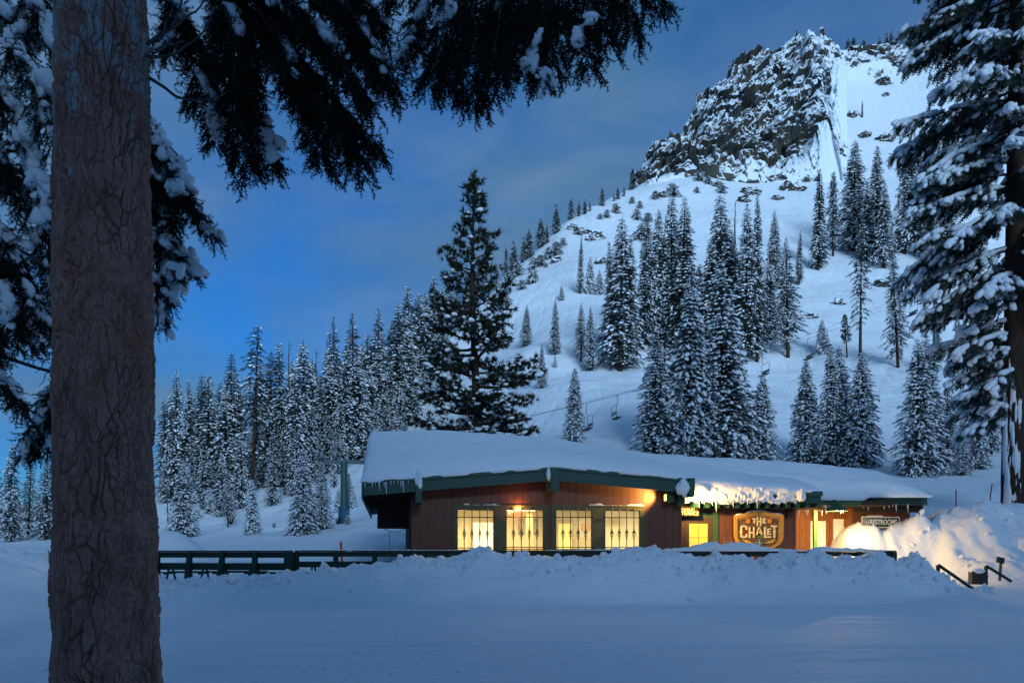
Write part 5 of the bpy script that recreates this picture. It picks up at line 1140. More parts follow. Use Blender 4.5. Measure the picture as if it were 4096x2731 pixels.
# twin floodlights at the gable's right end
def flood(px0, px1, py0, py1, ly, aim, energy, label, spot, ang):
    a, b = FP(px0, py1, ly), FP(px1, py0, ly); cx, cz = (a[0] + b[0]) / 2, (a[2] + b[2]) / 2; w, h = (b[0] - a[0]) / 2, (b[2] - a[2]) / 2
    r = empty('floodlight', W2(cx, ly, cz), YAW, label, 'floodlight', 'floodlights under the gable end')
    s = 1 if aim[0] > 0 else -1
    MB().hexa([(-w, -w, -h), (w, -w, -h), (w, w, -h), (-w, w, -h), (-w * 0.9, -w * 0.8, h), (w * 0.9, -w * 0.8, h), (w * 0.9, w * 0.8, h), (-w * 0.9, w * 0.8, h)]).build('housing', M['trimgreen'], r)
    MB().box((s * w * 1.02 if s > 0 else -w * 1.02 - 0.015, -w * 0.75, -h * 0.7), (s * w * 1.02 + 0.015 if s > 0 else -w * 1.02, w * 0.75, h * 0.6)).build('lens', M['lampbulb2'], r)
    MB().tube([(0, 0, h), (0, 0.05, h + 0.12)], 0.02, 6).build('bracket', M['green'], r)
    li = bpy.data.lights.new('flood_light', 'SPOT'); li.energy = energy; li.color = (1.0, 0.58, 0.16); li.spot_size = math.radians(ang); li.spot_blend = 0.9; li.shadow_soft_size = 0.08
    lo = bpy.data.objects.new('light', li); col.objects.link(lo); lo.parent = r; lo.location = (s * (w + 0.06), 0, 0); lo.rotation_euler = Vector(aim).to_track_quat('-Z', 'Y').to_euler()
M['lampbulb2'] = mat('lit_flood_lens', (1, 0.8, 0.4), 0.4, emis=(1.0, 0.62, 0.15), estr=1.5)
flood(665.5, 673, 492, 501.5, -0.35, (-1.0, 0.10, 0.10), 380, 'green floodlight box aimed left along the lit gable wall', None, 110)
flood(676, 684, 492.5, 505, -0.30, (1.0, 0.50, -0.20), 620, 'green floodlight box aimed right at the shield sign', None, 120)

# ------------------------------------------------------------------ snow on the roofs
SKY_L = np.array([(340, 432), (366, 431), (400, 430), (435, 429.3), (500, 432), (544, 437), (610, 445), (692, 455), (784, 462), (849, 468), (893, 475), (912, 482), (923, 489), (929, 497), (1000, 500)], float)
def roof_snow(name, label, x0, x1, ly0, zf, ly1, sky, ly2, seed, left=0.25, right=0.25, nu=170, nv=60, expo=0.62, lip=0.05, front_px=False):
    u = np.linspace(x0, x1, nu); v = np.concatenate([np.linspace(0, 1, nv - 14) ** 1.5, np.linspace(1.05, 2, 14)])
    rows = []
    for t in v:
        ly = ly0 + (ly1 - ly0) * min(t, 1) + max(0, t - 1) * (ly2 - ly1)
        zfr = np.array([zf(q) for q in u])
        top = np.array([Z(np.interp(PXof(q, ly0 if front_px else ly1), sky[:, 0], sky[:, 1]), FD(q, ly1)) for q in u])
        g = min(t, 1.0) ** expo; g = g * (1.0 if t <= 1 else 1 - 0.15 * (t - 1) ** 2)
        eL = np.clip((u - x0) / left, 0, 1); eR = np.clip((x1 - u) / right, 0, 1)
        side = np.sqrt(np.clip(1 - (1 - eL) ** 2, 0, 1)) * np.sqrt(np.clip(1 - (1 - eR) ** 2, 0, 1))
        p = np.stack([u, np.full(nu, ly), zfr], 1)
        rough = 0.05 * fbm(p * np.array((0.5, 0.5, 0)) + seed, 3, seed) + 0.02 * vnoise(p * np.array((3, 3, 0)) + seed, seed + 2)
        z = zfr + (top - zfr) * g * side + rough * min(1, t * 4) * side
        lipn = lip * np.clip(1 - t * 14, 0, 1) * (0.6 + 0.8 * vnoise(p * np.array((2.3, 0, 0)) + seed, seed + 7))
        p[:, 1] -= lipn * 1.2; p[:, 2] = z
        p[:, 1] = np.where(t < 0.35, p[:, 1] - 0.10 * math.sin(min(t / 0.35, 1) * math.pi) * side, p[:, 1])
        rows.append(p)
    first = rows[0].copy(); first[:, 2] -= 0.09; first[:, 1] += 0.05; rows = [first] + rows
    V = np.array(rows).reshape(-1, 3); k = len(rows)
    i, j = np.meshgrid(np.arange(k - 1), np.arange(nu - 1), indexing='ij')
    F = np.stack([i * nu + j, i * nu + j + 1, (i + 1) * nu + j + 1, (i + 1) * nu + j], -1).reshape(-1, 4)
    o = link(name, mesh_np(name, V, [F], [M['snow']], smooth=True)); o.location = (X0, Y0, 0); o.rotation_euler = (0, 0, YAW)
    return tag(o, label, 'snow', 'snow on the chalet roofs')
def zf_g(lx): return float(np.interp(PXof(lx, FY), [360, 416, 422, 551, 559, 690, 698], [Z(481, FD(lx, FY)), Z(476.6, FD(lx, FY)), Z(476, FD(lx, FY)), Z(466.4, FD(lx, FY)), Z(465.8, FD(lx, FY)), Z(477.8, FD(lx, FY)), Z(478.5, FD(lx, FY))])) + 0.02
sk1 = SKY_L.copy(); sk1[:, 1] += np.interp(sk1[:, 0], [600, 640, 700], [0, 1, 10])
roof_snow('roof_snow', 'deep smooth snow slab on the gable roof above the windows', LX0 - 0.05, LX1 + 0.02, FY - 0.06, zf_g, 3.6, sk1, 15.0, 1, left=0.35, right=0.9, expo=0.72)
sk2 = np.array([(640, 462), (700, 464), (740, 471), (790, 478), (822, 482), (860, 484)], float)
roof_snow('roof_snow', 'blue snow slab on the icy entrance eave left of the dome lamp', LX1 - 0.6, FX(821.5, 0.3), 0.26, lambda q: Z(490.6, FD(q, 0.3)), 2.2, sk2, 6.0, 2, left=0.3, right=0.35, expo=0.55, lip=0.10)
SKY_B = np.array([(600, 447), (692, 455), (784, 461), (849, 465), (880, 467.5), (895, 470), (907, 474), (916, 479), (924, 486), (930, 494)], float)
def zf_b(lx):
    p = PXof(lx, 2.6); return float(np.interp(p, [640, 800, 826, 858, 866, 930], [Z(470, 33), Z(492, FD(lx, 2.6)), Z(500.5, FD(lx, 2.6)), Z(500, FD(lx, 2.6)), Z(495.2, FD(lx, 2.6)), Z(495.2, FD(lx, 2.6))]))
roof_snow('roof_snow', 'warm lit rounded snow over the restrooms roof', LX1 - 1.6, FX(928, 2.6) , 2.35, zf_b, 3.7, SKY_B, 12.0, 3, left=0.6, right=0.30, expo=0.45, front_px=True)
def snow_lump(name, label, px, py, ly, sx, sy, sz, parent=None):
    V = ICO3[0].copy(); V *= (1 + 0.42 * fbm(V * 1.9 + px, 3, int(px)))[:, None]; q = FP(px, py, ly)
    o = link(name, mesh_np(name, V * np.array((sx, sy, sz)), [ICO3[1]], [M['snow']], smooth=True), parent)
    if parent is None: o.location = W2(*q); o.rotation_euler = (0, 0, YAW); tag(o, label, 'snow', 'snow clumps stuck on the beam ends')
    return o
snow_lump('snow_clump', 'white snow clump filling the gap above the left beam end', 419, 480, FY - 0.12, 0.12, 0.12, 0.36)
snow_lump('snow_clump', 'small snow clump left of the ridge beam end', 549, 473, FY - 0.12, 0.10, 0.08, 0.22)
snow_lump('snow_clump', 'sagging snow clump at the right end of gable fascia', 683, 487, FY - 0.10, 0.24, 0.14, 0.34)
snow_lump('snow_clump', 'snow clump at the right end of the icy eave', 801, 494, 0.2, 0.14, 0.14, 0.30)

# ------------------------------------------------------------------ railing, deck furniture
def along(p, q, t): return np.array(p) + (np.array(q) - np.array(p)) * t
def railing(label, A, B, posts, z0, rails, lean=0.0, group=None, cap=True):
    A = np.array(A, float); B = np.array(B, float); L = np.linalg.norm(B - A); ang = math.atan2(B[1] - A[1], B[0] - A[0])
    r = empty('deck_railing', (A[0], A[1], 0), ang, label, 'railing', group)
    for (za, zb2) in rails: MB().box((0, -0.03, za), (L, 0.03, zb2)).build('rail', M['railgreen'], r)
    if cap: MB().box((-0.05, -0.12, CZ - 0.035), (L + 0.05, 0.16, CZ + 0.012)).build('cap_rail', M['railgreen'], r)
    for k in range(posts + 1):
        x = L * k / posts
        if lean: MB().hexa([(x - 0.07, -0.42, z0), (x + 0.07, -0.42, z0), (x + 0.07, 0.0, z0), (x - 0.07, 0.0, z0), (x - 0.08, -0.12, CZ - 0.037), (x + 0.08, -0.12, CZ - 0.037), (x + 0.08, -0.031, CZ - 0.037), (x - 0.08, -0.031, CZ - 0.037)]).build('post', M['railgreen'], r)
        else: MB().box((x - 0.085, -0.115, z0), (x + 0.085, -0.031, CZ - 0.037)).build('post', M['railgreen'], r)
    return r, L
RC = (X(297, 26.95), 26.95); RE = (X(893, 28.4), 28.4)
front, LF = railing('green deck railing running past the lit windows, half buried in snow', RC, RE, 16, 0.3, [(1.50, 1.66), (1.14, 1.34), (0.80, 0.98)])
MB().box((LF - 0.06, -0.05, 0.3), (LF + 0.06, 0.6, CZ - 0.036)).build('end_panel', M['railgreen'], front)
RL = (X(96, 28.0), 28.0)
leftr, LL = railing('green deck railing with leaning posts beside the big foreground trunk', RL, (RC[0] - 0.25, RC[1] - 0.0), 6, 0.25, [(1.46, 1.66), (1.04, 1.28)], lean=1)
MB().box((LL - 0.05, -0.35, 0.2), (LL + 0.24, 0.1, CZ - 0.036)).build('corner_post', M['railgreen'], leftr)
def rail_snow(tab, d0, seed, label, dep=0.34):
    """snow lying along the cap rail: tab (px, py of its top)"""
    tab = np.array(tab, float); n = 140; px = np.linspace(tab[0, 0], tab[-1, 0], n)
    t = (px - 512) / FPX; ax_ = math.atan2(RE[1] - RC[1], RE[0] - RC[0]); k = math.tan(ax_)
    x = (RC[1] - k * RC[0]) * t / (1 - k * t); y = RC[1] + k * (x - RC[0])
    top = Z(np.interp(px, tab[:, 0], tab[:, 1]), y) + 0.015 * vnoise(np.stack([px * 0.35, px * 0, px * 0], 1), seed); hh = np.maximum(top - CZ, 0.015)
    rows = []
    for a in np.linspace(-0.12, math.pi + 0.12, 9):
        rr = 0.5 * dep * (1 + 0.12 * vnoise(np.stack([px * 0.25, px * 0 + a, px * 0], 1), seed + 2))
        rows.append(np.stack([x, y + 0.02 - np.cos(a) * rr, CZ + 0.013 + np.clip(np.sin(a), -0.3, 1) ** 1.0 * hh if a > 0 and a < math.pi else np.full(n, CZ - 0.02)], 1))
    V = np.array(rows).reshape(-1, 3); m_ = len(rows); i, j = np.meshgrid(np.arange(m_ - 1), np.arange(n - 1), indexing='ij')
    F = np.stack([i * n + j, i * n + j + 1, (i + 1) * n + j + 1, (i + 1) * n + j], -1).reshape(-1, 4)
    tag(link('rail_snow', mesh_np('rail_snow', V, [F], [M['snow_bank']], smooth=True)), label, 'snow', 'snow along the railing')
rail_snow([(640, 550), (648, 548.6), (660, 549), (671, 548), (680, 547.2), (690, 547), (692, 545.2), (698, 544), (703, 542.4), (710, 541.6), (717, 541.2), (720, 543.6), (727, 543.2), (732, 541.6), (745, 542), (754, 543), (760, 545.5), (770, 547.6), (790, 548.8), (800, 549.4), (806, 549.2)], 27, 3, 'thick wavy snow on the cap rail below the shield sign')
rail_snow([(808, 549.6), (814, 547.5), (824, 545.8), (832, 547), (840, 548), (846, 547), (852, 548.2), (862, 547.6), (872, 549.2), (884, 549.8)], 27, 4, 'snow on the cap rail in front of the white doors')
rail_snow([(300, 549.9), (350, 549.4), (372, 548.8), (380, 549.5), (420, 549.4), (455, 549.5), (462, 549.8)], 27, 5, 'thin snow dusting on the cap rail left of the windows', 0.26)
rail_snow([(545, 549.9), (560, 549.4), (590, 549.2), (615, 548.8), (630, 549.8)], 27, 6, 'thin snow dusting on the cap rail below the right windows', 0.26)
def picnic(px, d, rz, label):
    x, z = X(px, d), 0.42
    r = empty('picnic_table', (x, d, z), rz, label, 'picnic table', 'picnic tables on the deck')
    for k in range(4): MB().box((-0.9, -0.36 + k * 0.185, 0.70), (0.9, -0.19 + k * 0.185, 0.74)).build('top_plank', M['railgreen'], r)
    for s in (-1, 1):
        MB().box((-0.9, s * 0.70 - 0.13, 0.42), (0.9, s * 0.70 + 0.13, 0.46)).build('bench', M['railgreen'], r)
        for xx in (-0.65, 0.65): MB().bar((xx, s * 0.62, 0), (xx, s * 0.18, 0.69), 0.05, 0.10).build('leg', M['railgreen'], r)
    for xx in (-0.65, 0.65): MB().box((xx - 0.06, -0.75, 0.36), (xx - 0.026, 0.75, 0.418)).build('crossbeam', M['railgreen'], r)
    return r
for px, d, rz, lab in ((188, 31.5, 0.1, 'green picnic table behind the railing next to the big trunk'), (238, 32.0, -0.1, 'green picnic table behind the middle of the leaning railing'), (276, 30.2, 0.25, 'green picnic table nearest the railing corner post'), (330, 31.5, 0.0, 'green picnic table behind the railing below the lift pole')):
    t_ = picnic(px, d, rz, lab)
    V, F = ICO3; Vb = V * np.array((0.92, 0.40, 0.10)); Vb = np.sign(Vb) * np.abs(Vb) ** np.array((0.9, 0.9, 1)); Vb[:, 2] = np.maximum(Vb[:, 2], -0.01); Vb[:, 2] += 0.03 * vnoise(V * 4 + px, 3) * (V[:, 2] > 0)
    o = link('table_snow', mesh_np('table_snow', Vb, [F], [M['snow_bank']], smooth=True)); o.location = (X(px, d), d, 0.42 + 0.75); o.rotation_euler = (0, 0, rz)
    tag(o, lab.replace('green picnic table', 'snow on the green picnic table'), 'snow', 'snow on the picnic tables')
lx = FX(802, 3.0)
bt_ = empty('snowy_bench', W2(lx, 3.0, 0.4), YAW, 'snow-covered bench in the lit alcove left of the doors', 'bench')
MB().box((-0.3, -0.25, 0.42), (0.5, 0.25, 0.47)).build('seat', M['woodlight'], bt_); MB().box((-0.3, 0.2, 0.47), (0.5, 0.25, 0.9)).build('backrest', M['woodlight'], bt_)
for xx in (-0.22, 0.42): MB().box((xx - 0.04, -0.2, 0), (xx + 0.04, 0.2, 0.42)).build('leg', M['woodlight'], bt_)
V = ICO3[0] * np.array((0.5, 0.32, 0.22)); V[:, 2] = np.maximum(V[:, 2], -0.01)
o = link('snow_load', mesh_np('snow_load', V + np.array((0.1, 0, 0.48)), [ICO3[1]], [M['snow_bank']], smooth=True), bt_)
# broken lumps of ploughed snow along the bank: too many to count
Rc = np.random.RandomState(12); n = 900
cx_ = Rc.uniform(-13, 15.5, n); cy_ = 26.1 - np.abs(Rc.normal(size=n)) * 0.75; sz_ = 0.035 + 0.10 * Rc.rand(n) ** 3
hp = Rc.rand(n) < 0.10; cx_ = np.where(hp, Rc.uniform(13.5, 22, n), cx_); cy_ = np.where(hp, Rc.uniform(30, 35.5, n), cy_)
cz_ = H_near(cx_, cy_) + sz_ * 0.25
T = ICO1[0] * (1 + 0.25 * Rc.normal(size=(len(ICO1[0]), 1))); Dc = norm(Rc.normal(size=(n, 3))); Lc, Nc = frames(Dc, Rc, 3)
Vc, Fc = scatter((T, ICO1[1]), np.stack([cx_, cy_, cz_], 1), Dc, Lc, Nc, np.stack([sz_ * 1.3, sz_, sz_ * 0.8], 1))
tag(link('snow_rubble', mesh_np('snow_rubble', Vc, [Fc], [M['snow_bank']])), 'loose snow lumps strewn over the ploughed bank', 'snow', kind='stuff')
Rc = np.random.RandomState(31); n = 130                       # bits of twig blown onto the snow
cx_ = Rc.normal(size=n) * 3.0 - 1.5; cy_ = Rc.uniform(9.5, 23, n); D_ = Rc.normal(size=(n, 3)); D_[:, 2] *= 0.15; D_ = norm(D_); L_, N_ = frames(D_, Rc, 3)
Vc, Fc = scatter(TWIGS[0], np.stack([cx_, cy_, H_near(cx_, cy_) + 0.008], 1), D_, L_, N_, np.stack([Rc.uniform(0.03, 0.11, n)] * 3, 1))
tag(link('needle_litter', mesh_np('needle_litter', Vc, [Fc], [M['bark']])), 'scattered dark needle litter on the foreground snow', 'litter', kind='stuff')
# stair rails at the right
def stair_rail(pa, pb, d, label):
    a, b = P(*pa, d), P(*pb, d); r = empty('stair_rail', (a[0], a[1], 0), 0, label, 'handrail', 'stair handrails in the snow')
    MB().bar((0, 0, a[2]), (b[0] - a[0], -0.3, b[2]), 0.07, 0.10).build('rail', M['railgreen'], r)
    MB().box((-0.05, -0.045, a[2] - 1.2), (0.045, 0.045, a[2] - 0.005)).build('post', M['railgreen'], r)
stair_rail((938, 564), (968, 588), 26.7, 'green stair handrail rising left from the snow below the heap')
stair_rail((986, 565), (1006.5, 580.5), 29.4, 'green stair handrail half buried at the right edge heap')
bo = empty('buried_board', tuple(P(1000, 556, 29.8)), 0.3, 'dark broken board sticking out of the right snow heap', 'board'); MB().bar((-0.15, 0, -0.1), (0.25, 0.05, -0.16), 0.05, 0.22).build('plank', M['railgreen'], bo); MB().bar((0.0, 0.02, -0.9), (0.1, 0.04, -0.05), 0.06, 0.08).build('post', M['railgreen'], bo)
bo = empty('buried_bin', tuple(P(979, 574, 29.2)), -0.2, 'snow-covered dark box beside the right stair handrail', 'box'); MB().box((-0.28, -0.15, -0.35), (0.2, 0.25, 0.12)).build('case', M['dark'], bo); MB().add(ICO2[0] * np.array((0.27, 0.24, 0.12)) + np.array((-0.04, 0.03, 0.12)), ICO2[1]).build('snow_load', M['snow_bank'], bo, smooth=True)
# marker poles
def pole(px, py0, py1, d, m, label, r=0.025, tilt=0.0, nm='marker_pole'):
    b = P(px, py1, d); L = (py1 - py0) / FPX * d
    MBx = MB().tube([(0, 0, -0.6), (tilt * L * 0.5, 0, L * 0.5), (tilt * L, 0, L)], r, 6); o = MBx.build(nm, m, None, smooth=True); o.location = tuple(b); return tag(o, label, 'marker pole', 'marker poles')
pole(956, 489, 508, 36.5, M['redpole'], 'upright thin dark red marker pole on the snow right of restrooms')
pole(989, 483, 503, 36.8, M['redpole'], 'leaning thin marker pole next to the right foreground trunk', tilt=0.16)
pole(50.5, 549, 561, 25.5, M['wire'], 'thin dark leaning pole at the left of the foreground trunk', 0.015, -0.2)
# ------------------------------------------------------------------ chairlift
dT = 60.0; tz = H1(X(344, dT), dT)
lt = empty('lift_tower', (X(344, dT), dT, tz), 0.15, 'green chairlift tower with blue pad left of the chalet', 'lift tower')
hT = Z(461, dT) - tz
MB().tube([(0, 0, -0.5), (0, 0, hT)], [0.30, 0.25], 16).build('pole', M['tower'], lt, smooth=True)
MB().box((-1.7, -0.12, hT - 0.16), (1.7, 0.12, hT + 0.12)).build('crossarm', M['tower'], lt)
for s in (-1, 1):
    MB().bar((s * 0.2, 0, hT), (s * 1.1, 0, hT + 2.6), 0.10, 0.10).build('lifting_frame', M['tower'], lt)
    MB().box((s * 1.55 - 0.08, -1.3, hT + 0.10), (s * 1.55 + 0.08, 1.3, hT + 0.22)).build('sheave_beam', M['tower'], lt)
    for k in range(6): w_ = MB().lathe([(0.0, -0.05), (0.19, -0.05), (0.19, 0.05), (0.0, 0.05)], n=12).build('sheave', M['steel'], lt); w_.rotation_euler = (0, math.pi / 2, 0); w_.location = (s * 1.55, -1.15 + 0.46 * k, hT + 0.36)
MB().box((0.28, -0.10, 0.2), (0.42, 0.10, hT - 0.9)).build('ladder', M['tower'], lt)
MB().tube([(0, 0, 0.0), (0, 0, 1.25)], 0.42, 14).build('pad', M['pad'], lt, smooth=True)
om = MB().box((-0.06, -0.02, -1.3), (0.06, 0.02, 0.62)).build('orange_marker', M['orange'], None); om.location = tuple(P(341.5, 549, 40)); om.location.z = Z(549, 40) - 0.2; om.rotation_euler = (0, -0.06, 0); tag(om, 'bright orange marker board at the lift tower foot', 'marker')
d2 = hit(935, 378) or 120; x2 = X(935, d2); z2 = H1(x2, d2); h2 = Z(286, d2) - z2
l2 = empty('lift_tower', (x2, d2, z2), 0.15, 'slim green lift tower far up beside the right foreground tree', 'lift tower')
MB().tube([(0, 0, -0.5), (0, 0, h2)], [0.34, 0.26], 12).build('pole', M['tower'], l2, smooth=True)
MB().box((-2.6, -0.15, h2 - 0.2), (2.6, 0.15, h2 + 0.15)).build('crossarm', M['tower'], l2)
for s in (-1, 1): MB().box((s * 2.2 - 0.12, -1.6, h2 + 0.15), (s * 2.2 + 0.12, 1.6, h2 + 0.45)).build('sheave_beam', M['tower'], l2)
T1 = np.array((X(344, dT), dT, tz + hT + 0.5)); T2 = np.array((x2, d2, z2 + h2 + 0.4)); dirn = T2 - T1; latv = np.array((-dirn[1], dirn[0], 0)); latv /= np.linalg.norm(latv)
def cab(t, s): return T1 + dirn * t - np.array((0, 0, 1)) * 4 * 2.2 * t * (1 - t) + latv * s * 1.9
CHM = None
for s, lab in ((-1, 'lower chairlift cable crossing the slope'), (1, 'upper chairlift cable crossing the slope')):
    o = MB().tube([cab(t, s) for t in np.linspace(-0.25, 1.3, 60)], 0.015, 5).build('lift_cable', M['wire'], None, smooth=True); tag(o, lab, 'cable', 'chairlift cables')
def chair(t, s, label):
    p = cab(t, s); r = empty('lift_chair', tuple(p), math.atan2(dirn[1], dirn[0]) + (0 if s > 0 else math.pi) - 0.5, label, 'lift chair', 'chairs on the lift')
    MB().tube([(0, 0, 0), (0.12, 0, -0.3), (0.12, 0, -1.0), (0, 0, -1.15)], 0.035, 6).build('hanger', M['steel'], r, smooth=True)
    MB().tube([(-0.25, -0.9, -2.35), (-0.25, -0.9, -1.3), (-0.2, -0.75, -1.15), (-0.2, 0.75, -1.15), (-0.25, 0.9, -1.3), (-0.25, 0.9, -2.35), (0.25, 0.9, -2.4)], 0.03, 6).build('frame', M['steel'], r, smooth=True)
    MB().tube([(-0.25, -0.9, -2.35), (0.25, -0.9, -2.4)], 0.03, 6).build('side_bar', M['steel'], r)
    MB().box((-0.25, -0.88, -2.45), (0.25, 0.88, -2.37)).build('seat', M['dark'], r); MB().box((-0.31, -0.86, -2.15), (-0.27, 0.86, -1.85)).build('backrest', M['steel'], r)
def tpx(px, s):
    ts = np.linspace(0, 1.1, 600); pp = np.array([cab(t, s) for t in ts]); return ts[np.argmin(np.abs(512 + pp[:, 0] / pp[:, 1] * FPX - px))]
for px, s, lab in ((588, -1, 'lift chair just right of the snowy fir behind the roof'), (617, 1, 'empty lift chair hanging in open snow left of central firs'), (763, -1, 'lift chair half hidden at the right edge of central firs'), (808, -1, 'lift chair just above the tip of the trio fir'), (827, 1, 'lift chair beside the tiny fir on right slope'), (912, -1, 'lift chair beside the slim fir near the far tower'), (923, 1, 'lift chair nearest the far lift tower'), (213, -1, 'lift chair low at the edge of the left forest')):
    if px < 300: continue
    chair(tpx(px, s), s, lab)
# ------------------------------------------------------------------ the big foreground trunk
DT = 7.2
def bark_mat():
    m = bpy.data.materials.new('fir_bark'); m.use_nodes = True; nt = m.node_tree; b = nt.nodes['Principled BSDF']
    b.inputs['Roughness'].default_value = 0.9; b.inputs['Specular IOR Level'].default_value = 0.12
    tc = nt.nodes.new('ShaderNodeTexCoord')
    def noise(sc, st=(1, 1, 1), det=6, ro=0.62):
        mp = nt.nodes.new('ShaderNodeMapping'); mp.inputs['Scale'].default_value = st; nt.links.new(tc.outputs['Object'], mp.inputs[0])
        n = nt.nodes.new('ShaderNodeTexNoise'); n.inputs['Scale'].default_value = sc; n.inputs['Detail'].default_value = det; n.inputs['Roughness'].default_value = ro
        nt.links.new(mp.outputs[0], n.inputs['Vector']); return n.outputs[0]
    def ramp(a, p0, c0, p1, c1):
        r = nt.nodes.new('ShaderNodeValToRGB'); e = r.color_ramp.elements; e[0].position = p0; e[0].color = (*c0, 1); e[1].position = p1; e[1].color = (*c1, 1); nt.links.new(a, r.inputs[0]); return r.outputs[0]
    base = ramp(noise(5, (1, 1, 0.45)), 0.3, (0.230, 0.112, 0.088), 0.72, (0.42, 0.240, 0.190))
    red = ramp(noise(2.3, (1, 1, 0.7)), 0.52, (0, 0, 0), 0.72, (1, 1, 1))
    mx = nt.nodes.new('ShaderNodeMix'); mx.data_type = 'RGBA'; nt.links.new(red, mx.inputs[0]); nt.links.new(base, mx.inputs[6]); mx.inputs[7].default_value = (0.30, 0.135, 0.085, 1)
    # pale lichen patches, mostly high on the trunk
    sp = nt.nodes.new('ShaderNodeSeparateXYZ'); nt.links.new(tc.outputs['Object'], sp.inputs[0])
    mr = nt.nodes.new('ShaderNodeMapRange'); mr.inputs[1].default_value = 4.4; mr.inputs[2].default_value = 6.4; mr.inputs[3].default_value = -0.10; mr.inputs[4].default_value = 0.09; nt.links.new(sp.outputs['Z'], mr.inputs[0])
    ad = nt.nodes.new('ShaderNodeMath'); nt.links.new(noise(4.2, (1.2, 1.2, 0.75), 7, 0.68), ad.inputs[0]); nt.links.new(mr.outputs[0], ad.inputs[1])
    lich = ramp(ad.outputs[0], 0.56, (0, 0, 0), 0.585, (1, 1, 1))
    at = nt.nodes.new('ShaderNodeAttribute'); at.attribute_name = 'plate'
    lm = nt.nodes.new('ShaderNodeMath'); lm.operation = 'MULTIPLY'; nt.links.new(lich, lm.inputs[0]); nt.links.new(at.outputs['Fac'], lm.inputs[1])
    m2 = nt.nodes.new('ShaderNodeMix'); m2.data_type = 'RGBA'; nt.links.new(lm.outputs[0], m2.inputs[0]); nt.links.new(mx.outputs[2], m2.inputs[6]); m2.inputs[7].default_value = (0.30, 0.31, 0.31, 1)
    nt.links.new(m2.outputs[2], b.inputs['Base Color'])
    bp = nt.nodes.new('ShaderNodeBump'); bp.inputs['Strength'].default_value = 0.8; bp.inputs['Distance'].default_value = 0.012
    mpv = nt.nodes.new('ShaderNodeMapping'); mpv.inputs['Scale'].default_value = (1, 1, 0.4); nt.links.new(tc.outputs['Object'], mpv.inputs[0])
    vo = nt.nodes.new('ShaderNodeTexVoronoi'); vo.feature = 'DISTANCE_TO_EDGE'; vo.inputs['Scale'].default_value = 38; nt.links.new(mpv.outputs[0], vo.inputs['Vector'])
    cl_ = nt.nodes.new('ShaderNodeMapRange'); cl_.inputs[1].default_value = 0.0; cl_.inputs[2].default_value = 0.12; nt.links.new(vo.outputs['Distance'], cl_.inputs[0])
    ad2 = nt.nodes.new('ShaderNodeMath'); ad2.operation = 'MULTIPLY_ADD'; ad2.inputs[1].default_value = 0.6; nt.links.new(cl_.outputs[0], ad2.inputs[0]); nt.links.new(noise(34, (1, 1, 0.5), 8, 0.7), ad2.inputs[2])
    nt.links.new(ad2.outputs[0], bp.inputs['Height']); nt.links.new(bp.outputs[0], b.inputs['Normal'])
    return m
M['barknear'] = bark_mat()
KNOTS = [(112, 173, 1.3), (66, 171, 0.9), (126, 92, 1.1), (123, 49, 1.0), (111, 271, 1.4), (99, 307, 0.9), (120, 344, 1.2), (93, 397, 1.3), (86, 526, 1.0), (112, 523, 1.1), (132, 530, 1.0), (73, 562, 0.9), (121, 561, 0.9), (82, 612, 1.0), (119, 596, 0.9), (112, 628, 0.9), (107, 663, 1.0), (145, 400, 0.8), (128, 215, 0.6), (76, 240, 0.6), (70, 88, 0.9), (140, 470, 0.7), (90, 450, 0.6)]
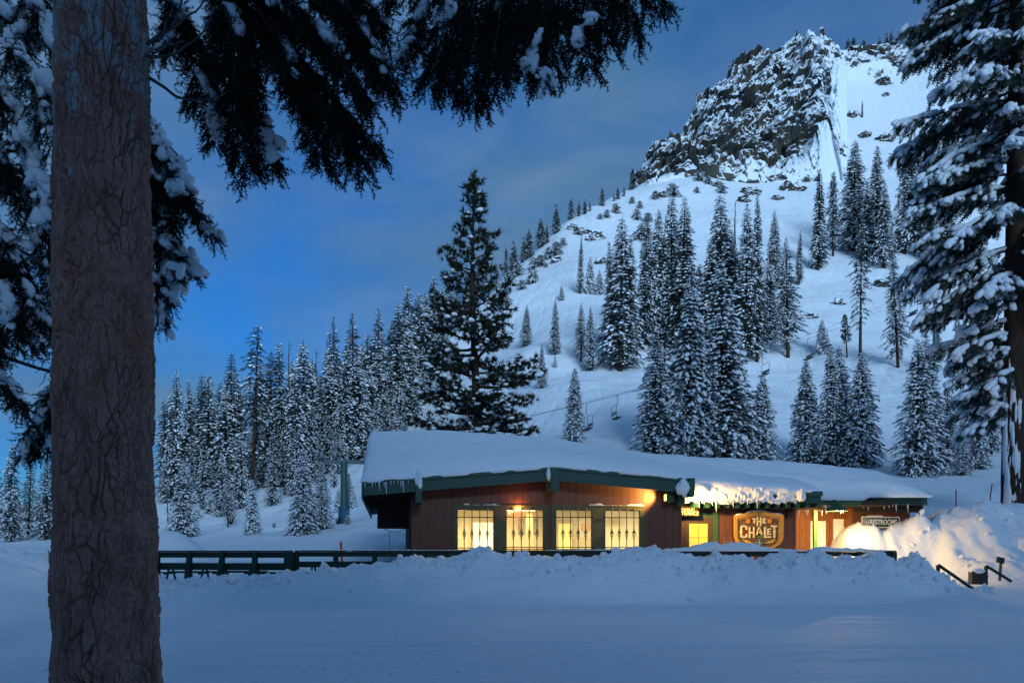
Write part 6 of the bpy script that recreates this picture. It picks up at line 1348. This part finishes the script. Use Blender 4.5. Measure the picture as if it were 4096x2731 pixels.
def big_trunk():
    nth = 300; zz = np.concatenate([np.arange(-0.1, 7.0, 0.0115), np.arange(7.0, 18, 0.15)]); nz = len(zz)
    cx = X(105, DT); th = np.concatenate([np.linspace(math.radians(170), math.radians(370), 240, endpoint=False), np.linspace(math.radians(370), math.radians(530), 60, endpoint=False)])
    Tz, Th = np.meshgrid(zz, th, indexing='ij'); Tz = Tz.ravel(); Th = Th.ravel()
    r = np.interp(Tz, [0, 0.5, 1.7, 4, 6.7, 18], [0.52, 0.462, 0.432, 0.405, 0.375, 0.20])
    lean = np.interp(Tz, [0, 6.7, 18], [0.015, -0.022, -0.05])
    u = np.stack([np.cos(Th) * 0.45, np.sin(Th) * 0.45, Tz], 1)
    wv = u + 0.06 * np.stack([vnoise(u * 4, s) for s in (1, 2, 3)], 1) + 0.02 * np.stack([vnoise(u * 14, s) for s in (4, 5, 6)], 1)
    f1, f2, c1 = worley(wv * np.array((11, 11, 2.6)), 5)                     # long plates between deep furrows
    g1, g2, c2 = worley((wv + 0.015 * np.stack([vnoise(u * 22, q) for q in (7, 8, 9)], 1)) * np.array((25, 25, 10)), 9)     # small scales on them
    crack = np.clip((f2 - f1 - 0.02) / 0.11, 0, 1); crack = crack ** 0.6; fine = np.clip((g2 - g1 - 0.02) / 0.10, 0, 1) ** 0.6
    dm = 0.35 + 0.65 * sstep(-0.6, 0.5, vnoise(u * np.array((4, 4, 1.5)), 61))
    disp = 0.045 * (crack - 1) * dm + 0.013 * (fine - 1) * (1.3 - 0.6 * dm) + 0.016 * (c1 - 0.5) + 0.008 * (c2 - 0.5) + 0.022 * fbm(u * 2.2, 3, 30) + 0.006 * vnoise(u * 45, 33)
    plate = np.clip(crack, 0, 1) * (0.35 + 0.65 * np.clip(fine, 0, 1))
    px_ = cx + r * np.cos(Th)
    for (kx, ky, ks) in KNOTS:
        zc = Z(ky, DT - 0.4); xc = X(kx, DT - 0.4) - cx; ok = (np.abs(Tz - zc) < 0.30) & (np.sin(Th) < 0.25)
        dx = (r[ok] * np.cos(Th[ok]) - xc); dzv = (Tz[ok] - zc); rho = np.sqrt((dx / (0.075 * ks)) ** 2 + (dzv / (0.062 * ks)) ** 2)
        w = np.exp(-(rho / 1.5) ** 2)
        disp[ok] = disp[ok] * (1 - 0.75 * w) + w * (0.020 + 0.011 * np.cos(rho * 8.0)) - 0.045 * np.exp(-(rho / 0.33) ** 2)
    R = r + disp
    V = np.stack([cx + lean + R * np.cos(Th), DT + R * np.sin(Th), Tz], 1)
    i, j = np.meshgrid(np.arange(nz - 1), np.arange(nth), indexing='ij'); j2 = (j + 1) % nth
    F = np.stack([i * nth + j, i * nth + j2, (i + 1) * nth + j2, (i + 1) * nth + j], -1).reshape(-1, 4)
    V[:, 0] -= cx; V[:, 1] -= DT
    me = mesh_np('trunk', V, [F], [M['barknear']], smooth=True)
    a = me.attributes.new('plate', 'FLOAT', 'POINT'); a.data.foreach_set('value', plate.astype(np.float32)); return me, cx
tm, TCX = big_trunk()
TA = empty('fir_tree', (TCX, DT, 0), 0, 'huge foreground fir trunk with cracked bark and overhanging dark branches', 'tree')
link('trunk', tm, TA)

# ------------------------------------------------------------------ needle branches near the lens
def spine_pts(sp, n=24):
    q = np.array([P(*s) for s in sp]); l = np.concatenate(([0], np.cumsum(np.linalg.norm(np.diff(q, axis=0), axis=1)))); t = np.linspace(0, l[-1], n)
    c = np.stack([np.interp(t, l, q[:, i]) for i in range(3)], 1)
    for _ in range(3): c[1:-1] = 0.25 * c[:-2] + 0.5 * c[1:-1] + 0.25 * c[2:]
    return c, l[-1]
def frond(spines, parent, seed, dx=0, dy=0, **kw):
    spines = [[(a + dx * i / 3, b + dy * i / 3, c) for i, (a, b, c) in enumerate(sp)] for sp in spines]
    for i, sp in enumerate(spines): frond1([sp], parent, seed * 40 + i, **kw)
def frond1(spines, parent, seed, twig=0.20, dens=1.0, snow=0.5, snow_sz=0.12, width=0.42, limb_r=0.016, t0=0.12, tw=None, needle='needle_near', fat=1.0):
    """hanging fir branches: spine, side branchlets, needled twigs, snow pads; spines share one mesh per material"""
    R = np.random.RandomState(seed); B = MB(); Pn, Dn, Sn, Sp, Sd, Sk = [], [], [], [], [], []
    for sp in spines:
        c, L = spine_pts(sp); n = len(c); off = np.array(parent.location)
        c = c + np.stack([0.02 * vnoise(np.stack([np.linspace(0, 5, n) + seed, np.full(n, k), np.full(n, sp[0][0])], 1), 3) for k in range(3)], 1)
        B.tube(c - off, np.linspace(limb_r, 0.004, n), 6, cap=False)
        tan = norm(np.gradient(c, axis=0)); nbl = max(6, int(L * 13 * dens))
        for k in range(nbl):
            t = t0 + (1 - t0) * (k + R.rand()) / nbl; i = t * (n - 1); p0 = np.array([np.interp(i, np.arange(n), c[:, m]) for m in range(3)]); d0 = np.array([np.interp(i, np.arange(n), tan[:, m]) for m in range(3)])
            lat = norm(np.cross(d0, np.array((0, 0, 1.0))) + 1e-6) if abs(d0[2]) < 0.93 else norm(np.cross(d0, np.array((0, 1.0, 0))))
            s = 1 if k % 2 else -1; roll = R.uniform(-0.9, 0.9)
            bl = width * (0.35 + 0.65 * (1 - t) ** 0.7) * (0.55 + 0.6 * R.rand())
            d = norm(d0 * R.uniform(0.5, 0.95) + lat * s * math.cos(roll) + np.array((0, 0, -1)) * (0.30 + 0.35 * R.rand()) + np.cross(d0, lat) * math.sin(roll) * 0.7)
            m = 5; tt = np.linspace(0, 1, m); cc = p0 + d * (tt * bl)[:, None]; cc[:, 2] -= 0.30 * bl * tt ** 2
            B.tube(cc - off, np.linspace(0.005, 0.002, m), 3, cap=False)
            td = norm(np.gradient(cc, axis=0)); nt_ = max(3, int(bl / 0.030 * dens))
            u = R.rand(nt_) ** 0.8; pt = np.stack([np.interp(u, tt, cc[:, q]) for q in range(3)], 1); dd = np.stack([np.interp(u, tt, td[:, q]) for q in range(3)], 1)
            sd = R.normal(size=(nt_, 3)) * 0.55; sd[:, 2] -= 0.22
            Pn.append(pt - off); Dn.append(dd * 0.9 + sd); Sn.append(twig * (0.55 + 0.6 * R.rand(nt_)))
            Pn.append((cc[-1] - off)[None]); Dn.append(td[-1][None]); Sn.append(np.array([twig]))
            if R.rand() < snow:
                v = R.uniform(0.0, 0.7); q = p0 + d * bl * v; q[2] += 0.035 - 0.30 * bl * v * v
                Sp.append(q - off); Sd.append(norm(d + d0 * 0.8)); Sk.append(snow_sz * R.uniform(0.5, 1.25))
            if R.rand() < snow * 0.9:
                Sp.append(p0 + np.array((0, 0, 0.05)) - off); Sd.append(d0); Sk.append(snow_sz * R.uniform(0.7, 1.5))
    Pn = np.vstack(Pn); Dn = norm(np.vstack(Dn)); Sn = np.concatenate(Sn); L_, N_ = frames(Dn, R, 1.5); S3 = np.stack([Sn, Sn * fat, Sn * fat], 1)
    h = len(Pn) // 2; parts = [scatter((tw or TWIGS)[0], Pn[:h], Dn[:h], L_[:h], N_[:h], S3[:h]), scatter((tw or TWIGS)[-1], Pn[h:], Dn[h:], L_[h:], N_[h:], S3[h:])]
    V, F = join(parts)
    br = link('branch', mesh_np('branch', np.vstack(B.v), [np.vstack(f) for f in B.f.values()], [M['limb']], smooth=True), parent)
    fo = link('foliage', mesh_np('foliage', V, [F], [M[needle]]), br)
    if len(Sp):
        Sp = np.array(Sp); Sd = norm(np.array(Sd)); Sk = np.array(Sk); L2, N2 = frames(Sd, R, 0.2)
        g = 9; m = len(Sp); Sp = np.repeat(Sp, g, 0); Sd = np.repeat(Sd, g, 0); L2 = np.repeat(L2, g, 0); Sk = np.repeat(Sk, g)      # each pad: a crumbly cluster of small lumps
        a = R.normal(size=(m * g, 2)) * np.array((0.75, 0.42)); Sp = Sp + Sd * (a[:, :1] * Sk[:, None]) + L2 * (a[:, 1:] * Sk[:, None]); Sp[:, 2] -= np.abs(a[:, 1]) * Sk * 0.35 + 0.02
        k = Sk * R.uniform(0.22, 0.55, m * g); Sd = norm(Sd + R.normal(size=Sd.shape) * 0.35); L2, N2 = frames(Sd, R, 0.4)
        big = k > 0.055; parts = []
        for (I, sel) in ((ICO2, big), (ICO1, ~big)):
            if sel.any(): parts.append(scatter((I[0] * (1 + 0.30 * fbm(I[0] * 1.9 + seed, 2, seed))[:, None], I[1]), Sp[sel], Sd[sel], L2[sel], N2[sel], np.stack([k * 1.35, k * 1.0, k * 0.62], 1)[sel]))
        Vs, Fs = join(parts)
        sl = link('snow_load', mesh_np('snow_load', Vs, [Fs], [M['snow_tree']], smooth=True), br); sl['kind'] = 'stuff'
    return br
def limb(pts, parent, r0, r1, name='limb', m='limb', n=10):
    c, L = spine_pts(pts, 20); c = c - np.array(parent.location)
    c += np.stack([0.02 * vnoise(np.stack([np.linspace(0, 6, 20), np.full(20, k), np.full(20, pts[0][0])], 1), 9) for k in range(3)], 1)
    return MB().tube(c, np.linspace(r0, r1, 20), n).build(name, M[m], parent, smooth=True)

# branches of the big tree over the top of the picture
limb([(110, -150, 7.3), (220, -80, 7.6), (340, -50, 7.9), (470, -45, 8.1), (640, -20, 8.3)], TA, 0.075, 0.02)
limb([(110, -90, 7.3), (180, -60, 8.0), (260, -30, 8.4), (330, 40, 8.4)], TA, 0.06, 0.015)
frond([[(170, -40, 8.6), (262, 20, 8.4), (335, 105, 8.1), (388, 172, 7.9)], [(210, -40, 8.8), (243, 60, 8.6), (264, 140, 8.3), (276, 186, 8.1)], [(250, -40, 8.6), (290, 60, 8.4), (318, 130, 8.2), (330, 182, 8.0)], [(172, -10, 8.9), (198, 50, 8.8), (214, 110, 8.6), (224, 158, 8.4)],
       [(225, -30, 8.3), (236, 40, 8.2), (240, 110, 8.1), (252, 186, 8.0)], [(260, 10, 8.2), (300, 80, 8.0), (345, 135, 7.9), (364, 182, 7.8)]], TA, 1, dx=-6, dy=-20, snow=0.025, snow_sz=0.13, dens=1.9, fat=1.5, width=0.38)
frond([[(285, -40, 8.5), (345, 15, 8.3), (384, 66, 8.1), (397, 106, 8.0)], [(260, -40, 8.2), (325, 45, 8.1), (362, 95, 8.0), (376, 122, 7.9)], [(310, -40, 8.8), (355, -5, 8.6), (382, 22, 8.5), (388, 44, 8.4)], [(200, -40, 8.4), (260, -10, 8.3), (310, 30, 8.2), (338, 60, 8.1)], [(160, -30, 8.9), (182, 20, 8.8), (176, 52, 8.7), (168, 70, 8.6)], [(330, -30, 8.4), (360, 30, 8.3), (372, 70, 8.2), (385, 98, 8.1)]], TA, 2, dx=-6, dy=-20, snow=0.025, snow_sz=0.13, dens=1.9, fat=1.5, width=0.36)
frond([[(440, -40, 8.2), (430, 10, 8.2), (418, 48, 8.2), (408, 74, 8.1)], [(455, -40, 8.0), (450, 20, 8.0), (440, 75, 8.0), (436, 110, 7.9)], [(475, -40, 8.2), (478, 30, 8.2), (472, 80, 8.1), (478, 122, 8.0)], [(500, -40, 8.1), (502, 30, 8.1), (496, 80, 8.0), (486, 120, 8.0)], [(520, -40, 8.3), (512, 20, 8.3), (506, 60, 8.2), (508, 102, 8.2)], [(465, -40, 8.5), (462, 30, 8.5), (455, 70, 8.4), (452, 108, 8.4)]], TA, 3, dx=-6, dy=-20, snow=0.03, snow_sz=0.14, dens=1.9, fat=1.5, width=0.29)
frond([[(540, -40, 8.2), (545, 10, 8.2), (540, 60, 8.1), (546, 98, 8.1)], [(560, -40, 8.4), (565, 15, 8.4), (560, 55, 8.3), (558, 92, 8.3)], [(580, -40, 8.2), (590, 10, 8.2), (588, 50, 8.1), (594, 90, 8.1)], [(590, -40, 8.4), (604, 5, 8.4), (610, 36, 8.3), (616, 66, 8.3)], [(600, -40, 8.3), (626, 0, 8.3), (634, 28, 8.2), (641, 56, 8.2)], [(610, -40, 8.5), (642, -12, 8.5), (660, 8, 8.4), (674, 22, 8.4)], [(525, -40, 8.5), (530, 10, 8.5), (526, 50, 8.4), (530, 90, 8.4)], [(400, -40, 8.6), (400, -20, 8.6), (396, 0, 8.5), (392, 16, 8.5)]], TA, 4, dx=-6, dy=-20, snow=0.028, snow_sz=0.13, dens=1.9, fat=1.5, width=0.28)
# dead twigs on its right side
for pts in ([(148, 43, 7.1), (172, 27, 7.0), (199, 10, 6.9), (215, -20, 6.9)], [(148, 55, 7.1), (167, 56, 7.0), (184, 49, 6.9), (204, 32, 6.8), (216, 8, 6.8)], [(150, 81, 7.2), (175, 96, 7.2), (207, 100, 7.3), (232, 88, 7.4)], [(158, 50, 7.0), (170, 44, 7.0), (187, 41, 6.9)], [(172, 27, 7.0), (180, 10, 7.0), (184, -10, 7.0)], [(152, 46, 7.0), (166, 30, 6.9), (170, 8, 6.9)]):
    limb(pts, TA, 0.016, 0.004, 'dead_twig', n=6)

# the neighbouring fir left of the frame: its limbs and snowy branches show on both sides of the trunk
TBX, TBY = X(-190, 9.8), 9.8
TB = empty('fir_tree', (TBX, TBY, 0), 0, 'snow-laden fir at the left edge with grey limbs behind the trunk', 'tree')
zt_ = np.linspace(-0.1, 16, 24); MB().tube(np.stack([0 * zt_, 0 * zt_, zt_], 1), 0.36 - 0.015 * zt_, 16).build('trunk', M['bark'], TB, smooth=True)
for pts, r in (([(-190, -60, 9.8), (-60, -30, 9.9), (0, 4, 10), (26, 16, 10), (60, 36, 10.1), (100, 60, 10.2)], 0.06), ([(-190, -50, 9.8), (-60, -20, 9.6), (0, 26, 9.5), (17, 44, 9.4), (36, 72, 9.3)], 0.065), ([(-190, 20, 9.8), (-60, 70, 9.7), (0, 102, 9.6), (14, 113, 9.5), (26, 128, 9.5)], 0.05), ([(-190, 110, 9.8), (-60, 145, 9.7), (0, 151, 9.6), (44, 152, 9.6)], 0.05), ([(-190, 150, 9.8), (-60, 205, 9.7), (0, 234, 9.6), (42, 265, 9.5)], 0.05), ([(-190, -80, 9.8), (-20, -40, 10.2), (40, 0, 10.4), (120, 90, 10.6), (180, 160, 10.4)], 0.05), ([(-190, 120, 9.8), (0, 160, 10.6), (90, 215, 10.8), (170, 250, 10.7)], 0.05), ([(-190, 290, 9.8), (-40, 340, 10.0), (60, 375, 10.4), (100, 372, 10.5)], 0.04)):
    limb(pts, TB, r, 0.016)
frond([[(0, 20, 9.4), (28, 60, 9.3), (44, 100, 9.2), (54, 140, 9.2)], [(-30, 40, 9.6), (5, 90, 9.5), (30, 150, 9.4), (46, 205, 9.4)], [(-40, -30, 9.9), (5, 0, 9.8), (25, 30, 9.7), (20, 60, 9.7)], [(20, -40, 9.8), (35, 0, 9.8), (48, 25, 9.7), (56, 55, 9.7)], [(-60, 20, 9.6), (-20, 50, 9.6), (0, 80, 9.5), (8, 100, 9.5)]], TB, 11, snow=0.10, dens=1.5, fat=1.5, snow_sz=0.19, width=0.40)
frond([[(-50, 100, 9.5), (-10, 140, 9.4), (6, 165, 9.4), (12, 190, 9.4)], [(-50, 190, 9.6), (0, 225, 9.5), (30, 285, 9.4), (46, 335, 9.4)], [(-50, 210, 9.4), (-8, 255, 9.3), (8, 310, 9.2), (18, 355, 9.2)], [(-50, 330, 9.5), (-14, 365, 9.4), (10, 392, 9.4), (24, 414, 9.4)], [(-40, 250, 9.8), (0, 280, 9.8), (20, 320, 9.7), (36, 350, 9.7)], [(-40, 130, 9.8), (10, 170, 9.8), (40, 220, 9.7), (52, 280, 9.7)], [(-50, 270, 9.3), (-20, 310, 9.2), (-6, 345, 9.2), (4, 362, 9.2)]], TB, 12, dx=-4, dy=-12, snow=0.06, dens=1.7, fat=1.5, snow_sz=0.16, width=0.42)
frond([[(110, 95, 10.6), (160, 145, 10.4), (182, 178, 10.3), (192, 212, 10.2)], [(120, 140, 10.6), (172, 190, 10.4), (204, 222, 10.2), (221, 243, 10.2)], [(110, 195, 10.6), (162, 238, 10.5), (184, 258, 10.4), (196, 278, 10.3)], [(100, 235, 10.6), (152, 272, 10.5), (166, 300, 10.4), (164, 336, 10.4)], [(120, 110, 10.8), (155, 150, 10.7), (168, 190, 10.6), (176, 230, 10.5)], [(130, 180, 10.8), (160, 210, 10.7), (172, 250, 10.6), (176, 290, 10.5)]], TB, 13, dx=-6, dy=-14, snow=0.055, dens=1.7, fat=1.5, snow_sz=0.17, width=0.40)
frond([[(100, 372, 10.4), (56, 388, 10.3), (38, 418, 10.2), (28, 452, 10.2)], [(90, 380, 10.4), (58, 400, 10.3), (48, 425, 10.3), (44, 450, 10.2)], [(110, 250, 10.6), (70, 262, 10.5), (50, 300, 10.4), (48, 335, 10.4)], [(110, 150, 10.6), (70, 165, 10.5), (52, 190, 10.5), (48, 225, 10.4)]], TB, 14, snow=0.12, dens=1.7, fat=1.5, snow_sz=0.16, width=0.36)
for pts in ([(56, 330, 10.2), (53, 360, 10.2), (52, 388, 10.2)], [(54, 352, 10.2), (44, 362, 10.1), (36, 372, 10.1)], [(54, 365, 10.2), (45, 376, 10.1), (40, 385, 10.1)], [(46, 360, 10.1), (38, 358, 10.1), (34, 360, 10.0)]):
    limb(pts, TB, 0.010, 0.003, 'dead_twig', n=5)

# ------------------------------------------------------------------ the big snowy fir at the right edge
DR = 38.0; TRX = X(1016, DR); zR = H1(TRX, DR)
TR = empty('fir_tree', (TRX, DR, zR - 0.3), 0, 'tall snow-laden fir at the right edge with plastered trunk', 'tree')
zz = np.linspace(0, 34, 40); th = np.linspace(0, 2 * np.pi, 48, endpoint=False)
Tz, Th = np.meshgrid(zz, th, indexing='ij'); rr = (0.66 - 0.016 * Tz); u = np.stack([np.cos(Th).ravel(), np.sin(Th).ravel(), Tz.ravel()], 1)
rr = rr.ravel() + 0.03 * (worley(u * np.array((5, 5, 1.6)), 3)[0] - 0.5)
V = np.stack([rr * u[:, 0], rr * u[:, 1], u[:, 2]], 1); i, j = np.meshgrid(np.arange(39), np.arange(48), indexing='ij'); j2 = (j + 1) % 48
link('trunk', mesh_np('trunk', V, [np.stack([i * 48 + j, i * 48 + j2, (i + 1) * 48 + j2, (i + 1) * 48 + j], -1).reshape(-1, 4)], [M['bark']], smooth=True), TR)
# wind-plastered snow on the camera-left side of the trunk
n, k = 120, 26; zs_ = np.linspace(0.2, 8.5, n); ts_ = np.linspace(math.radians(178), math.radians(262), k); A, B_ = np.meshgrid(zs_, ts_, indexing='ij'); q = np.stack([np.cos(B_).ravel() * 2, np.sin(B_).ravel() * 2, A.ravel()], 1)
th_ = 0.05 + 0.11 * fbm(q * np.array((2.2, 2.2, 0.9)), 4, 77) - 0.05 * sstep(4.5, 8.5, A.ravel()) - 0.10 * np.clip(np.abs((B_.ravel() - math.radians(215)) / math.radians(44)), 0, 1) ** 3
R_ = 0.66 - 0.016 * A.ravel() + np.clip(th_, -0.06, 0.06)
V = np.stack([R_ * np.cos(B_).ravel(), R_ * np.sin(B_).ravel(), A.ravel()], 1); i, j = np.meshgrid(np.arange(n - 1), np.arange(k - 1), indexing='ij')
link('trunk_snow', mesh_np('trunk_snow', V, [np.stack([i * k + j, i * k + j + 1, (i + 1) * k + j + 1, (i + 1) * k + j], -1).reshape(-1, 4)], [M['snow_bank']], smooth=True), TR)
def branchR(RR, z, az, Lb, droop, snow):
    o = np.array((math.cos(az), math.sin(az), 0)); t = np.linspace(0, 1, 10)
    c = o * (t * Lb)[:, None]; c[:, 2] = z + Lb * (0.10 * t - droop * t ** 1.6) + 0.05 * RR.normal(size=10) * t
    return c, o
def fir_R(spec, seed):
    RR = np.random.RandomState(seed); Bm = MB(); Pn, Dn, Sn, Sp, Sd, Sk = [], [], [], [], [], []
    for (z, az, Lb, droop, snow) in spec:
        c, o = branchR(RR, z, az, Lb, droop, snow); Bm.tube(c, np.linspace(0.07, 0.015, 10), 6, cap=False); lat = np.array((-o[1], o[0], 0)); t = np.linspace(0, 1, 10); tn = norm(np.gradient(c, axis=0))
        nb = int(Lb * 9)
        for k in range(nb):
            u = 0.16 + 0.84 * (k + RR.rand()) / nb; p0 = np.array([np.interp(u, t, c[:, m]) for m in range(3)]); d0 = np.array([np.interp(u, t, tn[:, m]) for m in range(3)]); s = 1 if k % 2 else -1
            bl = (0.34 * Lb * (1.08 - u) ** 0.8 + 0.22) * RR.uniform(0.6, 1.15); d = norm(d0 * RR.uniform(0.6, 1.0) + lat * s * RR.uniform(0.35, 1.0) + np.array((0, 0, -0.42 * RR.rand() - 0.15)))
            m = max(3, int(bl / 0.085)); v = (np.arange(m) + RR.rand(m)) / m; p = p0 + d * (v * bl)[:, None]; p[:, 2] -= 0.35 * bl * v * v
            Pn.append(p); dd = np.tile(d, (m, 1)) + RR.normal(size=(m, 3)) * 0.42; dd[:, 2] -= 0.42 * v + 0.1; Dn.append(dd); Sn.append(0.40 * RR.uniform(0.65, 1.15, m))
            if RR.rand() < snow:
                w = RR.uniform(0.1, 0.95); q = p0 + d * bl * w; q[2] += 0.05 - 0.35 * bl * w * w
                for g in range(RR.randint(1, 4)): Sp.append(q + RR.normal(size=3) * np.array((0.13, 0.13, 0.04))); Sd.append(d + np.array((0, 0, -0.55 * w))); Sk.append(RR.uniform(0.10, 0.25))
            if RR.rand() < snow * 0.8: Sp.append(p0 + np.array((0, 0, 0.10))); Sd.append(d0); Sk.append(RR.uniform(0.15, 0.30))
        if RR.rand() < snow + 0.2:
            for g in range(3): Sp.append(c[-1] + RR.normal(size=3) * 0.10 - np.array((0, 0, 0.08 * g))); Sd.append(tn[-1] + np.array((0, 0, -0.4))); Sk.append(RR.uniform(0.16, 0.30))
    br = link('branches', mesh_np('branches', np.vstack(Bm.v), [np.vstack(f) for f in Bm.f.values()], [M['bark']], smooth=True), TR); br['kind'] = 'stuff'
    Pn = np.vstack(Pn); Dn = norm(np.vstack(Dn)); Sn = np.concatenate(Sn); L_, N_ = frames(Dn, RR, 0.7)
    V, F = scatter(SPRAY_A, Pn, Dn, L_, N_, Sn); link('crown', mesh_np('crown', V, [F], [M['needle']]), TR)
    Sp = np.array(Sp); Sd = norm(np.array(Sd)); Sk = np.array(Sk); L2, N2 = frames(Sd, RR, 0.25); Sk = Sk * 0.82; big = Sk > 0.17; parts = []
    for (I, sel) in ((ICO2, big), (ICO1, ~big)): parts.append(scatter((I[0] * (1 + 0.26 * fbm(I[0] * 1.9 + seed, 2, seed))[:, None], I[1]), Sp[sel], Sd[sel], L2[sel], N2[sel], np.stack([Sk * 1.4, Sk * 0.9, Sk * 0.66], 1)[sel]))
    Vs, Fs = join(parts); link('snow_load', mesh_np('snow_load', Vs, [Fs], [M['snow_tree']], smooth=True), TR)['kind'] = 'stuff'
# reach of the crown towards the left, read along the trunk: (py on trunk, px of the branch tip)
REACH = np.array([(-260, 960), (-120, 935), (-40, 912), (20, 902), (60, 915), (110, 892), (150, 905), (200, 900), (240, 893), (290, 915), (330, 936), (370, 940), (405, 950), (430, 962), (445, 975)], float)
RR = np.random.RandomState(4); spec = []
py = 436.0
while py > -300:
    zc = Z(py, DR) - (zR - 0.3); reach = 0.9 * (1016 - np.interp(py, REACH[::1, 0], REACH[:, 1])) / FPX * DR
    for s in range(4 if py < 300 else 3):
        az = math.pi - 0.22 + RR.normal() * 0.48 if s < 2 else RR.uniform(-0.6, 2.2) if s == 2 else RR.uniform(3.9, 5.2)
        Lb = reach * RR.uniform(0.62, 1.0) / max(0.55, abs(math.cos(az))) if s < 2 else 3.6
        if s < 2: Lb = min(Lb, reach * 1.05)
        spec.append((zc + RR.uniform(-0.4, 0.4) + 0.9, az, max(1.2, Lb), RR.uniform(0.18, 0.62), 0.50 if py > 60 else 0.30))
    py -= RR.uniform(11, 22)
fir_R(spec, 5)
